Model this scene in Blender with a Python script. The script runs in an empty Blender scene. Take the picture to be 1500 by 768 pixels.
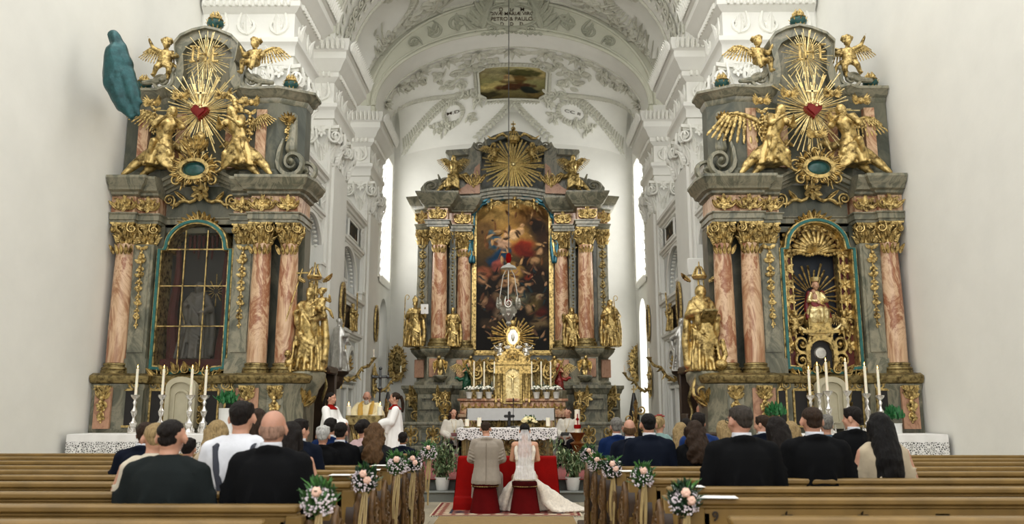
import bpy, bmesh, math, random
import numpy as np
from math import sin, cos, pi, radians as R, sqrt, atan, atan2, tan, hypot
from mathutils import Vector as V, Matrix as M4, Euler, noise as mnoise
F = 1200.0; EYE = V((0.256, 0.0, 1.55))
TILT = atan(216/F); YAW = atan(10/F)
_rot = (M4.Rotation(YAW, 4, 'Z') @ M4.Rotation(pi/2+TILT, 4, 'X')).to_3x3()
def P(px, py, Y):
    """world point on the plane y=Y that stands at photo position px,py"""
    d = _rot @ V(((px-750)/F, (384-py)/F, -1.0))
    t = Y/d.y
    return EYE + d*t
def Q(x, y, z):
    v = _rot.transposed() @ (V((x, y, z))-EYE)
    return (750+F*v.x/-v.z, 384-F*v.y/-v.z)
def PX(px, py, X):
    d = _rot @ V(((px-750)/F, (384-py)/F, -1.0)); return EYE + d*((X-EYE.x)/d.x)
def PZ(px, py, z):
    d = _rot @ V(((px-750)/F, (384-py)/F, -1.0)); return EYE + d*((z-EYE.z)/d.z)
random.seed(7)
COL = bpy.context.scene.collection
# ---------------------------------------------------------------- materials
MATS = {}
def _nt(name):
    m = bpy.data.materials.new(name); m.use_nodes = True
    return m, m.node_tree.nodes, m.node_tree.links, m.node_tree.nodes['Principled BSDF']
def _noise(N, L, scale, detail=4, rough=.6, dist=0, vec=None, dim=None):
    n = N.new('ShaderNodeTexNoise'); n.inputs['Scale'].default_value = scale
    n.inputs['Detail'].default_value = detail; n.inputs['Roughness'].default_value = rough
    n.inputs['Distortion'].default_value = dist
    if vec: L.new(vec, n.inputs['Vector'])
    return n
def _ramp(N, L, fac, stops):
    r = N.new('ShaderNodeValToRGB'); cr = r.color_ramp
    while len(cr.elements) < len(stops): cr.elements.new(.5)
    for e, (p, c) in zip(cr.elements, stops):
        e.position = p; e.color = (*c[:3], 1)
    L.new(fac, r.inputs[0]); return r
def _bump(N, L, bs, h, strength, dist=.02):
    b = N.new('ShaderNodeBump'); b.inputs['Strength'].default_value = strength
    b.inputs['Distance'].default_value = dist
    L.new(h, b.inputs['Height']); L.new(b.outputs[0], bs.inputs['Normal'])
def S(r, g, b):   # srgb 0-255 -> linear
    f = lambda c: (c/255/12.92) if c/255 <= .04045 else ((c/255+.055)/1.055)**2.4
    c = (f(r), f(g), f(b)); lum = .3*c[0]+.6*c[1]+.1*c[2]; k = .66+.34*min(1, max(0, (lum-.3)/.35))
    return tuple(v*k for v in c)
def mat(name, col, rough=.6, metal=0, var=.15, scale=6, bump=0, bscale=30, emis=None, alpha=None, sheen=0, sub=0, spec=None):
    if name in MATS: return MATS[name]
    m, N, L, bs = _nt(name)
    tc = N.new('ShaderNodeTexCoord')
    n = _noise(N, L, scale, 3, vec=tc.outputs['Object'])
    lo = tuple(c*(1-var) for c in col); hi = tuple(min(1, c*(1+var)) for c in col)
    r = _ramp(N, L, n.outputs[0], [(.3, lo), (.7, hi)])
    L.new(r.outputs[0], bs.inputs['Base Color'])
    bs.inputs['Roughness'].default_value = rough; bs.inputs['Metallic'].default_value = metal
    if spec is not None: bs.inputs['Specular IOR Level'].default_value = spec
    if sheen: bs.inputs['Sheen Weight'].default_value = sheen
    if sub: bs.inputs['Subsurface Weight'].default_value = sub; bs.inputs['Subsurface Scale'].default_value = .02
    if bump:
        n2 = _noise(N, L, bscale, 4, vec=tc.outputs['Object']); _bump(N, L, bs, n2.outputs[0], bump)
    if emis:
        bs.inputs['Emission Color'].default_value = (*emis[0], 1); bs.inputs['Emission Strength'].default_value = emis[1]
    if alpha is not None: bs.inputs['Alpha'].default_value = alpha
    MATS[name] = m; return m
def marble(name, stops, scale=1.6, rough=.22, stretch=(1, 1, .6), dist=1.6, vein=None):
    m, N, L, bs = _nt(name)
    tc = N.new('ShaderNodeTexCoord'); mp = N.new('ShaderNodeMapping'); L.new(tc.outputs['Object'], mp.inputs[0])
    mp.inputs['Scale'].default_value = stretch; mp.inputs['Rotation'].default_value = (.5, .6, .3)
    n = _noise(N, L, scale, 8, .65, dist, mp.outputs[0])
    r = _ramp(N, L, n.outputs[0], stops)
    out = r.outputs[0]
    if vein:
        w = N.new('ShaderNodeTexWave'); w.inputs['Scale'].default_value = vein[1]; w.inputs['Distortion'].default_value = 9
        w.inputs['Detail'].default_value = 4; w.inputs['Detail Scale'].default_value = 1.6
        L.new(mp.outputs[0], w.inputs['Vector'])
        rr = _ramp(N, L, w.outputs[0], [(.0, (1,1,1)), (vein[2], (0,0,0)), (1, (0,0,0))])
        mx = N.new('ShaderNodeMix'); mx.data_type = 'RGBA'
        L.new(rr.outputs[0], mx.inputs[0]); L.new(out, mx.inputs[6]); mx.inputs[7].default_value = (*vein[0], 1)
        out = mx.outputs[2]
    L.new(out, bs.inputs['Base Color']); bs.inputs['Roughness'].default_value = rough
    MATS[name] = m; return m
WHITE = mat('white_plaster', S(233, 232, 224), .75, var=.03, scale=1.2, bump=.08, bscale=14)
STUCCO = mat('white_stucco', S(236, 235, 226), .7, var=.05, scale=9)
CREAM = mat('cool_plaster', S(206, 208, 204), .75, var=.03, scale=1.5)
GALLERY_SHADE = mat('gallery_shade_plaster', S(186, 186, 170), .8, var=.03, scale=2)  # shade of the gallery recess put into the plaster colour
GREEN = marble('grey_green_marble', [(.25, S(74, 78, 66)), (.42, S(126, 126, 108)), (.52, S(168, 162, 138)), (.6, S(118, 120, 102)), (.7, S(156, 150, 126)), (.82, S(196, 182, 150))],
               2.2, .3, (1, 1, .5), 1.4)
GREEN2 = marble('dark_green_marble', [(.25, S(50, 56, 48)), (.45, S(90, 94, 82)), (.62, S(132, 130, 110)), (.8, S(74, 78, 68))], 1.3, .3, (1, 1, .6), 1.6)
PINK = marble('salmon_marble', [(.22, S(150, 96, 64)), (.38, S(196, 146, 108)), (.48, S(222, 188, 152)), (.56, S(176, 110, 76)), (.66, S(208, 162, 124)), (.78, S(226, 200, 168))],
              1.7, .3, (1, 1, .45), 2.2)
PINKD = marble('pink_marble_panel', [(.3, S(164, 112, 84)), (.5, S(206, 158, 126)), (.7, S(184, 128, 98))], 4, .35)
def gold_mat(name, col, dark, rough):
    m, N, L, bs = _nt(name)
    tc = N.new('ShaderNodeTexCoord')
    n = _noise(N, L, 12, 5, vec=tc.outputs['Object'])
    r = _ramp(N, L, n.outputs[0], [(.34, dark), (.56, col), (.75, tuple(min(1, c*1.12) for c in col))])
    L.new(r.outputs[0], bs.inputs['Base Color']); bs.inputs['Metallic'].default_value = .8
    r2 = _ramp(N, L, n.outputs[0], [(.3, (rough*1.5,)*3), (.7, (rough*.8,)*3)])
    L.new(r2.outputs[0], bs.inputs['Roughness'])
    n2 = _noise(N, L, 45, 3, vec=tc.outputs['Object']); _bump(N, L, bs, n2.outputs[0], .5, .015)
    MATS[name] = m; return m
GOLD = gold_mat('gilding', S(218, 190, 124), S(96, 74, 38), .34)
GOLDB = gold_mat('bright_gilding', S(250, 232, 176), S(210, 184, 124), .3)
GOLDD = gold_mat('aged_gilding', S(176, 156, 104), S(92, 78, 48), .4)
SILVER = mat('silvering', S(205, 203, 196), .35, .7, var=.2, scale=14, bump=.2)
TEAL = mat('teal_paint', S(44, 120, 116), .4, .1, var=.3, scale=10)
URN = mat('blue_green_glaze', S(40, 92, 88), .3, var=.35, scale=12)
BRONZE = mat('verdigris_bronze', S(44, 92, 94), .35, .45, var=.45, scale=7, bump=.3)
WOOD = mat('golden_oak', S(150, 118, 60), .42, var=.25, scale=3, bump=.05)
WOODD = mat('dark_oak', S(66, 46, 28), .45, var=.3, scale=3)
LINEN = mat('white_linen', S(236, 234, 230), .8, var=.03, scale=8, bump=.1)
RED = mat('red_cloth', S(160, 10, 4), .9, var=.15, scale=3, bump=.15, spec=.15)
DRED = mat('dark_red_velvet', S(100, 12, 14), .8, var=.2, scale=5, sheen=.4)
WAX = mat('ivory_wax', S(244, 236, 214), .45, var=.03, sub=.2)
FLAME = mat('candle_flame', S(255, 210, 120), .5, emis=(S(255, 196, 96), 6))
def painted():
    m, N, L, bs = _nt('painted_canvas')
    a = N.new('ShaderNodeAttribute'); a.attribute_name = 'Col'
    g = N.new('ShaderNodeGamma'); g.inputs[1].default_value = 1.3; L.new(a.outputs['Color'], g.inputs[0]); L.new(g.outputs[0], bs.inputs['Base Color']); bs.inputs['Roughness'].default_value = .7; bs.inputs['Specular IOR Level'].default_value = .2
    MATS['painted_canvas'] = m; return m
PAINT = painted()
# ---------------------------------------------------------------- mesh builder
def T(x=0, y=0, z=0): return M4.Translation((x, y, z))
def Rx(a): return M4.Rotation(a, 4, 'X')
def Ry(a): return M4.Rotation(a, 4, 'Y')
def Rz(a): return M4.Rotation(a, 4, 'Z')
def Sc(x, y=None, z=None):
    if y is None: y = z = x
    return M4.Diagonal((x, y, z, 1))
class MB:
    def __init__(s): s.v = []; s.f = []
    def add(s, vs, fs, m=None):
        o = len(s.v)
        if m is not None: vs = [m @ V(p) for p in vs]
        s.v.extend(tuple(p) for p in vs); s.f.extend(tuple(i+o for i in f) for f in fs); return s
    def put(s, t, m=None): return s.add(t.v, t.f, m)
    def box(s, x0, x1, y0, y1, z0, z1, m=None):
        vs = [(x, y, z) for z in (z0, z1) for y in (y0, y1) for x in (x0, x1)]
        return s.add(vs, [(0,2,3,1),(4,5,7,6),(0,1,5,4),(2,6,7,3),(0,4,6,2),(1,3,7,5)], m)
    def rbox(s, x0, x1, y0, y1, z0, z1, r=.02, m=None):
        """box with chamfered edges"""
        cx, cy, cz = (x0+x1)/2, (y0+y1)/2, (z0+z1)/2; hx, hy, hz = (x1-x0)/2, (y1-y0)/2, (z1-z0)/2
        r = min(r, hx*.9, hy*.9, hz*.9); vs = []; idx = {}
        for a in (-1, 1):
            for b in (-1, 1):
                for c in (-1, 1):
                    for k in range(3):
                        p = [a*hx, b*hy, c*hz]
                        for j, sg in enumerate((a, b, c)):
                            if j != k: p[j] -= sg*r
                        idx[a, b, c, k] = len(vs); vs.append((cx+p[0], cy+p[1], cz+p[2]))
        fs = []
        for a in (-1, 1):
            fs.append([idx[a,b,c,0] for b, c in ((-1,-1),(1,-1),(1,1),(-1,1))][::a])
            fs.append([idx[b,a,c,1] for b, c in ((-1,-1),(-1,1),(1,1),(1,-1))][::a])
            fs.append([idx[b,c,a,2] for b, c in ((-1,-1),(1,-1),(1,1),(-1,1))][::a])
            for b in (-1, 1):
                q = [idx[a,b,-1,0], idx[a,b,-1,1], idx[a,b,1,1], idx[a,b,1,0]]; fs.append(q[::a*b])
                q = [idx[a,-1,b,0], idx[a,1,b,0], idx[a,1,b,2], idx[a,-1,b,2]]; fs.append(q[::a*b])
                q = [idx[-1,a,b,1], idx[-1,a,b,2], idx[1,a,b,2], idx[1,a,b,1]]; fs.append(q[::a*b])
                for c in (-1, 1): fs.append([idx[a,b,c,0], idx[a,b,c,1], idx[a,b,c,2]][::a*b*c])
        return s.add(vs, fs, m)
    def lathe(s, prof, seg=24, m=None, cap=True, fn=None, a0=0, a1=2*pi):
        full = abs(a1-a0-2*pi) < 1e-6; n = seg if full else seg+1
        vs = []; fs = []
        for (r, z) in prof:
            for i in range(n):
                a = a0+(a1-a0)*i/seg; rr = r*(fn(a, z) if fn else 1)
                vs.append((rr*cos(a), rr*sin(a), z))
        for k in range(len(prof)-1):
            for i in range(seg):
                j = (i+1) % n
                fs.append((k*n+i, k*n+j, (k+1)*n+j, (k+1)*n+i))
        if cap and full:
            fs.append(tuple(range(n))[::-1]); fs.append(tuple((len(prof)-1)*n+i for i in range(n)))
        return s.add(vs, fs, m)
    def tube(s, pts, rad, seg=8, m=None, flat=1, up=None, cap=True):
        pts = [V(p) for p in pts]; n = len(pts)
        if not hasattr(rad, '__len__'): rad = [rad]*n
        vs = []; fs = []; prev = None
        for i, p in enumerate(pts):
            t = (pts[min(i+1, n-1)]-pts[max(i-1, 0)])
            t = t.normalized() if t.length > 1e-9 else V((0,0,1))
            if prev is None:
                ref = V(up) if up else (V((0,1,0)) if abs(t.y) < .9 else V((1,0,0)))
                a = (ref - t*ref.dot(t)).normalized()
            else:
                a = (prev - t*prev.dot(t)); a = a.normalized() if a.length > 1e-6 else prev
            prev = a; b = t.cross(a)
            for k in range(seg):
                q = 2*pi*k/seg
                vs.append(p + (a*cos(q)*flat + b*sin(q))*rad[i])
        for i in range(n-1):
            for k in range(seg):
                j = (k+1) % seg
                fs.append((i*seg+k, i*seg+j, (i+1)*seg+j, (i+1)*seg+k))
        if cap: fs.append(tuple(range(seg))[::-1]); fs.append(tuple((n-1)*seg+k for k in range(seg)))
        return s.add(vs, fs, m)
    def ell(s, c, r, m=None, seg=12, rings=8, rot=None):
        if not hasattr(r, '__len__'): r = (r, r, r)
        vs = [(0, 0, -1)]
        for i in range(1, rings):
            a = -pi/2+pi*i/rings
            vs += [(cos(a)*cos(2*pi*k/seg), cos(a)*sin(2*pi*k/seg), sin(a)) for k in range(seg)]
        vs.append((0, 0, 1)); fs = []
        for k in range(seg): fs.append((0, 1+(k+1) % seg, 1+k))
        for i in range(rings-2):
            for k in range(seg):
                a = 1+i*seg; j = (k+1) % seg
                fs.append((a+k, a+j, a+seg+j, a+seg+k))
        top = len(vs)-1; a = 1+(rings-2)*seg
        for k in range(seg): fs.append((a+k, a+(k+1) % seg, top))
        mm = T(*c) @ (rot.to_4x4() if rot else M4()) @ Sc(*r)
        if m is not None: mm = m @ mm
        return s.add(vs, fs, mm)
    def cap(s, a, b, ra, rb, seg=10, m=None):
        """capsule between two points with two radii (closed)"""
        a = V(a); b = V(b); d = b-a; L = d.length or 1e-6; t = d/L
        pts = []; rad = []
        for k in range(4): q = pi/2*(k/4); pts.append(a - t*ra*cos(q)); rad.append(max(ra*sin(q), ra*.02))
        for k in range(5): pts.append(a+d*k/4); rad.append(ra+(rb-ra)*k/4)
        for k in range(1, 5): q = pi/2*(k/4); pts.append(b + t*rb*sin(q)); rad.append(max(rb*cos(q), rb*.02))
        return s.tube(pts, rad, seg, m)
    def chain(s, pts, rad, seg=10, m=None):
        for i in range(len(pts)-1): s.cap(pts[i], pts[i+1], rad[i], rad[i+1], seg, m)
        return s
    def prism(s, poly, y0, y1, m=None, bev=0):
        """polygon in x,z extruded along y (y0 nearer the viewer)"""
        n = len(poly); ar = sum(poly[i][0]*poly[(i+1)%n][1]-poly[(i+1)%n][0]*poly[i][1] for i in range(n))
        if ar < 0: poly = poly[::-1]
        vs = [(x, y0, z) for x, z in poly]+[(x, y1, z) for x, z in poly]
        fs = [tuple(range(n)), tuple(range(n, 2*n))[::-1]]
        for i in range(n):
            j = (i+1) % n; fs.append((i, i+n, j+n, j))
        return s.add(vs, fs, m)
    def ring(s, outer, inner, y0, y1, m=None, closed=True):
        """frame between two outlines with equal point counts (x,z), extruded in y"""
        n = len(outer); vs = [(x, y, z) for y in (y0, y1) for pl in (outer, inner) for x, z in pl]; fs = []
        for i in range(n if closed else n-1):
            j = (i+1) % n
            fs += [(i, j, n+j, n+i), (2*n+i, 3*n+i, 3*n+j, 2*n+j), (i, 2*n+i, 2*n+j, j), (n+i, n+j, 3*n+j, 3*n+i)]
        return s.add(vs, fs, m)
    def grid(s, fn, nu, nv, m=None):
        vs = [fn(i/nu, j/nv) for j in range(nv+1) for i in range(nu+1)]
        fs = [(j*(nu+1)+i, j*(nu+1)+i+1, (j+1)*(nu+1)+i+1, (j+1)*(nu+1)+i) for j in range(nv) for i in range(nu)]
        return s.add(vs, fs, m)
    def sweep(s, path, prof, side=1, closed=False, m=None, ends=True):
        """plan path [(x,y)], profile [(offset,z)] pushed out to the path's right (side=1) with mitred corners"""
        n = len(path); k = len(prof); vs = []; fs = []
        def nrm(a, b):
            d = V((b[0]-a[0], b[1]-a[1])); d.normalize(); return V((d.y, -d.x))*side
        for i in range(n):
            if closed or 0 < i < n-1:
                n1 = nrm(path[i-1], path[i]); n2 = nrm(path[i], path[(i+1) % n])
                mt = (n1+n2); dn = 1+n1.dot(n2); mt = mt/max(dn, .35)
            else: mt = nrm(path[0], path[1]) if i == 0 else nrm(path[-2], path[-1])
            for o, z in prof: vs.append((path[i][0]+mt.x*o, path[i][1]+mt.y*o, z))
        for i in range(n if closed else n-1):
            for j in range(k-1):
                a = i*k+j; b = ((i+1) % n)*k+j
                fs.append((a, b, b+1, a+1) if side > 0 else (a, a+1, b+1, b))
        if ends and not closed:
            fs.append(tuple(range(k))[::1 if side < 0 else -1][::-1]); fs.append(tuple((n-1)*k+j for j in range(k))[::-1 if side<0 else 1][::-1])
        return s.add(vs, fs, m)
    def mesh(s, name, sharp=38):
        me = bpy.data.meshes.new(name); me.from_pydata(s.v, [], s.f); me.update()
        for p in me.polygons: p.use_smooth = True
        if sharp < 180: me.set_sharp_from_angle(angle=R(sharp))
        return me
    def obj(s, name, material, parent=None, sharp=38, loc=None):
        me = s.mesh(name, sharp); me.materials.append(material)
        return link(name, me, parent, loc)
def link(name, me, parent=None, loc=None):
    o = bpy.data.objects.new(name, me); COL.objects.link(o)
    if parent: o.parent = parent
    if loc is not None: o.location = loc
    return o
def fixn(o):
    bm = bmesh.new(); bm.from_mesh(o.data); bmesh.ops.recalc_face_normals(bm, faces=bm.faces); bm.to_mesh(o.data); bm.free(); return o
def thing(name, label, cat, loc=(0, 0, 0), rz=0, group=None):
    o = bpy.data.objects.new(name, None); COL.objects.link(o); o.location = loc; o.rotation_euler = (0, 0, rz)
    o.empty_display_size = .1
    return tag(o, label, cat, group)
def tag(o, label, cat, group=None, kind=None):
    if label: o['label'] = label
    if cat: o['category'] = cat
    if group: o['group'] = group
    if kind: o['kind'] = kind
    return o
def struct(o, label=None):
    o['kind'] = 'structure'
    if label: o['label'] = label
    return o
def dup(root, loc=None, rz=None, label=None, group=None, scale=None):
    r = root.copy(); COL.objects.link(r)
    if loc is not None: r.location = loc
    if rz is not None: r.rotation_euler = (0, 0, rz)
    if scale is not None: r.scale = scale if hasattr(scale, '__len__') else (scale,)*3
    if label: r['label'] = label
    if group: r['group'] = group
    for ch in [c for c in root.children]:
        c = ch.copy(); COL.objects.link(c); c.parent = r
        for g in ch.children:
            d = g.copy(); COL.objects.link(d); d.parent = c
    return r
def remesh(b, voxel=.015, smooth=2, noise=None):
    """merge closed shapes into ONE continuous skin; returns mesh data"""
    me = bpy.data.meshes.new('sk'); me.from_pydata([tuple(p) for p in b.v], [], b.f); me.update()
    o = bpy.data.objects.new('sk', me); COL.objects.link(o)
    md = o.modifiers.new('r', 'REMESH'); md.mode = 'VOXEL'; md.voxel_size = voxel; md.adaptivity = 0
    if smooth:
        sm = o.modifiers.new('s', 'SMOOTH'); sm.iterations = smooth; sm.factor = .5
    dg = bpy.context.evaluated_depsgraph_get(); dg.update()
    out = bpy.data.meshes.new_from_object(o.evaluated_get(dg))
    bpy.data.objects.remove(o); bpy.data.meshes.remove(me)
    if noise:
        amp, fr = noise
        n = len(out.vertices); co = np.empty(n*3, 'f'); nr = np.empty(n*3, 'f')
        out.vertices.foreach_get('co', co); out.vertex_normals.foreach_get('vector', nr)
        co = co.reshape(-1, 3); nr = nr.reshape(-1, 3)
        d = np.array([mnoise.noise(V((p[0]*fr, p[1]*fr, p[2]*fr*.5))) for p in co])
        co = co+nr*(d*amp)[:, None]; out.vertices.foreach_set('co', co.astype('f').ravel()); out.update()
    for p in out.polygons: p.use_smooth = True
    return out
def skin(b, name, material, parent=None, voxel=.015, smooth=2, noise=None, loc=None):
    me = remesh(b, voxel, smooth, noise); me.name = name; me.materials.clear(); me.materials.append(material)
    return link(name, me, parent, loc)
# ---------------------------------------------------------------- ornament templates (unit size, face -y)
def t_leaf(lobes=5, curl=.35, w=.5):
    b = MB(); nu, nv = 6, 10
    def fn(u, v):
        x = (u-.5)*2; env = (sin(pi*min(1, v*.92+.06))**.6)*(1-.25*v)
        lob = 1-.22*abs(sin(v*pi*lobes))*abs(x)
        return (x*w*env*lob, -(.16*(1-x*x)*env+curl*v**3)-.03*cos(x*pi*3)*env, v*(1-.12*curl*v)*1.0)
    b.grid(fn, nu, nv); return b
LEAF = t_leaf(); LEAF0 = t_leaf(5, .06, .42)
def t_scroll(turns=1.6, seg=5, n=26, flat=.6):
    """spiral in x,z with a stem leaving downwards"""
    b = MB(); pts = []; rad = []
    for i in range(n):
        t = i/(n-1); a = -pi/2*0+t*turns*2*pi; r = .5*(1-t)**.9+.05
        pts.append((r*cos(a+pi), 0, r*sin(a+pi))); rad.append(.13*(1-t*.6))
    pts = [(-.5+.12, 0, .9), (-.5, 0, .45)]+pts; rad = [.05, .11]+rad
    b.tube(pts, rad, seg, flat=flat, up=(0, 1, 0)); b.ell((0, -.03, 0), (.13, .12, .13), seg=8, rings=5)
    return b
SCR = t_scroll()
def t_flower(n=6):
    b = MB(); b.ell((0, -.1, 0), (.2, .16, .2), seg=8, rings=5)
    for k in range(n): b.put(LEAF, Ry(2*pi*k/n) @ T(0, 0, .1) @ Sc(.7, .6, .85))
    return b
ROSE = t_flower()
def t_capital():
    """composite capital, 1 wide x 1 tall, square plan, z 0..1"""
    b = MB()
    b.lathe([(.33, 0), (.37, .03), (.37, .06), (.33, .08), (.34, .5), (.42, .8), (.46, .86)], 16)
    for row, (z, h, r, n, off) in enumerate([(.06, .42, .35, 8, 0), (.26, .48, .36, 8, .5)]):
        for k in range(n):
            a = 2*pi*(k+off)/n
            b.put(LEAF, Rz(a) @ T(0, -r, z) @ Sc(.3, .75, h))
    for k in range(4):
        a = pi/2*k
        for sx in (-1, 1):
            b.put(SCR, Rz(a) @ T(sx*.4, -.47, .72) @ Rz(sx*.35) @ Sc(sx*.32, .8, .32))
        b.put(ROSE, Rz(a) @ T(0, -.48, .84) @ Sc(.16))
        b.put(LEAF, Rz(a+pi/4) @ T(0, -.4, .4) @ Sc(.3, .6, .4))
    q = []
    for k in range(4):
        for x in (-.5, -.25, 0, .25): q.append(tuple((Rz(pi/2*k) @ V((x, -.5+.09*cos(x*pi), 0)))[:2]))
    for z0, z1, s in ((.86, .92, .96), (.92, 1.0, 1.08)):
        n = len(q); vs = [(x*s, y*s, z0) for x, y in q]+[(x*s, y*s, z1) for x, y in q]
        b.add(vs, [tuple(range(n))[::-1], tuple(range(n, 2*n))]+[(i, (i+1) % n, n+(i+1) % n, n+i) for i in range(n)])
    return b
CAPT = t_capital()
def cap_at(b, x, y, z, w, h, d=None): b.put(CAPT, T(x, y, z) @ Sc(w, d or w, h))
def base_prof(r, h):   # attic base, from 0 to h
    return [(r*1.38, 0), (r*1.38, h*.28), (r*1.3, h*.3), (r*1.36, h*.42), (r*1.3, h*.56), (r*1.14, h*.62), (r*1.12, h*.74), (r*1.2, h*.8), (r*1.17, h*.93), (r*1.04, h)]
def garland(b, x0, z0, x1, z1, sag, y, r, n=9, seed=0):
    rnd = random.Random(seed); b.tube([(x0+(x1-x0)*i/n, y+.005, z0+(z1-z0)*i/n-sag*4*(i/n)*(1-i/n)) for i in range(n+1)], r*.5, 6)
    for i in range(n+1):
        t = i/n; x = x0+(x1-x0)*t; z = z0+(z1-z0)*t-sag*4*t*(1-t); s = r*(.7+.6*sin(pi*t))*rnd.uniform(.85, 1.15)
        b.ell((x, y, z), (s, s*.8, s), seg=7, rings=5)
        for k in (0, 1): b.put(LEAF, T(x, y-s*.4, z) @ Ry(rnd.uniform(0, 6.28)) @ Sc(s*1.3, s*.7, s*2))
def drop(b, x, y, z0, z1, w, n=10, seed=0):
    """hanging garland of leaves and fruit from z1 down to z0"""
    rnd = random.Random(seed); b.tube([(x, y+.01, z1+w*.3), (x, y+.01, z0)], w*.12, 6)
    for i in range(n):
        t = i/n; z = z1+(z0-z1)*t; s = w*(1.05-.5*t)
        for sg in (-1, 1):
            b.put(LEAF, T(x+sg*s*.12, y, z) @ Ry(sg*(.9+rnd.uniform(-.3, .3)) + (pi if i % 3 else 0)) @ Sc(s*.7, s*.45, s*.95))
        b.ell((x+rnd.uniform(-.12, .12)*w, y-.16*w, z), (s*.26, s*.26, s*.28), seg=7, rings=5)
def scrollwork_(b, x, z, w, h, y, seed=0, mirror=True, dens=1):
    """symmetrical acanthus ornament filling w x h, on plane y"""
    rnd = random.Random(seed)
    s = min(w/2, h)*.6
    for sg in ((-1, 1) if mirror else (1,)):
        n = max(1, int(round(w/2/s*1.1))) if w > h else 1
        m = max(1, int(round(h/s/1.5))) if h >= w else 1
        for i in range(n):
            for j in range(m):
                cx = x+sg*(w/2)*((i+.6)/n)*.85; cz = z-h/2+h*(j+.5)/m
                fl = 1 if (i+j) % 2 == 0 else -1
                b.put(SCR, T(cx, y, cz) @ Sc(sg*s*.75, s*.5, fl*s*.75))
                for k in range(int(2*dens)): b.put(LEAF, T(cx+sg*s*.2, y, cz) @ Ry(rnd.uniform(0, 6.28)) @ Sc(s*.4, s*.3, s*.6))
    if mirror: b.put(ROSE, T(x, y, z) @ Sc(s*.5))
def rays(b, cx, cz, y, n, r0, rmax, rmin=.6, w=.03, seed=0, asp=(1, 1), up=1.0):
    """gilded ray burst: long tapering wedges in bundles"""
    rnd = random.Random(seed)
    for i in range(n):
        a = 2*pi*i/n+rnd.uniform(-.04, .04); L = rmax*(rmin+(1-rmin)*(.5+.5*cos(i*pi*.7))*rnd.uniform(.8, 1))
        dx, dz = cos(a)*asp[0], sin(a)*asp[1]
        if dz > 0: dz *= up
        px, pz = -sin(a), cos(a); yy = y-rnd.uniform(0, .03)
        vs = []
        for (rr, ww) in ((r0, w*.5), (L, w)):
            X, Z = cx+dx*rr, cz+dz*rr
            vs += [(X-px*ww, yy, Z-pz*ww), (X, yy-ww*.9, Z), (X+px*ww, yy, Z+pz*ww), (X, yy+.012, Z)]
        b.add(vs, [(0, 4, 5, 1), (1, 5, 6, 2), (2, 6, 7, 3), (3, 7, 4, 0), (4, 7, 6, 5), (0, 1, 2, 3)])
# ---------------------------------------------------------------- painted panels (a picture's own pigments)
def picture(name, w, h, blobs, bg, parent=None, loc=(0, 0, 0), res=.05, outline=None, seed=0, grain=.12, rz=None, mtx=None, fn=None):
    """flat canvas facing -y; blobs: (x,z,rx,rz,angle,colour,soft) in 0..1 of w,h, z up"""
    nu = max(8, int(w/res)); nv = max(8, int(h/res))
    xs = np.linspace(0, 1, nu+1); zs = np.linspace(0, 1, nv+1); X, Z = np.meshgrid(xs, zs)
    top, mid, bot = [np.array(c) for c in bg]
    t = Z[..., None]
    c = np.where(t > .5, mid+(top-mid)*(t-.5)*2, bot+(mid-bot)*t*2)
    rn = np.random.RandomState(seed)
    def nz(fx, fz):
        g = np.zeros_like(X)
        for k in range(5):
            a, p1, p2 = rn.uniform(0, 6.28), rn.uniform(0, 6.28), rn.uniform(.6, 2.2)
            g += np.sin((X*w*cos(a)*fx+Z*h*sin(a)*fz)*p2+p1+2*np.sin(Z*h*fx*.7+p1))
        return g/5
    sc_ = 1/max(w, h)*3
    wx = .022*nz(7*sc_, 7*sc_)*3/w+.012*nz(17*sc_, 15*sc_)*3/w; wz = .022*nz(7*sc_, 7*sc_)*3/h+.012*nz(15*sc_, 17*sc_)*3/h
    XW, ZW = X+wx*w*.33, Z+wz*h*.33; wob = nz(9*sc_, 9*sc_)*.12
    for (bx, bz, rx, rz_, an, col, soft) in blobs:
        dx = (XW-bx)*w; dz = (ZW-bz)*h; rx_, rzz = rx*w, rz_*h
        u = (dx*cos(an)+dz*sin(an))/rx_; v = (-dx*sin(an)+dz*cos(an))/rzz
        d = np.sqrt(u*u+v*v)+wob*3
        k = np.clip((1-d)/max(soft, .01)+.5, 0, 1)[..., None]
        tone = (1+.3*np.clip(v*.8+u*.3, -1, 1)+.16*np.sin(v*5+u*2+wob*12+rn.uniform(0, 6)))[..., None]
        c = c*(1-k)+np.clip(np.array(col)*tone, 0, 1)*k
    c = np.clip(c*(1+grain*nz(14, 14)[..., None]+grain*.6*rn.randn(*X.shape)[..., None]), 0, 1)
    vs = [((x-.5)*w, 0, z*h) for z in zs for x in xs]
    if fn: vs = [fn(*p) for p in vs]
    if mtx: vs = [tuple(mtx @ V(p)) for p in vs]
    keep = []
    for j in range(nv):
        for i in range(nu):
            if outline is None or outline((xs[i]+xs[i+1])/2, (zs[j]+zs[j+1])/2):
                keep.append((j*(nu+1)+i, j*(nu+1)+i+1, (j+1)*(nu+1)+i+1, (j+1)*(nu+1)+i))
    me = bpy.data.meshes.new(name); me.from_pydata(vs, [], keep); me.update()
    at = me.color_attributes.new('Col', 'FLOAT_COLOR', 'POINT')
    arr = np.ones((len(vs), 4), 'f'); arr[:, :3] = c.reshape(-1, 3); at.data.foreach_set('color', arr.ravel())
    me.materials.append(PAINT)
    return link(name, me, parent, loc)
_font = None
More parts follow.
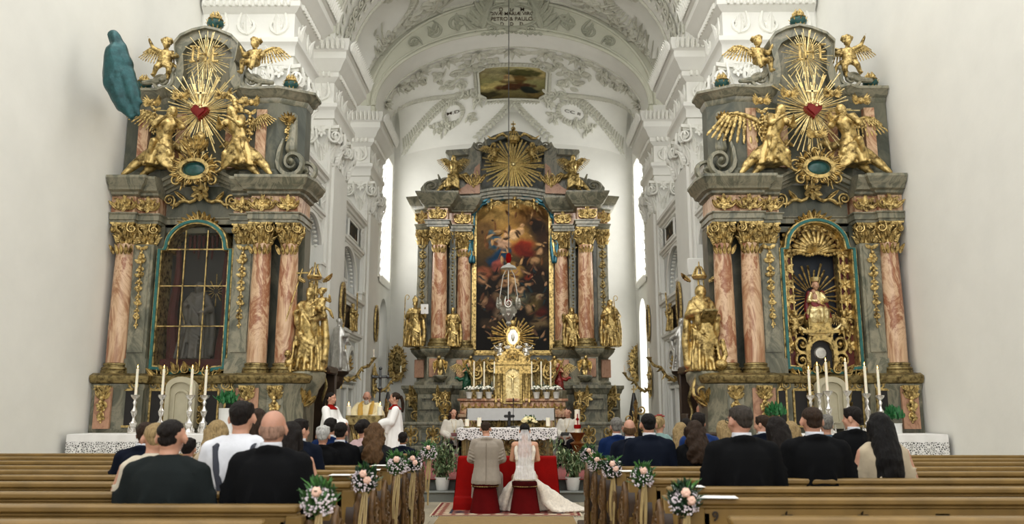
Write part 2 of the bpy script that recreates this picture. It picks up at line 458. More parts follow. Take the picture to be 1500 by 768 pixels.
def lettering(name, text, size, m, parent=None, mtx=None, depth=.006, align='CENTER'):
    cu = bpy.data.curves.new(name, 'FONT'); cu.body = text; cu.size = size; cu.extrude = depth; cu.offset = size*.006; cu.align_x = align; cu.align_y = 'CENTER'
    o = bpy.data.objects.new(name, cu); COL.objects.link(o)
    dg = bpy.context.evaluated_depsgraph_get(); dg.update()
    me = bpy.data.meshes.new_from_object(o.evaluated_get(dg)); bpy.data.objects.remove(o)
    me.transform(mtx if mtx else Rx(pi/2)); me.materials.clear(); me.materials.append(m)
    return link(name, me, parent)
# ================================================================= architecture
ntrim = [0]
def trim(b, m=WHITE, sharp=38, parent=None):
    ntrim[0] += 1
    o = b.obj('trim_%d' % ntrim[0], m, parent, sharp); fixn(o); return struct(o)
# floors
def stone(name, c1, c2, mortar, sc, rough=.5):
    m, N, L, bs = _nt(name); tc = N.new('ShaderNodeTexCoord')
    br = N.new('ShaderNodeTexBrick'); br.offset = 0.5; br.inputs['Scale'].default_value = sc; br.inputs['Mortar Size'].default_value = .006
    br.inputs['Color1'].default_value = (*c1, 1); br.inputs['Color2'].default_value = (*c2, 1); br.inputs['Mortar'].default_value = (*mortar, 1)
    br.inputs['Brick Width'].default_value = .6; br.inputs['Row Height'].default_value = .6
    L.new(tc.outputs['Object'], br.inputs['Vector']); n = _noise(N, L, 3, 5, vec=tc.outputs['Object'])
    mx = N.new('ShaderNodeMix'); mx.data_type = 'RGBA'; mx.blend_type = 'MULTIPLY'; mx.inputs[0].default_value = .5
    r = _ramp(N, L, n.outputs[0], [(.3, (.6, .6, .6)), (.7, (1, 1, 1))])
    L.new(br.outputs[0], mx.inputs[6]); L.new(r.outputs[0], mx.inputs[7]); L.new(mx.outputs[2], bs.inputs['Base Color'])
    bs.inputs['Roughness'].default_value = rough; return m
FLOORM = stone('limestone_floor', S(196, 184, 158), S(182, 170, 146), S(120, 110, 92), 1.2, .35)
STEPM = mat('grey_step_stone', S(128, 132, 124), .5, var=.12, scale=3, bump=.05)
struct(MB().box(-7.8, 7.8, -3, 14.6, -.3, 0).obj('floor', FLOORM))
struct(MB().box(-7.8, 7.8, 14.95, 38, -.3, .357).obj('floor_sanctuary', STEPM))
STEPY = 14.4
b = MB()
for k in range(2):
    y0 = STEPY+k*.33; z1 = .18*(k+1)
    b.sweep([(-7.65, y0+.02), (7.65, y0+.02)], [(0, z1-.18), (0, z1-.05), (.02, z1-.045), (.045, z1-.02), (.03, z1), (-.5, z1)], side=1)
o = b.obj('trim_step', STEPM); fixn(o); struct(o, 'two grey stone steps up to the sanctuary')
CARP = mat('crimson_carpet', S(150, 30, 24), .95, var=.25, scale=14, bump=.3, bscale=90, sheen=.2)
o = MB().rbox(-3.1, 2.95, 14.5, 22.5, .36, .375, .01).obj('sanctuary_carpet', CARP)
tag(o, 'crimson carpet covering the raised floor above the steps', 'carpet')
# nave walls and chancel arch wall
for s, nm in ((-1, 'left'), (1, 'right')):
    struct(MB().box(min(s*7.65, s*8.05), max(s*7.65, s*8.05), -3, 19.6, -.3, 15.5).obj('wall_'+nm, WHITE))
    struct(MB().box(min(s*5.35, s*8.05), max(s*5.35, s*8.05), 19.0, 20.8, 0, 20).obj('wall_arch_'+nm, WHITE))
    # bay walls with gallery arches
    for k, (ya, yb) in enumerate(((20.8, 23.4), (25.8, 29.5))):
        hw = 1.45 if k else 1.25; yc = 27.1 if k else 22.2; zsill, zsp, ztop = 5.45, 5.75, 6.95
        arc = [(yc+hw*cos(a), zsp+(ztop-zsp)*sin(a)) for a in [pi*i/20 for i in range(21)]]
        poly = [(ya-.2, 0), (ya-.2, zsill), (yc-hw, zsill)] + arc[::-1] + [(yc+hw, zsill), (yb+.2, zsill), (yb+.2, 0)]
        up = [(ya-.2, zsill), (ya-.2, 8.3), (yb+.2, 8.3), (yb+.2, zsill), (yc+hw, zsill)] + arc + [(yc-hw, zsill)]
        mt = M4(((0, s, 0, s*5.55), (1, 0, 0, 0), (0, 0, 1, 0), (0, 0, 0, 1)))
        b = MB(); b.prism([(ya-.2, 0), (ya-.2, zsill), (yb+.2, zsill), (yb+.2, 0)], 0, .35, mt); b.prism(up, 0, .35, mt)
        o = b.obj('wall_%s_bay_%d' % (nm, k+1), CREAM); fixn(o); struct(o)
        # arch lining and back of the gallery
        b = MB(); out = [(yc-hw, zsill)]+arc[::-1]+[(yc+hw, zsill)]
        b.ring([(yc+(y-yc)*1.15, z if i in (0, 22) else zsp+(z-zsp)*1.13) for i, (y, z) in enumerate(out)], out, -.08, .02, mt, closed=False)
        b.ring([(yc+(y-yc)*1.0, z) for i, (y, z) in enumerate(out)], [(yc+(y-yc)*.9, z if i in (0, 22) else zsp+(z-zsp)*.9) for i, (y, z) in enumerate(out)], .22, .3, mt, closed=False)
        for i in range(26):
            a = pi*(i+.5)/26; b.ell((yc+hw*1.0*cos(a), .1, zsp+(ztop-zsp)*1.0*sin(a)), (.05, .07, .05), mt, 6, 4)
        trim(b)
        b = MB(); b.box(-1, -.9, 0, 1, 0, 1) if False else None; b.prism([(ya, zsill-.2), (ya, 7.2), (yb, 7.2), (yb, zsill-.2)], 1.2, 1.3, mt); o = b.obj('wall_%s_gallery_%d' % (nm, k+1), GALLERY_SHADE); fixn(o); struct(o)
        # ledges
        y0, y1 = (ya-.6, yb+1.0) if k == 0 else (ya-.2, yb+1.2)
        y1 = yb-.05
        def ledge(zb, zt, pr, bev=.06):
            h = zt-zb; pr = pr*.55
            pth = [(s*5.55, y0), (s*5.55, y1)] if s < 0 else [(s*5.55, y1), (s*5.55, y0)]
            b.sweep(pth, [(0, zb-h*.5), (pr*.3, zb-h*.3), (pr*.35, zb), (pr*.6, zb+h*.1), (pr*.7, zb+h*.4), (pr, zb+h*.55), (pr, zt), (0, zt)])
        b = MB()
        for (zb, zt, pr) in ((5.12, 5.35, .42), (3.95, 4.15, .34), (8.1, 8.36, .42), (7.02, 7.2, .3), (2.62, 2.78, .26)): ledge(zb, zt, pr)
        # little plinth blocks standing on the ledge, scroll brackets beside the pictures
        for yy in (y1-.25, ya+.25):
            b.box(-.2+yy, .2+yy, -.2, -.02, 5.35, 5.62, mt); b.box(-.26+yy, .26+yy, -.23, -.02, 5.62, 5.7, mt)
            for (z0, z1) in ((7.3, 8.0),):
                b.put(SCR, mt @ T(yy, -.1, 7.85) @ Sc(.35, .3, -.3)); b.put(SCR, mt @ T(yy, -.1, 7.45) @ Sc(.3, .3, .3))
                for q in range(4): b.put(LEAF, mt @ T(yy, -.06, 7.25+.17*q) @ Sc(.3, .4, .3))
        for yy in (ya+.35, y1-.25): b.box(yy-.16, yy+.16, -.16, .02, 4.15, 5.1, mt); b.box(yy-.16, yy+.16, -.12, .02, 2.78, 3.9, mt)
        # panelled door below
        b.ring([(ya+.5, .4), (ya+.5, 2.55), (y1-.45, 2.55), (y1-.45, .4)], [(ya+.62, .5), (ya+.62, 2.45), (y1-.57, 2.45), (y1-.57, .5)], -.12, .02, mt)
        for q in range(2):
            w = (y1-ya-1.3)/2; a0 = ya+.68+q*(w+.04)
            b.ring([(a0, .6), (a0, 2.35), (a0+w-.1, 2.35), (a0+w-.1, .6)], [(a0+.09, .7), (a0+.09, 2.25), (a0+w-.19, 2.25), (a0+w-.19, .7)], -.08, .02, mt)
        # niche over the door
        yc2 = (ya+y1)/2
        pa = [(yc2+.55*cos(a), 2.8+.7*sin(a)) for a in [pi*i/14 for i in range(15)]]
        b.ring([(yc2+(y-yc2)*1.3, 2.8+(z-2.8)*1.25) for y, z in pa], pa, -.2, .0, mt, closed=False)
        pa = [(yc2+.95*cos(a), 3.0+.8*sin(a)) for a in [pi*i/14 for i in range(15)]]
        b.ring([(yc2+(y-yc2)*1.08, z+.05) for y, z in pa], pa, -.06, .02, mt, closed=False)
        trim(b)
        b = MB(); [b.put(LEAF, mt @ T(yc2, -.02, 2.82) @ Ry(q*.33) @ Sc(.25, .4, .55)) for q in range(-4, 5)]
        o = b.obj('gilded_shell', GOLD); tag(o, ('gilded shell in the small niche over the door, %s wall, %s bay' % (nm, 'nearer' if k == 0 else 'farther')), 'ornament')
    # piers
    for k, (ya, yb) in enumerate(((19.0, 20.8), (23.4, 25.8), (29.5, 31.9))):
        b = MB()
        x0, x1 = (s*5.35, s*7.4)
        if k: b.box(min(x0, x1), max(x0, x1), ya, yb, 0, 18)
        # raised shaft strips on the inner face and the front
        b.box(min(s*5.27, s*5.36), max(s*5.27, s*5.36), ya+.28, yb-.28, .3, 8.8)
        if k: b.box(min(s*5.42, s*5.78), max(s*5.42, s*5.78), ya-.07, ya, .3, 8.8)
        else:
            for (xa, xb) in ((5.5, 6.35), (6.85, 7.5)): b.box(min(s*xa, s*xb), max(s*xa, s*xb), ya-.09, ya, .3, 8.8)
        b.sweep([(s*7.6 if k == 0 else s*6.2, ya), (s*5.35, ya), (s*5.35, yb)], [(0, .36), (.16, .36), (.16, 1.1), (.1, 1.16), (.1, 1.3), (0, 1.36)], side=-s*-1)
        trim(b)
        # composite capital wrapping the pier corner
        b = MB()
        yl, yr = ya+.1, yb-.1
        cap_at(b, s*5.62, ya+.42, 8.72, 1.0, 1.18, 1.05)
        cap_at(b, s*5.55, yb-.45, 8.72, .9, 1.18, .95)
        for q in range(3):
            b.put(LEAF, T(s*5.28, ya+.75+q*.3, 8.8+.1*(q % 2)) @ Rz(s*pi/2) @ Sc(.45, .6, .75))
            b.put(LEAF, T(s*5.28, ya+.6+q*.4, 9.2) @ Rz(s*pi/2) @ Sc(.4, .6, .6))
        b.put(SCR, T(s*5.2, (ya+yb)/2, 9.6) @ Rz(s*pi/2) @ Sc(.4)); b.put(ROSE, T(s*5.2, (ya+yb)/2, 9.75) @ Rz(s*pi/2) @ Sc(.35))
        if k == 0:
            for xx in (6.35, 7.2): cap_at(b, s*xx, ya+.25, 8.72, .85, 1.18, .9)
            for xx in (6.0, 6.8): b.put(LEAF, T(s*xx, ya-.1, 9.0) @ Sc(.4, .5, .7)); b.put(ROSE, T(s*xx, ya-.12, 9.78) @ Sc(.3))
            for xx in (5.95, 6.75, 7.4): b.put(SCR, T(s*xx, ya-.15, 9.55) @ Sc(s*.36, .5, .36)); b.put(LEAF, T(s*xx, ya-.12, 9.9) @ Sc(.3, .4, .45))
        elif k == 1:
            cap_at(b, s*6.25, ya+.4, 8.72, .8, 1.18, .9)
            b.put(SCR, T(s*5.95, ya-.12, 9.55) @ Sc(s*.36, .5, .36))
        trim(b, STUCCO)
    # entablature following the piers
    prof = [(0, 9.88), (.06, 9.9), (.06, 10.1), (.1, 10.12), (.1, 10.36), (.13, 10.4), (.18, 10.46), (.18, 10.58), (.04, 10.64), (.04, 11.26), (.1, 11.3),
            (.2, 11.4), (.2, 11.54), (.26, 11.58), (.36, 11.76), (.46, 11.88), (.46, 12.08), (.52, 12.12), (.56, 12.3), (.56, 12.46), (.4, 12.52), (0, 12.55)]
    paths = [[(s*7.6, 19), (s*5.35, 19), (s*5.35, 20.8), (s*7.3, 20.8)], [(s*7.3, 23.4), (s*5.35, 23.4), (s*5.35, 25.8), (s*7.3, 25.8)], [(s*7.3, 29.5), (s*5.35, 29.5), (s*5.35, 31.9), (s*5.5, 31.95)]]
    for pth in paths: b = MB(); b.sweep(pth, prof, side=(1 if s < 0 else -1)); trim(b)
    # outer walls of the galleries behind the piers
    struct(MB().box(min(s*7.4, s*7.8), max(s*7.4, s*7.8), 20.8, 32, 0, 18).obj('wall_outer_'+nm, WHITE))
    # ornament bands on the entablature
    b = MB()
    def along(p, q, off, step, f):
        p, q = V(p), V(q); L = (q-p).length; d = (q-p)/L; n = V((d.y, -d.x)) if s < 0 else V((-d.y, d.x)); k = max(1, int(L/step)); rz = atan2(d.y, d.x)+(0 if s < 0 else pi)
        for i in range(k):
            c = p+d*(i+.5)*L/k+n*off; f(i, c.x, c.y, rz)
    for p, q, i in [(pt_[i_], pt_[i_+1], i_) for pt_ in paths for i_ in range(2)]:
        ex = .5 if abs(p[1]-q[1]) < .01 or abs(p[0]-q[0]) < .01 and abs(p[0]) < 5.5 else 0
        dd = (V(q)-V(p)).normalized()*ex*.9; p2 = V(p)-(dd if i else dd*0); q2 = V(q)+dd
        along(p2, q2, .57, .15, lambda i, x, y, rz: (b.put(LEAF, T(x, y, 12.12) @ Rz(rz) @ Sc(.17, .45, .34))))
        along(p, q, .2, .16, lambda i, x, y, rz: b.ell((x, y, 11.47), (.06, .09, .1), None, 6, 4))
        along(p, q, .06, .62, lambda i, x, y, rz: (b.put(SCR, T(x, y, 10.95) @ Rz(rz) @ Sc(.42*(1 if i % 2 else -1), .5, .42)), b.put(LEAF, T(x, y, 10.7) @ Rz(rz) @ Sc(.3, .4, .5)), b.put(ROSE, T(x, y, 10.95) @ Rz(rz) @ Sc(.14))))
    trim(b, STUCCO)
    # apse side wall with its tall window opening
    mt = M4(((0, s, 0, s*5.5), (1, 0, 0, 0), (0, 0, 1, 0), (0, 0, 0, 1)))
    wy0, wy1, wz0, wz1 = 33.0, 35.7, 7.0, 12.4
    lo = (33.7, 35.6, 1.4, 6.2)
    b = MB()
    b.box(31.9, wy0, 0, .5, 0, 17, mt); b.box(wy1, 37, 0, .5, 0, 17, mt); b.box(wy0, wy1, 0, .5, wz1, 17, mt)
    la = [(lo[0], lo[2]), (lo[0], 5.3)]+[((lo[0]+lo[1])/2-.95*cos(a), 5.3+.9*sin(a)) for a in [pi*i/12 for i in range(1, 12)]]+[(lo[1], 5.3), (lo[1], lo[2])]
    b.prism([(wy0, lo[2]), (wy0, wz0), (wy1, wz0), (wy1, lo[2])]+la[::-1], 0, .5, mt); b.box(wy0, wy1, 0, .5, 0, lo[2], mt)
    o = b.obj('wall_apse_'+nm, WHITE); fixn(o); struct(o)
    b = MB(); b.ring([(wy0-.12, wz0-.12), (wy0-.12, wz1+.1), (wy1+.12, wz1+.1), (wy1+.12, wz0-.12)], [(wy0, wz0), (wy0, wz1), (wy1, wz1), (wy1, wz0)], -.07, 0, mt)
    for i in range(14):
        b.put(LEAF, mt @ T(wy0+.1+i*.19, -.06, wz0-.3) @ Sc(.2, .3, .3))
        b.put(LEAF, mt @ T(wy0-.1, -.06, wz0+i*.38) @ Sc(.15, .25, .3)); b.put(LEAF, mt @ T(wy1+.14, -.06, wz0+i*.38) @ Sc(.15, .25, .3))
    trim(b, STUCCO)
    PANE = mat('daylit_glass', (1, 1, 1), .3, emis=((1, .985, .96), 1.7))
    b = MB(); b.box(wy0, wy1, .3, .33, wz0, wz1, mt); o = b.obj('window_%d' % (1 if s < 0 else 2), PANE); struct(o, 'tall daylit apse window, %s side' % nm)
    bb = MB()
    for z in np.arange(wz0, wz1, .6): bb.box(wy0, wy1, .27, .3, z-.012, z+.012, mt)
    for y in np.arange(wy0, wy1+.1, .54): bb.box(y-.02, y+.02, .26, .3, wz0, wz1, mt)
    bb.obj('window_bars', mat('pale_frame', S(220, 222, 222), .5), o)
    b = MB(); b.box(lo[0], lo[1], .42, .45, lo[2], 6.3, mt)
    o = b.obj('window_%d' % (3 if s < 0 else 4), PANE if s > 0 else CREAM); struct(o, 'arched opening under the tall window, %s side' % nm)
struct(MB().box(-6, 6, 36.5, 36.9, 0, 17).obj('wall_back', WHITE))
# ---------------------------------------------------------------- vaults
def arch_face(y, a1, b1, z1, a2, b2, z2, m, n=48, name=None):
    b = MB(); b.grid(lambda u, v: ((a1+(a2-a1)*v)*cos(pi*(1-u)), y, (z1+(z2-z1)*v)+(b1+(b2-b1)*v)*sin(pi*(1-u))), n, 3); return b
A0, B0, Z0 = 5.2, 2.95, 12.9       # apse and arch soffit ellipse
def shell(x, y):
    q = max(0, 1-(x/A0)**2)*max(0, 1-(max(0, y-32.2)/4.5)**2)
    return Z0+B0*sqrt(q)
def lun_side(x, y):
    hw = 2.0*(abs(x)-2.2)/3.0; d = (y-34.35)/hw if hw > .01 else 9
    return 12.7+2.45*sqrt(1-d*d) if abs(d) < 1 else 0
def lun_mid(x, y):
    hw = 1.9*(y-35.0)/1.5; d = x/hw if hw > .01 else 9
    return 12.6+2.65*sqrt(1-d*d) if abs(d) < 1 else 0
def apse(x, y):
    z = shell(x, y)
    return max(z, lun_side(x, y), lun_mid(x, y))
b = MB()
b.grid(lambda u, v: (5.2*sin((u-.5)*pi), 31.0+v*5.5, apse(5.2*sin((u-.5)*pi), 31.0+v*5.5)), 300, 200)
o = b.obj('ceiling', WHITE, sharp=50); struct(o, 'stuccoed white apse vault')
# soffit of the arch in front of the apse, its shade-grey face, rolls
SHADE = mat('shaded_plaster', S(214, 214, 196), .8, var=.04, scale=2, bump=.06)  # plaster greyed, the shade of the arch faces in its colour
b = MB(); b.grid(lambda u, v: (-5.2*cos(pi*u), 29.5+v*1.6, Z0+B0*sin(pi*u)), 60, 4); struct(b.obj('ceiling_arch', WHITE, sharp=60))
b = MB(); b.grid(lambda u, v: ((-5.2-.55*v)*cos(pi*u), 29.49, (Z0)+(B0+1.36*v)*sin(pi*u)), 60, 3)
b.box(-5.36, -5.2, 29.51, 31.0, 12.5, 12.92); b.box(5.2, 5.36, 29.51, 31.0, 12.5, 12.92)
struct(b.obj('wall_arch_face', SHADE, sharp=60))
b = MB()
for (da, db, r) in ((.02, .03, .07), (.1, .18, .045), (.24, 1.28, .06)):
    b.tube([((-5.2-da)*cos(pi*i/60), 29.46, Z0+(B0+db)*sin(pi*i/60)) for i in range(61)], r, 6)
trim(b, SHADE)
def ell_at(t, k):  # on the arch face; k 0..1 from inner to outer edge
    return (-(5.2+.25*k)*cos(t), Z0+(B0+1.35*k)*sin(t))
b = MB(); rnd = random.Random(3)
for sg in (-1, 1):
    for i, (t, sc) in enumerate(((.32, .42), (.31, .6), (.28, .78), (.38, .95), (.335, .9))):
        pass
    ts = [(.25, .34), (.31, .42), (.37, .52), (.425, .6)]
    for i, (u, sc) in enumerate(ts):
        t = pi*u; x, z = ell_at(t, .5); x = x if sg < 0 else -x
        rot = (pi/2-t)*(-sg)*-1
        b.put(SCR, T(x, 29.46, z) @ Ry(sg*(pi/2-t)) @ Sc(sg*sc*1.25, .5, sc*1.1*(1 if i % 2 else -1)))
        for q in range(4): b.put(LEAF, T(x, 29.47, z) @ Ry(rnd.uniform(0, 6.28)) @ Sc(sc*.5, .35, sc*.75))
    for q in range(7): b.put(LEAF, T(sg*1.15, 29.46, 16.0+q*.14) @ Ry(-sg*(.3+q*.1)) @ Sc(.4, .5, .6))
    for q in range(6): b.put(LEAF, T(sg*(1.35-q*.1), 29.46, 15.9+q*.2) @ Ry(sg*(.9-q*.1)) @ Sc(.35, .5, .7))
    b.put(SCR, T(sg*.75, 29.42, 15.95) @ Sc(sg*.35, .6, -.35)); b.put(SCR, T(sg*.9, 29.42, 17.0) @ Sc(sg*.45, .6, .45))
pts = [(1.05*cos(2*pi*i/36), 29.42, 16.5+.5*sin(2*pi*i/36)) for i in range(37)]
b.tube(pts, .05, 6); pts = [(.96*cos(2*pi*i/36), 29.44, 16.5+.43*sin(2*pi*i/36)) for i in range(37)]; b.tube(pts, .025, 6)
b.ell((0, 29.4, 15.93), (.3, .12, .1)); b.put(ROSE, T(0, 29.4, 17.1) @ Sc(.4))
for q in range(-6, 7): b.put(LEAF, T(q*.2, 29.44, 15.95-.03*abs(q)) @ Ry(q*.25+pi) @ Sc(.2, .3, .22))
trim(b, mat('shaded_grey_stucco', S(190, 191, 172), .8, var=.08, scale=8))  # ornament tone set darker, relief shade put into the colour
INK = mat('brown_lettering', S(86, 66, 40), .7)
for i, (tx, z, sz) in enumerate((('D    D    M', 16.77, .22), ('DIVÆ MARIÆ VIRG', 16.6, .2), ('PETRO & PAULO', 16.38, .22), ('D    D    D', 16.17, .2))):
    struct(lettering('trim_inscription_%d' % (i+1), tx, sz, INK, mtx=T(0, 29.44, z) @ Rx(pi/2)))
# ---- relief on the apse vault
def vmap(a, d, y, sh=apse):
    """a: arc coordinate (x angle * A0), y: depth, d: towards the floor"""
    t = a/A0; t = max(-1.52, min(1.52, t)); x = A0*sin(t); z = sh(x, y)
    e = .02; nx = (sh(x+e, y)-sh(x-e, y))/(2*e); ny = (sh(x, y+e)-sh(x, y-e))/(2*e)
    n = V((nx, ny, -1)).normalized(); return V((x, y, z))+n*(-d)
def vput(b, t, a, y, rot, sx, sy, sz, sh=apse):
    m = Ry(rot) @ Sc(sx, sy*1.9, sz)
    vs = [m @ V(p) for p in t.v]; b.add([vmap(a+p.x, p.y, y+p.z, sh) for p in vs], t.f)
b = MB(); rnd = random.Random(11)
for i in range(41):     # garland band behind the arch
    a = (i/40-.5)*2*6.9
    vput(b, LEAF0, a, 31.15+.12*sin(i*2.1), pi/2+rnd.uniform(-.5, .5), .3, .35, .5); vput(b, LEAF0, a+.1, 31.2, -pi/2+rnd.uniform(-.6, .6), .25, .3, .4)
    if i % 4 == 0: vput(b, ROSE, a, 31.2, 0, .42, .5, .42); vput(b, SCR, a+.3, 31.25, 1.2, .4, .4, .4)
for k in range(140): a = (k/139-.5)*2*7; vput(b, LEAF0, a, 30.75, pi/2, .05, .15, .12)
def curve_a(fn, n, t=LEAF, sx=.14, sz=.3, alt=.5):
    for i in range(n):
        p = V(fn(i/n)); q = V(fn((i+1)/n)); r = atan2((q-p).x, (q-p).y)
        for sg in (-1, 1): vput(b, t, p.x, p.y, r+sg*alt, sx, .3, sz)
def ribbon(xs, r=.05):
    b.tube([vmap(a, -.02, y) for a, y in xs], r, 5)
for sg in (-1, 1):
    # lunette borders: where the side lunette cuts the shell
    crv = []
    for side in (-1, 1):
        part = []
        for i in range(26):
            x = 5.12-2.75*i/25; hw = 2.0*(x-2.2)/3.0; lo_, hi_ = 0.0, .999
            for _ in range(18):
                md = (lo_+hi_)/2; yy = 34.35+side*md*hw
                if lun_side(x, yy) > shell(x, yy): lo_ = md
                else: hi_ = md
            if lo_ > 0 or 1: part.append((sg*A0*math.asin(x/A0), 34.35+side*lo_*hw))
        crv += part if side < 0 else part[::-1]
    for i in range(len(crv)-1):
        a, y = crv[i]; r = atan2(crv[i+1][0]-a, crv[i+1][1]-y)
        vput(b, LEAF0, a-sg*.12, y, r+.7, .16, .3, .3); vput(b, LEAF0, a-sg*.12, y, r-.7, .16, .3, .3)
    ribbon(crv, .035)
    # foliage between the picture and the lunettes
    for (a, y, s_, f) in ((2.5, 32.6, .6, 1), (3.3, 32.2, .55, -1), (4.2, 32.0, .5, 1), (5.0, 31.9, .45, -1), (2.35, 33.6, .55, 1), (2.9, 33.2, .5, -1), (1.75, 34.5, .4, 1), (2.2, 34.3, .4, -1), (2.0, 35.6, .35, 1), (3.3, 35.8, .35, 1), (3.7, 35.9, .3, -1), (2.0, 32.0, .4, -1), (1.0, 31.95, .4, 1)):
        vput(b, SCR, sg*a, y, sg*.5, sg*s_, .5, f*s_)
        for q in range(5): vput(b, LEAF0, sg*(a+rnd.uniform(-.3, .3)), y+rnd.uniform(-.2, .2), rnd.uniform(0, 6.28), s_*.55, .45, s_*.8)
    # laurel ovals holding the date
    for q in range(26):
        t = 2*pi*q/26; vput(b, LEAF0, sg*(2.85+.62*cos(t)), 35.22+.42*sin(t), -t*1+pi/2, .2, .4, .26)
    for q in range(18): vput(b, LEAF0, sg*(2.6+q*.09), 35.75+.1*sin(q), rnd.uniform(0, 6.28), .25, .4, .25)
crv = []
for side in (-1, 1):
    for i in range(16):
        y = 35.06+1.4*i/15; hw = 1.9*(y-35.0)/1.5; lo_, hi_ = 0.0, .999
        for _ in range(18):
            md = (lo_+hi_)/2
            if lun_mid(md*hw, y) > shell(md*hw, y): lo_ = md
            else: hi_ = md
        crv.append((side*A0*math.asin(lo_*hw/A0), y))
for a, y in crv: vput(b, LEAF0, a, y-.12, pi/2 if a > 0 else -pi/2, .14, .3, .25); vput(b, LEAF0, a, y-.12, 0, .14, .3, .22)
# frame of the ceiling picture
PY0, PY1, PA = 32.5, 34.85, 1.5
cc = .28
fr = [(-PA+cc, PY0), (PA-cc, PY0), (PA-cc, PY0+.12), (PA, PY0+.35), (PA, PY1-.35), (PA-cc, PY1-.12), (PA-cc, PY1), (-PA+cc, PY1), (-PA+cc, PY1-.12), (-PA, PY1-.35), (-PA, PY0+.35), (-PA+cc, PY0+.12)]
for i in range(len(fr)):
    p, q = V(fr[i]), V(fr[(i+1) % len(fr)]); L = (q-p).length; n = max(1, int(L/.14))
    seg = [p+(q-p)*k/6 for k in range(7)]
    for off, r in ((0, .05), (.14, .04)):
        nn = V(((q-p).y, -(q-p).x)).normalized()*off
        b.tube([vmap((w+nn).x, -.03, (w+nn).y) for w in seg], r, 6)
    for k in range(n):
        w = p+(q-p)*(k+.5)/n+V(((q-p).y, -(q-p).x)).normalized()*.07; rr = atan2((q-p).x, (q-p).y)
        vput(b, LEAF0, w.x, w.y, rr+.9, .12, .4, .2)
for sx in (-1, 1):
    for (yy, f) in ((PY0+.1, -1), (PY1-.1, 1)):
        for q in range(5): vput(b, LEAF0, sx*(PA-.05+.07*q), yy+f*.03*q, rnd.uniform(-1, 1)+(0 if f > 0 else pi), .25, .5, .42)
        vput(b, SCR, sx*(PA+.15), yy, 0, sx*.4, .6, -f*.4)
STUCCO_SHADE = mat('shaded_stucco', S(212, 211, 197), .8, var=.08, scale=9)  # stucco darkened so the vault reliefs carry shade in their colour
o = b.obj('trim_apse_stucco', STUCCO_SHADE, sharp=60); struct(o)
# the ceiling picture: storm cloud and figure, greens and ochres
bl = [(.5, .85, .5, .3, 0, S(190, 182, 140), .8), (.2, .3, .3, .12, 0, S(200, 186, 130), .7), (.8, .7, .25, .15, 0, S(196, 180, 130), .8), (.65, .72, .25, .13, .1, S(110, 108, 54), .5),
      (.55, .5, .2, .12, .2, S(140, 112, 56), .5), (.45, .52, .08, .1, .3, S(196, 176, 130), .4), (.52, .3, .28, .09, .1, S(110, 72, 34), .4), (.75, .22, .18, .08, -.3, S(50, 58, 46), .4),
      (.4, .6, .05, .06, 0, S(190, 160, 120), .4), (.85, .1, .15, .06, 0, S(150, 130, 80), .4), (.12, .12, .2, .08, 0, S(90, 84, 48), .5)]
def cpic(x, y, z): return tuple(vmap(x, -.012, PY1-z))
o = picture('trim_ceiling_painting', 2*PA, PY1-PY0, [(x, z, rx, rz, a, c, f) for x, z, rx, rz, a, c, f in bl], (S(178, 150, 112), S(176, 172, 122), S(130, 116, 74)), fn=cpic, res=.045,
            outline=lambda u, v: not ((u < .09 or u > .91) and (v < .06 or v > .94)))
fixn(o); struct(o, 'ceiling fresco of figure on clouds in ochre and green')
for tx, sg, yy in (('M.D', -1, 35.25), ('CC II', 1, 35.25)):
    o = lettering('trim_date', tx, .4, INK, mtx=M4())
    for v in o.data.vertices: v.co = vmap(sg*2.85+v.co.x, -.03, 35.22-v.co.y*.55)
    struct(o)
# ---- bay vault between the second and third pier, and the arch at the second pier
def bay(x, y, a=5.75, bb=4.3, zs=12.9, yc=27.65, hw=1.85, zl=12.6, hl=3.7):
    q = 1-(x/a)**2; z = zs+bb*sqrt(max(0, q))-(.3 if q < 0 else 0); d = (y-yc)/hw
    if abs(d) < 1: z = max(z, zl+hl*sqrt(1-d*d))
    return z
b = MB(); b.grid(lambda u, v: (5.75*sin((u-.5)*pi), 25.8+v*3.7, bay(5.75*sin((u-.5)*pi), 25.8+v*3.7)), 160, 90)
for s_ in (-1, 1): b.grid(lambda u, v: (s_*(5.74+1.7*u), 25.8+v*3.7, bay(5.76, 25.8+v*3.7)), 4, 90)
struct(b.obj('ceiling_choir', WHITE, sharp=50))
b = MB()
b.grid(lambda u, v: (-5.35*cos(pi*u), 23.4+v*2.4, 12.9+4.0*sin(pi*u)), 60, 4)
struct(b.obj('ceiling_choir_arch', WHITE, sharp=60))
b = MB(); b.grid(lambda u, v: ((-5.35-1.6*v)*cos(pi*u), 23.39, 12.5+.4*(1-v)+(4.0+1.9*v)*sin(pi*u)), 60, 3)
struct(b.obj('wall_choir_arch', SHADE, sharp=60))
b = MB(); b.grid(lambda u, v: (-7.4*cos(pi*u), 20.8+v*2.6, 12.5+5.5*sin(pi*u)), 40, 4); struct(b.obj('ceiling_crossing', WHITE, sharp=60))
b = MB(); b.grid(lambda u, v: (-5.35*cos(pi*u), 19+v*1.8, 12.6+4.6*sin(pi*u)), 40, 3)
b.grid(lambda u, v: ((-5.35-3*v)*cos(pi*u), 19, 12.6+(4.6+3*v)*sin(pi*u)), 40, 3)
struct(b.obj('ceiling_chancel_arch', WHITE, sharp=60))
b = MB()
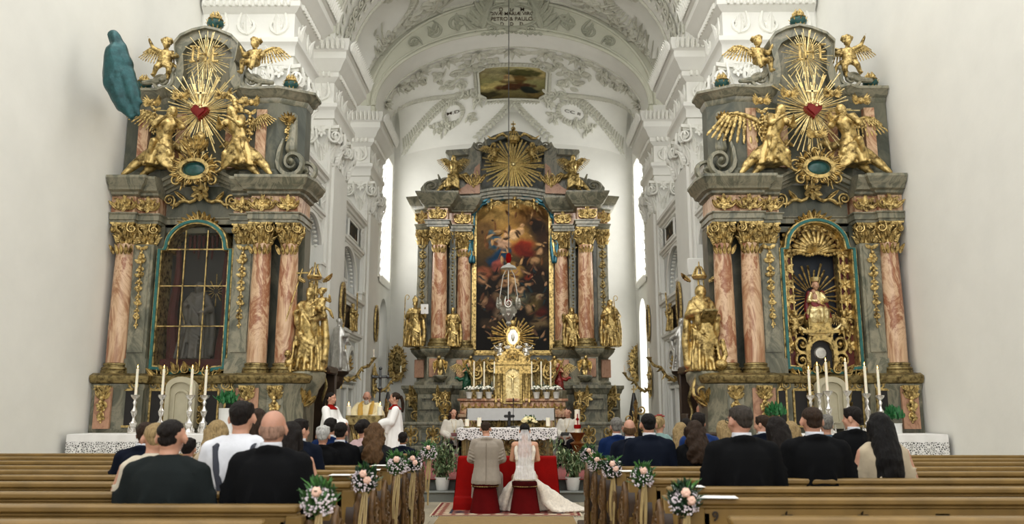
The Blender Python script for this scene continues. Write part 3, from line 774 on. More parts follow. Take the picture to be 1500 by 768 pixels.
def bput(t, a, y, rot, sx, sy, sz):
    A = 5.75; m = Ry(rot) @ Sc(sx, sy*1.7, sz); vs = []
    for p in t.v:
        p = m @ V(p); tt = max(-1.5, min(1.5, (a+p.x)/A)); x = A*sin(tt); z = bay(x, y+p.z); e = .03
        n = V(((bay(x+e, y+p.z)-bay(x-e, y+p.z))/(2*e), (bay(x, y+p.z+e)-bay(x, y+p.z-e))/(2*e), -1)).normalized(); vs.append(V((x, y+p.z, z))-n*p.y)
    b.add(vs, t.f)
for sg in (-1, 1):
    for i in range(34):
        d = -.97+1.94*i/33; y = 27.65+1.85*d; zl = 12.6+3.7*sqrt(1-d*d); q = 1-((zl-12.9)/4.3)**2 if zl > 12.9 else 1
        a = sg*5.75*math.asin(min(.999, sqrt(max(0, q)))); 
        bput(LEAF0, a-sg*.1, y, (pi/2)*sg*(1 if d > 0 else 1)+d*1.2, .16, .35, .34); bput(LEAF0, a-sg*.1, y, -d*1.2, .14, .35, .3)
    for k in range(60):
        a = sg*(1.5+k*.115); bput(LEAF0, a, 29.3, sg*pi/2+.4, .12, .3, .25); bput(LEAF0, a, 26.0, sg*pi/2-.4, .12, .3, .25)
    for (a, y, s_) in ((4.2, 26.5, .7), (4.8, 26.3, .5), (3.4, 26.6, .8), (2.6, 26.9, .8), (4.3, 28.9, .6), (3.4, 28.7, .8), (2.6, 28.4, .8), (1.8, 27.6, .9), (5.4, 29.0, .5), (6.1, 29.1, .4), (1.0, 28.5, .7)):
        bput(SCR, sg*a, y, sg*.8, sg*s_, .6, s_)
        for q in range(8): bput(LEAF0, sg*(a+rnd.uniform(-.4, .4)), y+rnd.uniform(-.3, .3), rnd.uniform(0, 6.28), s_*.4, .5, s_*.75)
    # panels with scrolls over the second pier
    for (x, z, w) in ((5.95, 13.6, .8),):
        b.put(SCR, T(sg*x, 23.34, z-.3) @ Sc(-sg*.8, .5, .8)); [b.put(LEAF, T(sg*x, 23.35, z-.6+.3*q) @ Ry(sg*(.5-q*.4)) @ Sc(.4, .4, .7)) for q in range(4)]
        b.ring([(sg*(x-.45), 12.8), (sg*(x-.45), 15), (sg*(x+.45), 15), (sg*(x+.45), 12.8)], [(sg*(x-.38), 12.88), (sg*(x-.38), 14.9), (sg*(x+.38), 14.9), (sg*(x+.38), 12.88)], 23.33, 23.4)
    # soffit of the arch at the second pier
    for q in range(12):
        t = .06+q*.09; x = -sg*-5.3*cos(t); z = 12.9+3.95*sin(t)
        for yy in (24.0, 25.2):
            b.put(LEAF, T(sg*5.3*cos(t), yy, z) @ Ry(-sg*t) @ Rz(sg*pi/2) @ Sc(.35, .4, .5))
        b.put(SCR, T(sg*5.28*cos(t), 24.6, z) @ Ry(-sg*t) @ Rz(sg*pi/2) @ Sc(.5, .4, .45*(1 if q % 2 else -1)))
    for yy in (23.5, 25.7): b.tube([(sg*5.32*cos(t), yy, 12.9+3.97*sin(t)) for t in [pi*.5*i/20 for i in range(21)]], .06, 6)
struct(b.obj('trim_choir_stucco', STUCCO_SHADE, sharp=60))
struct(MB().box(-8, 8, 19, 38, 18.2, 18.5).obj('ceiling_light_block', WHITE))  # unseen slab added above the vaults to keep sky light out
# ================================================================= figures
def head(b, c, s, yaw=0, pitch=0, roll=0, face=True, ears=True, beard=0, neck=True):
    m = T(*c) @ Rz(yaw) @ Rx(pitch) @ Ry(roll) @ Sc(s)
    b.ell((0, .06, .13), (.335, .4, .37), m, 16, 12); b.ell((0, -.1, -.1), (.26, .27, .36), m, 14, 10)
    b.ell((0, -.16, -.34), (.17, .16, .12), m, 10, 8); b.ell((0, .2, -.1), (.25, .2, .25), m, 10, 8)
    if face:
        b.cap((0, -.33, .08), (0, -.44, -.1), .035, .06, 8, m); b.cap((-.17, -.3, .13), (.17, -.3, .13), .055, .055, 8, m)
        b.ell((0, -.36, -.22), (.1, .05, .035), m, 8, 6); b.ell((0, -.3, -.38), (.08, .07, .06), m, 8, 6)
        for k in (-1, 1): b.ell((k*.12, -.31, .03), (.055, .05, .04), m, 8, 6); b.ell((k*.16, -.24, -.12), (.1, .1, .1), m, 8, 6)
    if ears:
        for k in (-1, 1): b.ell((k*.37, .03, -.04), (.05, .09, .15), m, 8, 6)
    if beard: b.ell((0, -.27, -.42), (.19, .17, .12+beard), m, 12, 8); b.cap((-.16, -.34, -.17), (.16, -.34, -.17), .05, .05, 8, m)
    return m
def eyes(c, s, yaw, pitch, parent, m0=None):
    m = T(*c) @ Rz(yaw) @ Rx(pitch) @ Sc(s); b = MB()
    for k in (-1, 1): b.ell((k*.12, -.352, .035), (.035, .02, .02), m, 8, 5)
    o = b.obj('eyes', mat('dark_iris', S(46, 34, 28), .3), parent)
    b = MB(); b.ell((0, -.395, -.225), (.085, .03, .024), m, 8, 5); b.obj('lips', mat('lips', S(176, 104, 92), .5), parent)
    b = MB(); [b.cap((k*.06, -.35, .135), (k*.19, -.31, .14), .018, .014, 6, m) for k in (-1, 1)]; b.obj('eyebrows', mat('brow_hair', S(70, 50, 36), .8), parent)
def hand(b, w, d, n, s, curl=.4, side=1):
    """w wrist, d finger direction, n palm normal, s hand length"""
    w, d, n = V(w), V(d).normalized(), V(n); n = (n-d*n.dot(d)).normalized(); x = d.cross(n)*side
    R3 = M4((( *x, 0), (*d, 0), (*n, 0), (0, 0, 0, 1))).transposed().to_3x3()
    b.ell(w+d*s*.27, (s*.2, s*.3, s*.09), seg=8, rings=6, rot=R3)
    for i, (o, L) in enumerate(((-.15, .38), (-.05, .43), (.05, .41), (.14, .33))):
        p0 = w+d*s*.48+x*o*s; d1 = (d*cos(curl*.6)+n*sin(curl*.6)); p1 = p0+d1*L*s*.55; d2 = d*cos(curl*1.8)+n*sin(curl*1.8); p2 = p1+d2*L*s*.5
        b.cap(p0, p1, s*.05, s*.045, 6); b.cap(p1, p2, s*.045, s*.036, 6)
    p0 = w+d*s*.12-x*s*.15; p1 = p0+(d*.7-x*.6+n*.3).normalized()*s*.22; p2 = p1+(d*.9+n*.4-x*.1).normalized()*s*.18
    b.cap(p0, p1, s*.06, s*.05, 6); b.cap(p1, p2, s*.05, s*.04, 6)
DJ = dict(pel=(0, 0, .53), wai=(0, 0, .61), che=(0, 0, .72), nec=(0, .005, .825), hed=(0, -.012, .925),
          sL=(-.108, 0, .795), eL=(-.135, .01, .64), wL=(-.14, -.03, .505), sR=(.108, 0, .795), eR=(.135, .01, .64), wR=(.14, -.03, .505),
          hL=(-.05, 0, .51), kL=(-.055, -.02, .28), aL=(-.055, .0, .045), tL=(-.065, -.09, .022),
          hR=(.05, 0, .51), kR=(.055, -.02, .28), aR=(.055, .0, .045), tR=(.065, -.09, .022))
def human(b, H, J=None, g=1, legs=True, arms=True, hands=True, yaw=0, pitch=0, roll=0, hs=.133, face=True, beard=0, fem=0, curl=.5, hdir=None, thin=False):
    j = {k: V(v)*H for k, v in {**DJ, **(J or {})}.items()}; r = H*g; tk = .72 if thin else 1
    b.chain([j['pel'], j['wai'], j['che']], [r*.08*tk, r*.066*tk, r*.078*tk], 12)
    ax = (j['sR']-j['sL']).normalized()
    for k in (-.5, .5): b.chain([j['che']+ax*k*.085*H, j['wai']+ax*k*.06*H, j['pel']+ax*k*.08*H], [r*.06*tk, r*.05*tk, r*.062*tk], 10)
    b.cap(j['sL']*.97+j['sR']*.03, j['sR']*.97+j['sL']*.03, r*.042*(.55 if thin else 1), r*.042*(.55 if thin else 1), 10); b.cap(j['che'], j['nec'], r*.06*tk, r*.036, 10); b.cap(j['nec'], j['hed'], r*.034, r*.034, 10)
    if fem:
        for k in (-1, 1): b.ell(j['che']+V((k*.042*H, -.062*H, 0)), .04*H, seg=10, rings=8)
    if arms:
        for s in 'LR':
            b.chain([j['s'+s], j['e'+s], j['w'+s]], [r*.033*tk, r*.026*tk, r*.017], 10)
            if hands:
                d = (j['w'+s]-j['e'+s]).normalized(); dd = V(hdir[s]) if hdir and s in hdir else d
                n = V((1 if s == 'L' else -1, -.4, 0)); hand(b, j['w'+s], dd, n, H*.1, curl, 1 if s == 'L' else -1)
    if legs:
        for s in 'LR':
            b.chain([j['h'+s], j['k'+s], j['a'+s]], [r*.052, r*.036, r*.022], 10); b.cap(j['a'+s], j['t'+s], r*.024, r*.02, 8)
    head(b, j['hed'], H*hs, yaw, pitch, roll, face, beard=beard)
    return j
def robe(b, lv, n=9, amp=.12, seg=40, tw=.6, seed=0, m=None):
    """closed folded gown: lv = [(z, cx, cy, rx, ry, amp)]"""
    rnd = random.Random(seed); ph = [rnd.uniform(0, 6.28) for _ in range(3)]
    vs = []; fs = []
    for (z, cx, cy, rx, ry, am) in lv:
        for i in range(seg):
            a = 2*pi*i/seg; f = 1+am*(.6*sin(n*a+ph[0]+tw*z*3)+.35*sin((n+4)*a+ph[1])+.3*sin((n//2+1)*a+ph[2]-z*2))
            vs.append((cx+rx*f*cos(a), cy+ry*f*sin(a), z))
    k = len(lv)
    for q in range(k-1):
        for i in range(seg):
            j = (i+1) % seg; fs.append((q*seg+i, q*seg+j, (q+1)*seg+j, (q+1)*seg+i))
    fs.append(tuple(range(seg))[::-1]); fs.append(tuple((k-1)*seg+i for i in range(seg)))
    return b.add(vs, fs, m)
def folds(b, a, c, r, n=5, sag=.1, spread=.06, seed=0):
    """ridges of cloth hanging between two points"""
    rnd = random.Random(seed); a, c = V(a), V(c)
    for i in range(n):
        o = V((0, 0, -spread*i)); sg = sag*(.6+.2*i)
        pts = [a+o*.6+(c-a)*t+o*.4*t+V((0, -.03*sin(pi*t), -sg*4*t*(1-t)*.5)) for t in [q/6 for q in range(7)]]
        b.chain(pts, [r*(.6+.5*sin(pi*q/6)) for q in range(7)], 6)
def hairdo(b, c, s, kind, yaw=0, pitch=0, seed=0, roll=0):
    m = T(*c) @ Rz(yaw) @ Rx(pitch) @ Ry(roll) @ Sc(s); rnd = random.Random(seed)
    if kind == 'short':
        b.ell((0, .09, .18), (.355, .42, .355), m, 16, 12); b.ell((0, .26, .0), (.27, .21, .25), m, 12, 8)
        for k in range(14): a = rnd.uniform(0, 6.28); b.ell((.24*cos(a), .07+.28*sin(a), .4-.08*rnd.random()), (.11, .13, .08), m, 8, 5)
    elif kind == 'crop':
        b.ell((0, .09, .19), (.345, .405, .33), m, 16, 12); b.ell((0, .25, -.02), (.27, .2, .25), m, 12, 8)
    elif kind == 'fringe':
        b.ell((0, .1, -.02), (.347, .375, .26), m, 16, 10); b.ell((0, .26, -.14), (.27, .19, .16), m, 12, 8)
    elif kind in ('long', 'wavy', 'bob'):
        b.ell((0, .09, .16), (.38, .44, .38), m, 16, 12)
        L = {'long': 1.9, 'wavy': 1.45, 'bob': .75}[kind]
        for k in range(15):
            a = -.35+(pi+.7)*k/14; x = .33*cos(a); y = .1+.33*sin(a)
            pts = []; rr = []
            for q in range(9):
                t = q/8; w = (.09 if kind == 'wavy' else .02)*sin(q*1.9+k)
                pts.append((x*(1+.25*t)+w, y*(1+.1*t)+w*.5+(.42*min(1, t*1.6) if 2 <= k <= 12 and kind != 'bob' else .12*t), .1-L*t)); rr.append(.12*(1-.45*t*t)+.02)
            b.chain([m @ V(p) for p in pts], [r_*s for r_ in rr], 6)
        b.ell((0, .28+(.22 if kind != 'bob' else 0), -L*.45), (.34, .16, L*.42), m, 12, 10)
    elif kind == 'bun':
        b.ell((0, .09, .16), (.375, .43, .375), m, 16, 12); b.ell((0, .3, -.02), (.26, .17, .22), m, 12, 8); b.ell((0, .5, .12), (.21, .2, .21), m, 12, 8)
        for k in range(8): a = k*.785; b.ell((.14*cos(a), .55, .12+.14*sin(a)), .085, m, 8, 5)
    elif kind == 'tail':
        b.ell((0, .09, .15), (.37, .43, .37), m, 16, 12); b.ell((0, .48, .12), .12, m, 10, 6)
        for q in range(5): b.chain([m @ V((.05*(q-2)+.03*sin(t_*2+q), .52+.1*sin(t_*.5)+.02*q, .1-.22*t_)) for t_ in range(7)], [s*r_ for r_ in (.08, .1, .11, .11, .1, .08, .05)], 6)
def wing(span=1, n=13, flip=1):
    """one spread wing, root at origin, stretching to +x and up; feathers in two rows"""
    b = MB()
    arm = [V((0, 0, 0)), V((.22, .04, .2)), V((.5, .05, .34)), V((.72, .03, .34))]
    b.chain([p*span for p in arm], [.06*span, .06*span, .045*span, .02*span], 8)
    def pt(t):
        t *= 3; i = min(2, int(t)); return arm[i]+(arm[i+1]-arm[i])*(t-i)
    for row, (L0, L1, yy) in enumerate(((.34, .62, .05), (.2, .34, .0))):
        for i in range(n):
            t = i/(n-1); p = pt(t); a = -pi/2-.5+t*1.35; L = L0+(L1-L0)*sin(t*pi*.62)
            d = V((cos(a), .0, sin(a)))
            for q in range(4):
                c = p+d*L*(q+.5)/4+V((0, yy-.02*q, 0)); b.ell(c*span, (span*.045*(1.1-.15*q), span*.014, span*L*.16), seg=6, rings=5, rot=(Ry(-a-pi/2) if False else Ry(pi/2-a)).to_3x3())
    if flip < 0: b.v = [(-x, y, z) for x, y, z in b.v]; b.f = [f[::-1] for f in b.f]
    return b
WING = {1: wing().mesh('wing', 60), -1: wing(flip=-1).mesh('wing', 60)}
for w_ in WING.values(): w_.materials.append(GOLD)
def add_wing(parent, side, loc, rot, s, m=None):
    me = WING[side]
    if m is not None and m is not GOLD:
        me = me.copy(); me.materials.clear(); me.materials.append(m)
    o = link('wing', me, parent, loc); o.rotation_euler = rot; o.scale = (s,)*3; return o
_meshes = {}
def cached(key, fn):
    if key not in _meshes: _meshes[key] = fn()
    return _meshes[key]
def putto_mesh(pose, voxel=.022):
    """chubby child, 1 high; pose 0 striding with raised arm, 1 sitting, 2 flying"""
    b = MB()
    if pose == 0: J = dict(k1=(-.16, -.12, .22), a1=(-.24, .02, .06), k2=(.1, -.04, .2), a2=(.06, .06, .02), e1=(-.28, -.05, .7), w1=(-.36, -.12, .86), e2=(.26, -.06, .56), w2=(.18, -.2, .48))
    elif pose == 1: J = dict(k1=(-.14, -.26, .36), a1=(-.12, -.3, .1), k2=(.16, -.24, .34), a2=(.2, -.2, .08), e1=(-.26, -.06, .54), w1=(-.3, -.2, .44), e2=(.28, -.02, .58), w2=(.3, -.14, .74))
    else: J = dict(k1=(-.1, .1, .2), a1=(-.2, .3, .1), k2=(.12, .0, .18), a2=(.16, .2, .0), e1=(-.26, -.12, .6), w1=(-.14, -.28, .66), e2=(.28, -.1, .66), w2=(.32, -.26, .78))
    b.ell((0, 0, .58), (.14, .11, .15)); b.ell((0, -.03, .46), (.135, .12, .12)); b.ell((0, .02, .38), (.14, .11, .1))
    for k, s in (('1', -1), ('2', 1)):
        b.chain([(s*.07, 0, .36), J['k'+k], J['a'+k]], [.085, .07, .045], 10); a = V(J['a'+k]); b.cap(a, a+V((s*.02, -.1, -.02)), .04, .03, 8)
        b.chain([(s*.14, 0, .66), J['e'+k], J['w'+k]], [.058, .05, .035], 10); hand(b, J['w'+k], V(J['w'+k])-V(J['e'+k]), (0, -1, .1), .11, .5, s)
    b.cap((0, 0, .66), (0, -.01, .78), .06, .05); head(b, (0, -.03, .86), .27, yaw=(-.4, .3, .2)[pose], pitch=.1)
    for k in range(12): a = k*2.4; b.ell((.11*cos(a), .03+.11*sin(a), .93+.02*(k % 3)), .045, seg=7, rings=5)
    folds(b, (-.16, -.08, .44), (.16, -.06, .36), .035, 3, .06, .05, pose)
    b.chain([(.16, .0, .38), (.26, .06, .3), (.3, .12, .16), (.36, .14, .06)], [.04, .05, .05, .02], 7)
    return remesh(b, voxel, 1)
def putto(name, label, pose, loc, rz, h, material, group=None, mirror=1, wings=True, rx=0):
    t = thing(name, label, 'cherub', loc, rz, group)
    me = cached(('putto', pose), lambda: putto_mesh(pose)).copy(); me.materials.clear(); me.materials.append(material)
    o = link('body', me, t); o.scale = (h*mirror, h, h); o.rotation_euler = (rx, 0, 0)
    if wings:
        for s in (-1, 1): add_wing(t, s, (s*.05*h, .1*h, .6*h), (0, -s*.1, s*.5), h*.62, material)
    return t
def t_cherub():
    b = MB(); b.ell((0, 0, .06), (.19, .19, .22)); head(b, (0, -.02, .06), .46)
    for k in range(10): a = k*.7; b.ell((.17*cos(a), .02, .16+.14*sin(a)), .07, seg=7, rings=5)
    return b
def cherub_wings(b, m, s=1):
    for sg in (-1, 1):
        for i in range(7):
            a = sg*(.5+i*.27); b.put(LEAF, m @ T(sg*.12*s, -.02*s, -.02*s) @ Ry(a) @ Sc(.2*s, .35*s, (.72-.05*i)*s))
CHER = None
def cherub_head(b, x, y, z, s, rot=0):
    """winged child's head, relief"""
    m = T(x, y, z) @ Ry(rot); b.put(t_cherub(), m @ Sc(s)); cherub_wings(b, m, s)
def saint_mesh(seed, mitre=False, beard=True, hood=False, arms=0, H=1.0, voxel=.012):
    rnd = random.Random(seed); b = MB(); sw = rnd.choice((-1, 1))*.02
    robe(b, [(0, sw, .01, .175, .14, .16), (.06, sw, .005, .165, .125, .16), (.2, sw*.7, 0, .145, .11, .14), (.36, sw*.3, -.005, .13, .1, .1), (.5, 0, -.005, .125, .095, .07), (.62, 0, 0, .105, .08, .04), (.72, 0, 0, .115, .08, .03), (.8, 0, 0, .1, .065, .0), (.835, 0, 0, .05, .04, 0)], n=8, seed=seed)
    A = [dict(eL=(-.17, -.02, .66), wL=(-.1, -.14, .68), eR=(.18, -.03, .65), wR=(.12, -.16, .6)),
         dict(eL=(-.2, -.02, .68), wL=(-.22, -.14, .78), eR=(.17, -.02, .65), wR=(.06, -.14, .62)),
         dict(eL=(-.17, -.02, .66), wL=(-.04, -.13, .72), eR=(.2, -.04, .7), wR=(.23, -.14, .82))][arms]
    j = human(b, 1, A, 1.15, legs=False, yaw=rnd.uniform(-.4, .4), pitch=.12, hs=.145, beard=.1 if beard else 0)
    for s in 'LR': b.chain([j['s'+s], j['e'+s], j['w'+s]], [.045, .05, .045], 10); e = V(j['w'+s]); b.chain([e, e+V((0, .02, -.12)), e+V((.01, .03, -.2))], [.035, .04, .015], 8)
    # mantle thrown across the body
    folds(b, (-.13*1, -.05, .79), (.13, -.1, .45), .02, 6, .05, .035, seed)
    folds(b, (-.14, -.06, .5), (.1, -.12, .3), .018, 5, .08, .05, seed+1)
    for k in range(5): x = -.13+.065*k; b.chain([(x, -.1, .4), (x*1.2+sw, -.125, .2), (x*1.35+sw, -.15, .02)], [.014, .02, .024], 6)
    for s in (-1, 1): b.chain([(s*.12, .02, .8), (s*.17, .04, .6), (s*.2, .03, .35), (s*.19, .02, .08)], [.04, .045, .05, .05], 8)
    b.box(-.19, .19, -.14, .15, 0, .02)
    c = (0, -.012, .925)
    if mitre: b.prism([(-.055, .97), (-.06, 1.03), (0, 1.12), (.06, 1.03), (.055, .97)], -.06, .05)
    elif hood: b.ell((0, .015, .94), (.07, .075, .085)); b.chain([(-.08, .0, .85), (0, -.05, .8), (.08, 0, .85)], [.035, .03, .035], 8)
    else:
        hairdo(b, c, .145, 'bob' if rnd.random() < .6 else 'short', seed=seed)
    return remesh(b, voxel, 1, (.004, 22))
def angel_mesh(pose, voxel=.013):
    """large gilded angel, unit height; 0 kneeling turned, 1 half flying"""
    b = MB()
    if pose == 0:
        J = dict(pel=(0, 0, .4), wai=(.02, -.02, .5), che=(.05, -.05, .62), nec=(.08, -.07, .72), hed=(.1, -.1, .8), sL=(-.05, -.05, .7), sR=(.17, -.05, .68),
                 eL=(-.1, -.14, .58), wL=(.02, -.24, .66), eR=(.22, -.15, .58), wR=(.14, -.27, .64), hL=(-.06, 0, .4), kL=(-.1, -.2, .34), aL=(-.16, -.08, .1), tL=(-.2, -.16, .05), hR=(.06, 0, .38), kR=(.1, -.16, .2), aR=(.1, .12, .12), tR=(.12, .2, .08))
    else:
        J = dict(pel=(0, 0, .42), wai=(.01, -.01, .52), che=(.02, -.03, .64), nec=(.02, -.05, .745), hed=(.0, -.07, .84), sL=(-.1, -.02, .72), sR=(.12, -.04, .72),
                 eL=(-.2, -.1, .66), wL=(-.27, -.16, .76), eR=(.2, -.14, .62), wR=(.08, -.24, .62), hL=(-.06, 0, .4), kL=(-.12, -.12, .24), aL=(-.1, -.02, .04), tL=(-.12, -.1, .02), hR=(.06, 0, .38), kR=(.1, -.06, .2), aR=(.14, .1, .05), tR=(.16, .04, 0))
    j = human(b, 1, J, 1.15, yaw=.5 if pose == 0 else -.4, pitch=.15, hs=.135)
    hairdo(b, j['hed'], .14, 'bob', .5 if pose == 0 else -.4)
    robe(b, [(.06, -.04, .02, .17, .15, .25), (.2, -.02, 0, .17, .14, .2), (.34, 0, -.01, .14, .12, .1), (.46, .01, 0, .1, .085, .05), (.56, .02, -.02, .09, .075, .02)], 7, seed=pose+5)
    folds(b, (-.14, -.1, .4), (.16, -.14, .22), .025, 6, .06, .045, pose)
    b.chain([(.1, .05, .4), (.22, .1, .36), (.32, .12, .44), (.4, .1, .4)], [.05, .06, .05, .02], 8)
    b.chain([(-.08, .05, .3), (-.2, .08, .2), (-.34, .1, .06), (-.44, .08, -.06)], [.07, .075, .06, .03], 8)
    b.chain([(-.05, .06, .25), (-.12, .1, .08), (-.24, .12, -.06)], [.07, .07, .03], 8)
    for s in 'LR': b.chain([j['s'+s], j['e'+s]], [.05, .05], 8)
    return remesh(b, voxel, 1, (.005, 20))
def figure(name, label, cat, key, fn, loc, rz, h, material=None, group=None, mirror=1):
    material = material or GOLD
    t = thing(name, label, cat, loc, rz, group)
    me = cached(key, fn)
    if me.materials and me.materials[0] is not material: me = me.copy()
    me.materials.clear(); me.materials.append(material)
    o = link('body', me, t); o.scale = (h*mirror, h, h); return t
def stick(parent, name, a, b_, r, m, top=None):
    b = MB(); b.tube([a, b_], r, 8)
    if top == 'cross': c = V(b_); b.box(c.x-.12, c.x+.12, c.y-.012, c.y+.012, c.z-.1, c.z-.07)
    if top == 'crook': c = V(b_); b.tube([(c.x+.08*(1-cos(q*.7)), c.y, c.z+.09*sin(q*.7)*1.1+.02*q*0) for q in range(8)], .016, 7)
    return b.obj(name, m, parent)
def book(parent, c, w, m1, m2, rot=0):
    b = MB(); mm = T(*c) @ Rx(rot); b.rbox(-w/2, w/2, -.03, .03, -w*.65, w*.65, .008, mm); o = b.obj('book', m1, parent)
# ================================================================= high altar
HY = 33.0
HA = thing('high_altar', 'towering high altar of grey-green and salmon marble with gilded capitals around a huge dark painting', 'altar', (0, HY, 0))
def hx(px, py, dy=0):
    p = P(px, py, HY+dy); return p.x, p.z
def hz(py, dy=0): return P(751, py, HY+dy).z
CHERT = t_cherub()
def sym(path): return path + [(-x, y) for x, y in path[::-1]]
halfp = [(-4.0, 1.9), (-4.0, .45), (-3.5, .3), (-3.5, -.4), (-2.62, -.4), (-2.62, .45), (-2.5, .5), (-1.72, .5), (-1.66, 1.5)]
zb, z1, z2, z3 = .36, hz(612), hz(565), hz(513)
# plinth (three stages) left and right wings and the middle
for sg, nm in ((-1, 'left'), (1, 'right')):
    def mir(pa): return [(sg*-x, y) for x, y in pa][::(1 if sg < 0 else -1)]
    b = MB()
    pl = [(-4.3, 2), (-4.3, .25), (-3.7, .05), (-3.7, -.6), (-2.5, -.6), (-2.45, .2), (-1.95, .3), (-1.9, 1.6)]
    b.sweep(mir(pl), [(0, zb), (.12, zb), (.12, zb+.3), (.05, zb+.38), (0, zb+.42), (0, z2-.35), (.06, z2-.3), (.1, z2-.18), (.16, z2-.12), (.16, z2), (-.3, z2)])
    # raised marble panels on the base
    for (x0, x1, y) in ((-4.2, -3.78, .0), (-3.6, -2.6, -.66)):
        xa, xb = sorted((-sg*x0, -sg*x1)); b.ring([(xa, 1.55), (xa, z2-.45), (xb, z2-.45), (xb, 1.55)], [(xa+.07, 1.62), (xa+.07, z2-.52), (xb-.07, z2-.52), (xb-.07, 1.62)], y-.05, y+.3)
    fixn(b.obj('plinth', GREEN, HA))
    b = MB()
    b.sweep(mir(halfp), [(-.02, z2), (-.02, z2+.12), (-.1, z2+.2), (-.1, z3-.3), (-.02, z3-.22), (.05, z3-.15), (.12, z3-.06), (.14, z3+.02), (.14, z3+.1), (.02, z3+.12), (-.4, z3+.12)])
    fixn(b.obj('pedestal', GREEN, HA))
    for (x, y, w) in ((-3.78, .38, .4), (-2.56+.5, .45, .45), (-3.06, -.36, .5)):
        b = MB(); b.rbox(-sg*x-w/2, -sg*x+w/2, y-.02, y+.1, z2+.32, z3-.36, .02); b.obj('pedestal_panel', PINKD, HA)
    # shelf edge gilding
    b = MB(); b.sweep(mir(halfp), [(.13, z3+.03), (.165, z3+.04), (.165, z3+.08), (.13, z3+.1)]); fixn(b.obj('gilded_edge', GOLDD, HA))
    # back slab and entablature
    zc = hz(335)
    b = MB(); xa, xb = sorted((sg*4.0, sg*1.62)); b.box(xa, xb, 1.3, 1.9, z3, hz(290)); 
    b.box(*sorted((sg*2.62, sg*2.4)), .55, 1.4, z3, zc); b.box(*sorted((sg*3.6, sg*3.35)), .45, 1.4, z3, zc)
    fixn(b.obj('back_slab', GREEN2, HA))
    zf0, zf1, zk = hz(326), hz(308), hz(287)
    b = MB()
    b.sweep(mir(halfp), [(-.3, zc), (0, zc), (0, zc+.09), (.05, zc+.1), (.05, zf0-.04), (.1, zf0-.02), (.1, zf0+.02), (-.03, zf0+.03), (-.3, zf0+.03)])
    b.sweep(mir(halfp), [(-.3, zf1-.02), (.0, zf1), (.08, zf1+.04), (.1, zf1+.1), (.2, zf1+.16), (.24, zf1+.26), (.3, zf1+.3), (.36, zf1+.42), (.4, zk-.12), (.44, zk-.04), (.44, zk), (-.3, zk+.1)])
    fixn(b.obj('cornice', GREEN, HA))
    b = MB(); b.sweep(mir(halfp), [(-.03, zf0), (-.03, zf1)]); fixn(b.obj('frieze', PINK, HA))
    zm = (zf0+zf1)/2
    for (x, y, w) in ((-3.78, .32, .55), (-3.06, -.42, .8), (-2.1, .48, .7)):
        b = MB()
        for k in (-1, 1): b.put(SCR, T(-sg*x+k*w*.26, y-.03, zm) @ Sc(k*.34, .5, .34)); b.put(LEAF, T(-sg*x+k*w*.2, y-.02, zm-.18) @ Ry(k*.4) @ Sc(.25, .4, .4))
        b.put(ROSE, T(-sg*x, y-.06, zm+.03) @ Sc(.3)); b.box(-sg*x-w*.4, -sg*x+w*.4, y-.03, y+.02, zm-.03, zm+.03)
        garland(b, -sg*x-w*.45, zm+.12, -sg*x+w*.45, zm+.12, .22, y-.06, .05, 8)
        b.obj('frieze_ornament', GOLD, HA)
    # columns, pilasters and capitals
    for (px, dy, r) in ((643.5, 0, .31), (679.5, .95, .29)):
        x = abs(P(px, 420, HY+dy).x)*sg; zt = zc-.72 if dy < .5 else zc-.72
        b = MB(); zc0 = z3+.12+.34
        b.lathe([(r*1.0, zc0), (r*1.02, zc0+1.2), (r*.98, zc0+2.6), (r*.9, zt)], 28, T(x, dy, 0)); o = b.obj('column', PINK, HA)
        b = MB(); b.lathe(base_prof(r, .34), 28, T(x, dy, z3+.12)); b.obj('column_base', GOLDD, o)
        b = MB(); cap_at(b, x, dy, zt-.02, r*2.35, zc-zt+.02); 
        for k in range(5): b.put(LEAF, T(x+(k-2)*.1, dy-r*.95, zt-.34) @ Ry((k-2)*.15) @ Sc(.14, .3, .3))
        b.obj('capital', GOLD, o)
    for (xp, dy, w) in ((3.72, .36, .46), (2.5, .62, .3)):
        x = sg*xp; b = MB(); b.rbox(x-w/2, x+w/2, dy, dy+.5, z3+.4, zc-.6, .02); b.rbox(x-w/2-.05, x+w/2+.05, dy-.05, dy+.5, z3+.1, z3+.4, .03); o = b.obj('pilaster', GREEN, HA)
        b = MB(); cap_at(b, x, dy+.2, zc-.66, w*1.25, .68, .6); b.obj('capital', GOLD, o)
        b = MB(); drop(b, x, dy-.04, z3+.9, zc-.75, .2, 24, seed=int(xp*10)); b.obj('garland', GOLDD, o)
    # volute block, scroll panel and side parapet of the attic
    b = MB()
    oc = [hx(px, py, .6) for px, py in ((704, 290), (704, 215), (694, 208), (690, 216), (676, 222), (660, 228), (664, 236), (668, 246), (660, 260), (646, 266), (640, 262), (622, 268), (616, 276), (618, 288))]
    b.prism([(-sg*x, z) for x, z in oc], .6, 1.4); b.prism([(-sg*x, z) for x, z in [hx(px, py, .5) for px, py in ((686, 220), (654, 222), (653, 226), (657, 230), (686, 228))]], .3, 1.5)
    for (px, py, s_) in ((632, 272, .7), (655, 268, .8), (703, 213, .5)):
        x, z = hx(px, py, .5); b.put(SCR, T(-sg*x, .55, z) @ Sc(sg*s_, .9, s_*.8))
    fixn(b.obj('attic_volute', GREEN, HA))
    b = MB(); pc = [hx(px, py, .5) for px, py in ((703, 284), (703, 240), (696, 246), (692, 262), (680, 274), (668, 281), (668, 285))]
    b.prism([(-sg*x, z) for x, z in pc], .42, .6); o = b.obj('attic_panel', PINKD, HA); fixn(o)
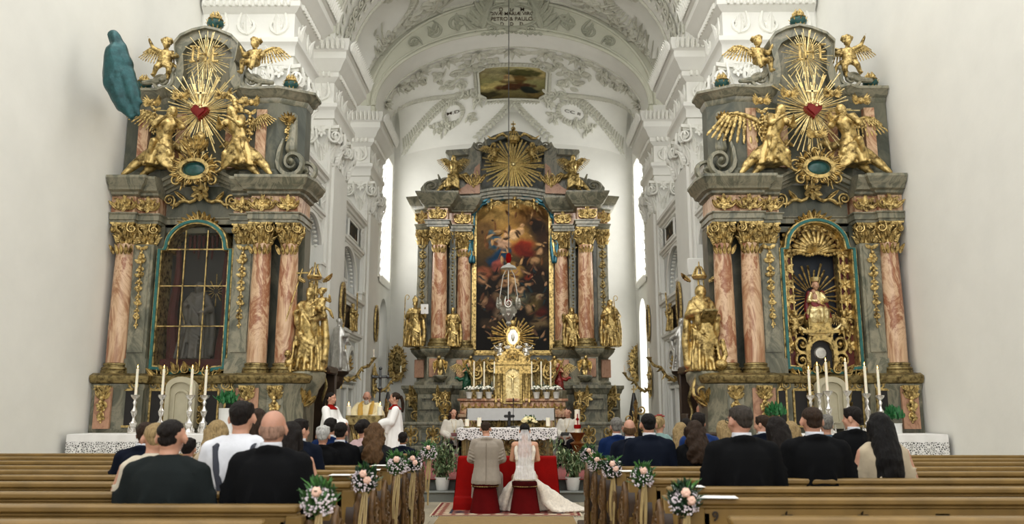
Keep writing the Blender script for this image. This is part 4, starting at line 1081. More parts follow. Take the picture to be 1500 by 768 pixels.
    b = MB(); x, z = hx(694, 270, .4); [b.put(LEAF, T(-sg*x+k*.1, .4, z-.15+.1*abs(k)) @ Ry(k*.35) @ Sc(.22, .4, .5)) for k in range(-2, 3)]; b.put(SCR, T(-sg*x, .4, z+.35) @ Sc(sg*.3, .5, .3)); b.obj('gilded_leaf', GOLD, o)
# middle: dark reredos wall, painting and frame
zb0, zt0 = hz(515, 1.2), hz(296, 1.2)
b = MB(); b.box(-1.75, 1.75, 1.35, 1.6, zb, zt0); b.box(-1.95, 1.95, 1.2, 1.5, 3.2, zb0-.1); fixn(b.obj('reredos_wall', GREEN2, HA))
pw, ph = 1.55, zt0-zb0
def out_paint(u, v):
    x = (u-.5)*2; return v < .9 or (x*x + ((v-.9)/.1)**2) < 1.02 or abs(x) < .8 and v < .97
C = S
blobs = [(.5, .86, .42, .14, 0, C(196, 158, 92), .8), (.3, .93, .3, .08, 0, C(214, 180, 116), .8), (.75, .9, .25, .08, .2, C(168, 128, 74), .8), (.15, .8, .16, .1, 0, C(150, 120, 78), .7),
 (.84, .83, .17, .09, .2, C(62, 50, 38), .5), (.9, .72, .12, .1, .4, C(84, 62, 44), .6), (.5, .72, .25, .09, 0, C(206, 164, 96), .7),
 (.62, .69, .16, .075, .3, C(160, 66, 40), .35), (.7, .65, .12, .05, -.2, C(136, 52, 34), .4), (.52, .77, .08, .045, .5, C(222, 190, 150), .3), (.6, .8, .06, .03, .8, C(214, 178, 136), .3), (.46, .82, .025, .02, 0, C(190, 150, 116), .3), (.62, .84, .03, .015, 1.1, C(206, 170, 130), .3),
 (.3, .62, .17, .06, .35, C(30, 84, 116), .35), (.27, .72, .1, .055, .9, C(66, 108, 128), .4), (.38, .71, .1, .05, .3, C(206, 172, 144), .35), (.22, .79, .045, .04, 0, C(120, 142, 150), .3), (.42, .78, .03, .02, 1, C(214, 180, 146), .3), (.3, .57, .08, .045, .4, C(176, 104, 92), .35), (.44, .66, .05, .03, .6, C(38, 92, 118), .4),
 (.5, .52, .14, .06, 0, C(196, 160, 96), .5), (.68, .6, .1, .035, .4, C(58, 42, 32), .5), (.8, .6, .06, .03, -.4, C(196, 160, 120), .3), (.78, .52, .16, .05, .2, C(64, 44, 30), .5), (.72, .49, .07, .025, .3, C(150, 70, 44), .4), (.86, .66, .05, .025, .9, C(200, 164, 126), .3),
 (.14, .52, .1, .05, .3, C(172, 112, 84), .4), (.08, .47, .07, .04, 0, C(190, 150, 116), .4), (.27, .49, .05, .03, .4, C(150, 112, 84), .4), (.4, .45, .08, .03, .2, C(180, 144, 108), .4), (.53, .45, .05, .04, .4, C(206, 176, 136), .3), (.6, .4, .08, .025, -.3, C(196, 164, 130), .35),
 (.7, .43, .05, .02, .5, C(190, 156, 120), .3), (.5, .33, .2, .07, 0, C(120, 122, 104), .6), (.58, .35, .09, .03, .3, C(166, 156, 128), .4), (.3, .34, .07, .04, .3, C(140, 116, 90), .4), (.2, .3, .09, .05, .2, C(104, 66, 52), .5), (.35, .26, .1, .06, .4, C(150, 128, 106), .4), (.1, .33, .05, .03, 0, C(180, 146, 116), .3),
 (.78, .3, .12, .06, .4, C(120, 104, 66), .5), (.86, .35, .06, .02, .7, C(170, 150, 120), .3), (.7, .29, .05, .03, 0, C(180, 150, 118), .3), (.9, .25, .08, .04, .2, C(110, 52, 40), .5), (.85, .18, .1, .05, 0, C(140, 122, 92), .5), (.5, .15, .25, .05, 0, C(58, 50, 42), .6), (.2, .17, .12, .05, 0, C(92, 78, 62), .5)]
rnd = random.Random(5); blobs = [(x, z, rx, rz*.8, a, c, min(.9, f+.3)) for x, z, rx, rz, a, c, f in blobs]
for i in range(150): blobs.append((rnd.uniform(.05, .95), rnd.uniform(.08, .56), rnd.uniform(.02, .06), rnd.uniform(.003, .009), rnd.uniform(0, 3), rnd.choice((C(190, 154, 122), C(128, 92, 70), C(84, 70, 52), C(150, 120, 96), C(36, 34, 32), C(60, 80, 84))), .4))
for i in range(50): blobs.append((rnd.uniform(.05, .95), rnd.uniform(.56, .95), rnd.uniform(.02, .07), rnd.uniform(.004, .01), rnd.uniform(0, 3), rnd.choice((C(206, 170, 124), C(150, 108, 70), C(100, 76, 52))), .5))
pt = picture('altar_painting', pw*2, ph, blobs, (C(188, 152, 90), C(58, 50, 42), C(40, 38, 36)), HA, (0, 1.2, zb0), res=.028, outline=out_paint, seed=4)
def arch_pts(w, z0, z1, rise, n=14): return [(-w, z0), (-w, z1-rise)]+[(-w*cos(pi*i/n), z1-rise+rise*sin(pi*i/n)) for i in range(1, n)]+[(w, z1-rise), (w, z0)]
b = MB(); b.ring(arch_pts(pw+.1, zb0-.1, zt0+.1, .6), arch_pts(pw-.02, zb0+.03, zt0-.03, .56), 1.05, 1.3)
b.ring(arch_pts(pw+.17, zb0-.16, zt0+.15, .65), arch_pts(pw+.1, zb0-.1, zt0+.1, .6), 1.12, 1.3); fixn(b.obj('picture_frame', GOLD, HA))
# arched cornice over the painting
b = MB(); za = hz(300, .8); 
for (o, y, t) in ((0, .75, .12), (.12, .65, .1), (.22, .55, .14), (.36, .45, .1)):
    n = 20; b.ring([(-1.8+3.6*i/n, za+o+t+.25*sin(pi*i/n)) for i in range(n+1)], [(-1.8+3.6*i/n, za+o+.25*sin(pi*i/n)) for i in range(n+1)], y, 1.4, closed=False)
fixn(b.obj('arched_cornice', GREEN, HA))
# attic body
att = [hx(px, py, 1) for px, py in ((703, 290), (703, 222), (712, 210), (724, 203), (738, 198), (751, 196), (764, 198), (778, 203), (790, 210), (799, 222), (799, 290))]
b = MB(); b.prism(att, 1.2, 1.9); ins = [((x)*.94, z-.22) for x, z in att]; ins[0] = (ins[0][0], att[0][1]); ins[-1] = (ins[-1][0], att[-1][1])
b.ring([(x*1.03, z+.06) for x, z in att], ins, .75, 1.25, closed=False)
fixn(b.obj('attic', GREEN2, HA))
b = MB(); xc, zc_ = hx(752, 243, .9); rays(b, xc, zc_, .72, 44, .05, 1.42, .82, .04, 3, up=.85); rays(b, xc, zc_, .68, 30, .05, 1.1, .7, .03, 4); b.ell((xc, .66, zc_), (.1, .08, .1)); b.obj('ray_burst', GOLDB, HA)
b = MB(); zz = hz(212, .8); b.lathe([(.24, 0), (.2, .08), (.26, .12), (.3, .3), (.22, .32)], 16, T(xc, .75, zz))
for k in range(5): b.cap((xc+(k-2)*.12, .6, zz+.3), (xc+(k-2)*.06, .65, zz+.55), .035, .03, 6)
b.ell((xc, .65, zz+.66), .1); b.box(xc-.02, xc+.02, .63, .67, zz+.7, zz+1.0); b.box(xc-.1, xc+.1, .63, .67, zz+.84, zz+.9)
for sg in (-1, 1): b.chain([(xc+sg*(.3+.16*k), .75, zz+.35+.12*sin(k*1.3)) for k in range(6)], [.05, .07, .06, .07, .05, .02], 7)
b.obj('gilded_crown', GOLD, HA)
# coloured drapery around the painting's top and hanging beside it
b = MB(); rnd = random.Random(9); g2 = MB()
for sg in (-1, 1):
    ar = [(sg*1.72*cos(t), .85, zt0-.6+.86*sin(t)) for t in [pi*.5*i/12 for i in range(13)]]
    for k in range(4):
        q = [(x*(1+.03*(k-1.5)), y-.05*(k % 2), z+.1*(k-1.5)+.03*sin(i*1.7+k)) for i, (x, y, z) in enumerate(ar)]
        (g2 if k == 3 else b).chain(q, [.07+.02*sin(i*2+k) for i in range(13)], 7)
    for k in range(5):
        x = sg*(1.68+.05*k); q = [(x+.05*sin(i*.9+k), .85-.03*k % .1, zt0-.5-.27*i) for i in range(8 if k % 2 else 9)]
        (g2 if k in (1, 4) else b).chain(q, [.045+.05*i/8 for i in range(len(q))], 7)
b.obj('drapery', mat('teal_drapery', S(40, 112, 128), .35, .3, var=.5, scale=5), HA); g2.obj('drapery_lining', GOLD, HA)
# gilded appliques: pedestal herms and base cartouches
def eagle(b, x, y, z, s, fl=1):
    b.ell((x, y-.1*s, z+.1*s), (.2*s, .16*s, .42*s)); b.ell((x+fl*.08*s, y-.2*s, z+.55*s), (.13*s, .15*s, .14*s)); b.put(LEAF, T(x, y-.1*s, z-.15*s) @ Ry(pi) @ Sc(.5*s, .6*s, .45*s))
    for sg in (-1, 1):
        for k in range(7): b.put(LEAF, T(x+sg*(.14+.05*k)*s, y-.06*s, z+.48*s-.03*k*s) @ Ry(pi-sg*(.25-.06*k)) @ Sc(.16*s, .35*s, (1.0-.07*k)*s))
for sg in (-1, 1):
    for (px, dy, fl) in ((645, -.52, 1), (688, .4, -1)):
        x, z = hx(px, 537, dy); b = MB(); eagle(b, -sg*x, dy, z, .62, sg*fl); b.obj('eagle_bracket', GOLD, HA)
        b = MB(); b.lathe([(.08, -.1), (.22, 0), (.28, .06), (.3, .12), (.26, .16)], 16, T(-sg*x, dy-.05, hz(556, dy))); b.obj('bracket_foot', GREEN, HA)
    b = MB()
    for (px) in (605, 668):
        x, z = hx(px, 528, .2); garland(b, -sg*x-.4, z+.12, -sg*x+.4, z+.12, .28, .3 if px == 605 else .35, .045, 9); garland(b, -sg*x-.2, z-.3, -sg*x+.2, z-.3, .2, .3, .035, 5)
    for (px, py, s_) in ((612, 598, .9), (652, 603, .8), (641, 582, .4), (601, 582, .4)):
        dy = -.7 if px > 630 else .0; b = MB()
        x, z = hx(px, py, dy); x = -sg*x
        if s_ > .5:
            for k in (-1, 1):
                for f in (-1, 1): b.put(SCR, T(x+k*.13*s_, dy-.04, z+f*.34*s_) @ Sc(k*.36*s_, .6, f*.42*s_))
                b.put(LEAF, T(x+k*.05, dy-.05, z-.1) @ Ry(k*.5) @ Sc(.3*s_, .5, .5*s_)); b.put(LEAF, T(x+k*.1*s_, dy-.04, z+.5*s_) @ Ry(k*.3) @ Sc(.25*s_, .4, .5*s_))
            b.ell((x, dy-.08, z-.36*s_), (.13*s_, .08, .16*s_)); b.ell((x, dy-.08, z+.3*s_), (.07*s_, .06, .12*s_)); b.put(ROSE, T(x, dy-.06, z+.82*s_) @ Sc(.22*s_))
        else: b.put(ROSE, T(x, dy-.04, z) @ Sc(.26)); b.put(LEAF, T(x, dy-.04, z) @ Sc(.18, .3, .5)); b.put(LEAF, T(x, dy-.04, z) @ Ry(pi) @ Sc(.18, .3, .4))
        b.obj('base_ornament', GOLD, HA)
# mensa of the high altar
xm = hx(680, 600, -2.2)[0]
b = MB(); y0 = -2.4
b.rbox(-2.0, 2.05, y0, -.2, zb, 1.25, .03); b.rbox(-2.1, 2.15, y0-.12, -.1, 1.25, 1.38, .03); b.rbox(-1.95, 2.0, y0+.5, -.1, 1.38, 1.85, .02); b.rbox(-2.05, 2.1, y0+.42, -.1, 1.85, 1.95, .02)
b.obj('altar_table', PINK, HA)
b = MB()
for x in (-1.72, -1.0, 1.05, 1.77): b = MB(); b.ring([(x-.28, .55), (x-.28, 1.15), (x+.28, 1.15), (x+.28, .55)], [(x-.22, .61), (x-.22, 1.09), (x+.22, 1.09), (x+.22, .61)], y0-.03, y0+.02); b.obj('gilded_panel_frame', GOLD, HA)
b = MB()
for i in range(16): x = -1.85+.245*i; b.put(LEAF, T(x, y0+.48, 1.5) @ Sc(.16, .2, .3)); b.put(LEAF, T(x, y0+.48, 1.62) @ Ry(pi/2) @ Sc(.12, .2, .2))
b.obj('table_gilding', GOLD, HA)
# ---- tabernacle retable (gold, with salmon inlays)
TB = thing('tabernacle', 'glowing gilded tabernacle with columns and niche in the middle of the high altar table', 'tabernacle', (0.02, HY-1.5, 1.95))
s = 36.8/1.0
def tq(px, py): p = P(px, py, HY-1.5); return p.x-.02, p.z-1.95
b = MB()
wings = [tq(px, py) for px, py in ((690, 597), (690, 545), (692, 536), (699, 533), (704, 538), (710, 532), (716, 529), (722, 534), (726, 524), (726, 597))]
for sg in (-1, 1): b.prism([(sg*x*-1 if sg > 0 else x, z) for x, z in wings], -.1, .35)
fixn(b.obj('side_wing', GOLDD, TB))
b = MB()
cen = [tq(px, py) for px, py in ((724, 597), (724, 538), (729, 533), (731, 524), (738, 518), (743, 513), (751, 510), (759, 513), (764, 518), (771, 524), (773, 533), (778, 538), (778, 597))]
b.prism(cen, -.35, .3); n0 = arch_pts(.26, tq(751, 590)[1], tq(751, 541)[1], .24); b.ring(arch_pts(.36, tq(751, 592)[1], tq(751, 538)[1], .3), n0, -.5, -.33)
fixn(b.obj('tabernacle_body', GOLD, TB))
b = MB(); b.prism(n0, -.37, -.34); fixn(b.obj('niche_back', GOLDB, TB))
b = MB(); zc0 = tq(751, 575)[1]; b.box(-.02, .02, -.5, -.46, zc0, zc0+.85); b.box(-.2, .2, -.5, -.46, zc0+.52, zc0+.56); b.chain([(0, -.53, zc0+.1), (0, -.53, zc0+.5)], [.03, .05], 7); b.ell((0, -.54, zc0+.6), .05)
for k in (-1, 1): b.cap((0, -.53, zc0+.5), (k*.18, -.52, zc0+.58), .02, .015, 6)
b.obj('crucifix', GOLDB, TB)
for px in (693, 701, 709, 717, 727, 735, 767, 775, 785, 793, 801, 809):
    x, zt = tq(px, 548); zbm = tq(px, 590)[1]; y = -.15 if not 722 < px < 780 else -.45
    b = MB(); b.lathe([(.07, zbm), (.07, zbm+.08), (.045, zbm+.12), (.05, zbm+.5), (.042, zt-.12), (.08, zt-.06), (.085, zt)], 12, T(x, y, 0)); b.obj('colonnette', GOLD, TB)
b = MB()
for sg in (-1, 1):
    for i in range(9): x, z = tq(693+i*4, 540-((i % 3)*2)); b.put(LEAF, T(-sg*x, -.2, z) @ Ry((i-4)*.15*sg) @ Sc(.16, .3, .28)); b.put(SCR, T(-sg*x, -.15, z-.1) @ Sc(sg*.16, .3, .16))
    for (px, py, q) in ((698, 548, .4), (720, 538, .4), (731, 527, .3), (743, 517, .3)): x, z = tq(px, py); b.put(SCR, T(-sg*x, -.3, z) @ Sc(sg*q, .6, q)); b.put(LEAF, T(-sg*x, -.3, z) @ Ry(sg*.8) @ Sc(q*.5, .4, q))
    x, z = tq(701, 570); b.ring([(-sg*x-.1, z-.3), (-sg*x-.1, z+.3), (-sg*x+.1, z+.3), (-sg*x+.1, z-.3)], [(-sg*x-.07, z-.27), (-sg*x-.07, z+.27), (-sg*x+.07, z+.27), (-sg*x+.07, z-.27)], -.16, -.1)
b.box(-1.75, 1.75, -.3, .3, -.0, .14); x0, z0 = tq(751, 546); b.box(-.8, .8, -.42, -.3, z0-.02+.3, z0+.36); b.box(-1.66, -.75, -.24, -.1, tq(700, 545)[1], tq(700, 543)[1]+.02); b.box(.75, 1.66, -.24, -.1, tq(700, 545)[1], tq(700, 543)[1]+.02)
cherub_head(b, 0, -.45, tq(751, 524)[1], .4)
b.obj('gilded_carving', GOLD, TB)
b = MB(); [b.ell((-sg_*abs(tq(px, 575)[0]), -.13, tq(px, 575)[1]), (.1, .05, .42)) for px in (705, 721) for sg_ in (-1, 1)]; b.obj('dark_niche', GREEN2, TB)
# gilded shield with rays above the tabernacle
SH = thing('ray_shield', 'gilded shield emblem with wide ray burst above the tabernacle', 'emblem', (0.03, HY-1.3, hz(520, -1.3)))
b = MB(); zc_ = P(752, 495, HY-1.3).z-hz(520, -1.3); rays(b, 0, zc_, -.1, 34, .2, 1.0, .8, .035, 8, asp=(1, .85)); b.obj('rays', GOLD, SH)
sh = [(.27*cos(a)*(1-.15*abs(sin(a))**4), zc_+.02+.4*sin(a)) for a in [2*pi*i/24 for i in range(24)]]
b = MB(); b.ring(sh, [(x*.75, zc_+(z-zc_)*.78) for x, z in sh], -.3, -.1); b.ell((0, -.2, zc_+.55), (.1, .08, .12)); [b.put(SCR, T(k*.25, -.22, zc_+f*.25) @ Sc(k*.2, .5, f*.2)) for k in (-1, 1) for f in (-1, 1)]; fixn(b.obj('shield_frame', GOLD, SH))
b = MB(); b.prism([(x*.76, zc_+(z-zc_)*.79) for x, z in sh], -.2, -.12); b.ell((0, -.22, zc_), (.06, .04, .16)); fixn(b.obj('shield_field', SILVER, SH))
b = MB(); b.lathe([(.14, 0), (.1, .05), (.05, .1), (.05, zc_-.3)], 12, T(0, -.05, 0)); b.obj('foot', GOLD, SH)
# ---- sculpture on the high altar
for i, (px, seed, mit, hood, arms, lab) in enumerate(((607, 21, True, False, 2, 'gilded bishop saint with crook and open book, outermost left on the high altar'), (663, 22, False, False, 0, 'gilded bareheaded saint between the two left columns of the high altar'),
        (838, 23, False, False, 1, 'gilded bearded saint between the two right columns of the high altar'), (895, 24, False, True, 0, 'gilded hooded abbot saint with staff on the far right pedestal of the high altar'))):
    out = i in (0, 3); dy = .0 if out else .1; x = P(px, 505, HY+dy).x; zt = z3+.12
    fg = figure('saint_statue', lab, 'statue', ('saint', seed), (lambda seed=seed, mit=mit, hood=hood, arms=arms: saint_mesh(seed, mit, True, hood, arms)), (x, HY+dy, zt), 0, (1.88 if out else 1.62)*(1.0), group='gilded saints on the high altar')
    if i == 0: stick(fg, 'crozier', (-.42, -.2, 0), (-.38, -.2, 2.0), .02, GOLD, 'crook'); book(fg, (.42, -.3, 1.5), .3, LINEN, GOLD, .2)
    if i == 3: stick(fg, 'crozier', (.3, -.28, 0), (.12, -.2, 1.95), .02, GOLD, 'crook')
    if i == 1: stick(fg, 'staff', (-.3, -.24, 0), (-.26, -.2, 1.3), .015, GOLD)
    if not out: pass
for sg in (-1, 1):   # plinths standing under the outer saints
    b = MB(); x = P(607 if sg < 0 else 895, 505, HY).x
for sg, px in ((-1, 664), (1, 840)):
    t = figure('attic_angel', 'gilded angel leaning inward on the %s scroll of the high altar top' % ('left' if sg < 0 else 'right'), 'angel', ('angel', 1), lambda: angel_mesh(1), (P(px, 278, HY+.25).x, HY+.25, hz(277, .25)), 0, 1.6, group='angels on top of the high altar', mirror=-sg)
    add_wing(t, 1, (.1, .16, .95), (0, -.6, .3), .68); add_wing(t, -1, (-.1, .16, .95), (0, .6, -.3), .68)
for sg, px, py, rz in ((-1, 724, 226, -.8), (1, 779, 226, .8)):
    putto('cherub', 'gilded cherub hovering at the %s of the great ray burst' % ('left' if sg < 0 else 'right'), 2, (P(px, py, HY+.3).x, HY+.3, hz(py+10, .3)), -sg*.6, .8, GOLD, 'cherubs by the ray burst', mirror=sg)
for sg, px, py in ((-1, 720, 306), (0, 754, 303), (1, 782, 306)):
    putto('cherub', 'small gilded cherub on the blue drapery, %s' % {-1: 'left end of three', 0: 'middle of three', 1: 'right end of three'}[sg], 1, (P(px, py, HY+.4).x, HY+.4, hz(py+5, .4)), sg*.5, .58, GOLD, 'cherubs on the drapery', mirror=1 if sg >= 0 else -1)
for sg, px in ((-1, 733), (1, 771)):
    putto('silver_cherub', 'silver cherub seated on the %s shoulder of the tabernacle' % ('left' if sg < 0 else 'right'), 0, (P(px, 528, HY-1.7).x, HY-1.7, hz(527, -1.7)), sg*.4, .62, SILVER, 'silver cherubs', mirror=-sg)
for sg, px in ((-1, 715), (1, 788)):
    putto('cherub', 'small gilded cherub leaning on the %s wing of the tabernacle' % ('left' if sg < 0 else 'right'), 1, (P(px, 538, HY-1.6).x, HY-1.6, hz(540, -1.6)), 0, .42, GOLD, 'cherubs on the tabernacle wings', mirror=sg)
# robed lance angels at the ends of the altar table
for sg, px, c, lab in ((-1, 684, S(20, 92, 64), 'carved angel in a green robe with a torch left of the tabernacle'), (1, 819, S(150, 44, 34), 'carved angel in a red robe with a torch right of the tabernacle')):
    t = thing('candle_angel', lab, 'angel', (P(px, 590, HY-1.2).x, HY-1.2, 1.95), -sg*.5)
    me = cached(('angel', 1), lambda: angel_mesh(1)).copy(); me.materials.clear(); me.materials.append(mat('robe_'+('green' if sg < 0 else 'red'), c, .45, .2, var=.5, scale=6)); o = link('robe', me, t); o.scale = (1.15*sg, 1.15, 1.15); o.location = (0, 0, .3)
    b = MB(); head(b, (0, -.08, 1.27), .19); [b.cap((k*.12, -.1, 1.1), (k*.3, -.25, 1.0), .05, .03) for k in (-1, 1)]; b.obj('head', mat('carved_flesh', S(206, 160, 128), .5), t)
    b = MB(); b.tube([(-.5*sg, -.2, 0), (.1*sg, -.3, 1.0), (.36*sg, -.3, 1.5)], .03, 7); b.obj('torch', GOLD, t)
    b = MB(); b.rbox(-.25, .25, -.25, .2, 0, .32); b.obj('pedestal', GREEN, t)
    add_wing(t, sg, (0, .15, 1.0), (0, -sg*.3, 0), .6)
# candlesticks and potted flowers on the high altar table
def candlestick(name, label, loc, h, ch, m, group, cr=.025, flame=False, cm=None):
    t = thing(name, label, 'candlestick', loc, 0, group); r = h*.16
    b = MB(); pr = [(r, 0), (r, h*.04), (r*.7, h*.08), (r*.35, h*.13), (r*.5, h*.2), (r*.65, h*.27), (r*.3, h*.33), (r*.2, h*.4), (r*.38, h*.5), (r*.5, h*.58), (r*.25, h*.65), (r*.17, h*.72), (r*.34, h*.8), (r*.2, h*.86), (r*.7, h*.95), (r*.75, h), (r*.3, h)]
    b.lathe(pr, 14, fn=lambda a, z: 1+(.12*sin(3*a) if z < h*.1 else .1*sin(6*a)))
    for k in range(3): a = 2*pi*k/3; b.put(SCR, Rz(a) @ T(0, -r*.9, h*.09) @ Sc(r*.8)); b.put(LEAF, Rz(a) @ T(0, -r*.3, h*.15) @ Sc(r*.8, r, h*.12)); b.put(LEAF, Rz(a+1) @ T(0, -r*.25, h*.45) @ Sc(r*.6, r, h*.12))
    b.obj('holder', m, t)
    b = MB(); b.lathe([(cr, h), (cr*.97, h+ch), (cr*.3, h+ch+.006)], 12); b.tube([(0, 0, h+ch), (0.001, 0, h+ch+.025)], .003, 5); b.obj('candle', WAX, t)
    if flame: b = MB(); b.lathe([(.0005, h+ch+.012), (.008, h+ch+.025), (.009, h+ch+.036), (.004, h+ch+.055), (.0004, h+ch+.07)], 10, cap=False); b.obj('flame', FLAME, t)
    return t
cs0 = None
for i, px in enumerate((694, 709, 724, 779, 793, 807)):
    p = P(px, 588, HY-1.9); pos = ('far left', 'second from the left', 'third from the left', 'third from the right', 'second from the right', 'far right')[i]
    lab = 'tall gilt candlestick with white candle on the high altar, %s of six' % pos
    if cs0 is None: cs0 = candlestick('tall_candlestick', lab, (p.x, HY-1.9, 1.95), .42, .95, GOLD, 'six tall candles on the high altar', .03)
    else: dup(cs0, (p.x, HY-1.9, 1.95), 0, lab)
def bloom(t, c, r, n, leafm, flm, seed=0, fr=.035, up=.6, fs=5, lfn=70, spread=1, lr=.09):
    """ball of leaves with blossoms: parts foliage and blossoms of thing t"""
    rnd = random.Random(seed); b = MB(); f = MB()
    for i in range(lfn):
        a, e = rnd.uniform(0, 6.28), rnd.uniform(-.5, 1.4); rr = r*rnd.uniform(.35, 1.05)
        p = V(c)+V((rr*cos(a)*cos(e)*spread, rr*sin(a)*cos(e)*spread, rr*sin(e)*up+.0))
        b.put(LEAF, T(*p) @ Rz(rnd.uniform(0, 6.28)) @ Rx(rnd.uniform(-1.2, .6)) @ Sc(lr*.55, lr*.5, lr*rnd.uniform(.8, 1.5)))
    for i in range(n):
        a, e = rnd.uniform(0, 6.28), rnd.uniform(-.2, 1.4); rr = r*rnd.uniform(.85, 1.12)
        p = V(c)+V((rr*cos(a)*cos(e)*spread, rr*sin(a)*cos(e)*spread, rr*sin(e)*up)); q = fr*rnd.uniform(.7, 1.2)
        f.ell(p, (q, q, q*.75), seg=7, rings=5)
        for k in range(fs): aa = k*6.28/fs; f.ell(p+V((q*.7*cos(aa), q*.7*sin(aa), -q*.1)), (q*.5, q*.5, q*.3), seg=6, rings=4)
    b.obj('foliage', leafm, t); f.obj('blossoms', flm, t)
LEAFM = mat('fresh_leaf', S(62, 110, 50), .5, var=.4, scale=16); LEAFD = mat('deep_leaf', S(34, 72, 40), .5, var=.4, scale=14); WFLO = mat('white_petal', S(238, 238, 228), .7, var=.06, scale=20)
POT = mat('white_ceramic', S(226, 226, 222), .35, var=.02)
fp = None
for i, px in enumerate((687, 702, 716, 786, 801, 815)):
    p = P(px, 590, HY-2.0); lab = 'small pot of white flowers on the high altar table, %s' % ('farthest left', 'second from the left', 'third from the left', 'third from the right', 'second from the right', 'farthest right')[i]
    if fp is None:
        fp = thing('flower_pot', lab, 'flower pot', (p.x, HY-2.0, 1.95), 0, 'white flower pots on the high altar')
        b = MB(); b.lathe([(.09, 0), (.13, .22), (.14, .23), (.12, .24)], 16); b.obj('pot', POT, fp); bloom(fp, (0, 0, .34), .18, 34, LEAFD, WFLO, 3, .045, lfn=40)
    else: dup(fp, (p.x, HY-2.0, 1.95), i*.9, lab)
# ================================================================= side altars (local x runs towards the middle of the church)
AY = 15.7
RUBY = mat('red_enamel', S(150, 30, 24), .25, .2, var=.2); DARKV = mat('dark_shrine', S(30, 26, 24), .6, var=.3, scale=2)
GLASSM = None
def side_altar(sg):
    nm = 'left' if sg > 0 else 'right'     # sg=+1: left altar (its inner side is +x)
    cx = -6.03*sg
    A = thing('side_altar', ('left side altar of grey-green marble with a dark glazed shrine' if sg > 0 else 'right side altar of grey-green marble with gilded Madonna niche'), 'altar', (cx, AY, 0), 0, None)
    def U(px, py, dy=0):     # local coordinates from the left altar's place in the photo
        p = P(px, py, AY+dy); return p.x+6.03, p.z
    def Z(py, dy=0): return P(290, py, AY+dy).z
    def fl(path): return [(sg*x, y) for x, y in path][::sg]
    def fx(poly): return [(sg*x, z) for x, z in poly]
    def bb(b, x0, x1, *r, **k): b.box(min(sg*x0, sg*x1), max(sg*x0, sg*x1), *r, **k)
    WL = -1.6     # meets the nave wall here
    zp, zl, zc, zt = .36, Z(556), Z(332), Z(263)
    # predella with pedestals
    pth = [(WL, -.45), (-1.22, -.45), (-.98, -.3), (-.72, -.3), (-.72, -.12), (.72, -.12), (.72, -.3), (.98, -.3), (1.08, -.5), (2.1, -.5), (2.3, -.35), (2.34, .3), (2.0, .6)]
    b = MB(); b.sweep(fl(pth), [(0, zp), (.08, zp), (.08, zp+.2), (0, zp+.28), (0, zl-.22), (.04, zl-.16), (.04, zl-.1), (-.3, zl-.1)]); fixn(b.obj('predella', GREEN, A))
    b = MB(); b.sweep(fl(pth), [(0, zl-.1), (.1, zl-.08), (.14, zl), (.14, zl+.05), (.02, zl+.1), (-.4, zl+.1)]); fixn(b.obj('gilded_ledge', GOLDD, A))
    for (x0, x1, y) in ((-1.12, -.82, -.3), (-.66, -.36, -.12), (.36, .66, -.12), (.82, 1.02, -.3)):
        b = MB(); bb(b, x0+.03, x1-.03, y-.03, y+.02, 1.25, 1.9); o = b.obj('dark_panel', DARKV, A)
        b = MB(); b.ring(fx([(x0, 1.22), (x0, 1.93), (x1, 1.93), (x1, 1.22)]), fx([(x0+.035, 1.26), (x0+.035, 1.89), (x1-.035, 1.89), (x1-.035, 1.26)]), y-.05, y+.01); fixn(b.obj('gilded_frame', GOLD, o))
        b = MB(); c = (x0+x1)/2; [b.put(SCR, T(sg*c+k*.1, y-.03, 2.0) @ Sc(k*.16, .3, .16)) for k in (-1, 1)]; b.put(LEAF, T(sg*c, y-.03, 1.95) @ Sc(.12, .2, .2)); b.obj('crest', GOLD, o)
    # little tabernacle in the middle
    cr = arch_pts(.2, 1.2, 2.05, .14); b = MB(); b.prism(cr, -.3, -.1); b.ring(arch_pts(.28, 1.2, 2.15, .2), cr, -.36, -.1); b.ring(arch_pts(.14, 1.3, 1.92, .1), arch_pts(.11, 1.33, 1.88, .09), -.33, -.29); fixn(b.obj('tabernacle', mat('ivory_paint', S(196, 188, 160), .5, var=.06), A))
    b = MB()
    for k in (-1, 1):
        for q in range(4): b.put(SCR, T(k*.33, -.2, 1.35+q*.2) @ Sc(k*.16, .4, .18*(1 if q % 2 else -1))); b.put(LEAF, T(k*.33, -.2, 1.3+q*.2) @ Ry(k*.3) @ Sc(.12, .3, .2))
    for q in range(7): x = -.6+.2*q; b.put(LEAF, T(x, -.22, 2.15+.12*cos(x*2.4)) @ Ry(x) @ Sc(.12, .3, .18)); b.put(SCR, T(x, -.2, 2.17+.12*cos(x*2.4)) @ Sc(.14*(1 if x > 0 else -1), .3, .12))
    b.obj('tabernacle_carving', GOLD, A)
    for (x, w) in ((1.3, .42), (1.82, .3), (-1.35, .3)):
        y = -.53; b = MB(); bb(b, x-w/2, x+w/2, y, y+.06, 1.2, 1.95); o = b.obj('pedestal_panel', PINKD if w > .35 or x < 0 else GREEN, A)
        b = MB(); drop(b, sg*x, y-.02, 1.3, 1.75, .16, 7, seed=int(x*10)); cap_at(b, sg*x, y, 1.78, .26, .2, .16); b.obj('garland', GOLD, o)
    # back wall of the altar and pilasters
    b = MB()
    bb(b, WL, -.68, .0, .55, zl, zc); bb(b, .68, 1.0, .0, .55, zl, zc); bb(b, 1.0, 2.05, .18, .6, zl, zc); bb(b, -.72, .72, .42, .55, zl, zc)
    bb(b, -.72, .72, .1, .55, Z(340), Z(285)); fixn(b.obj('back_slab', GREEN2, A))
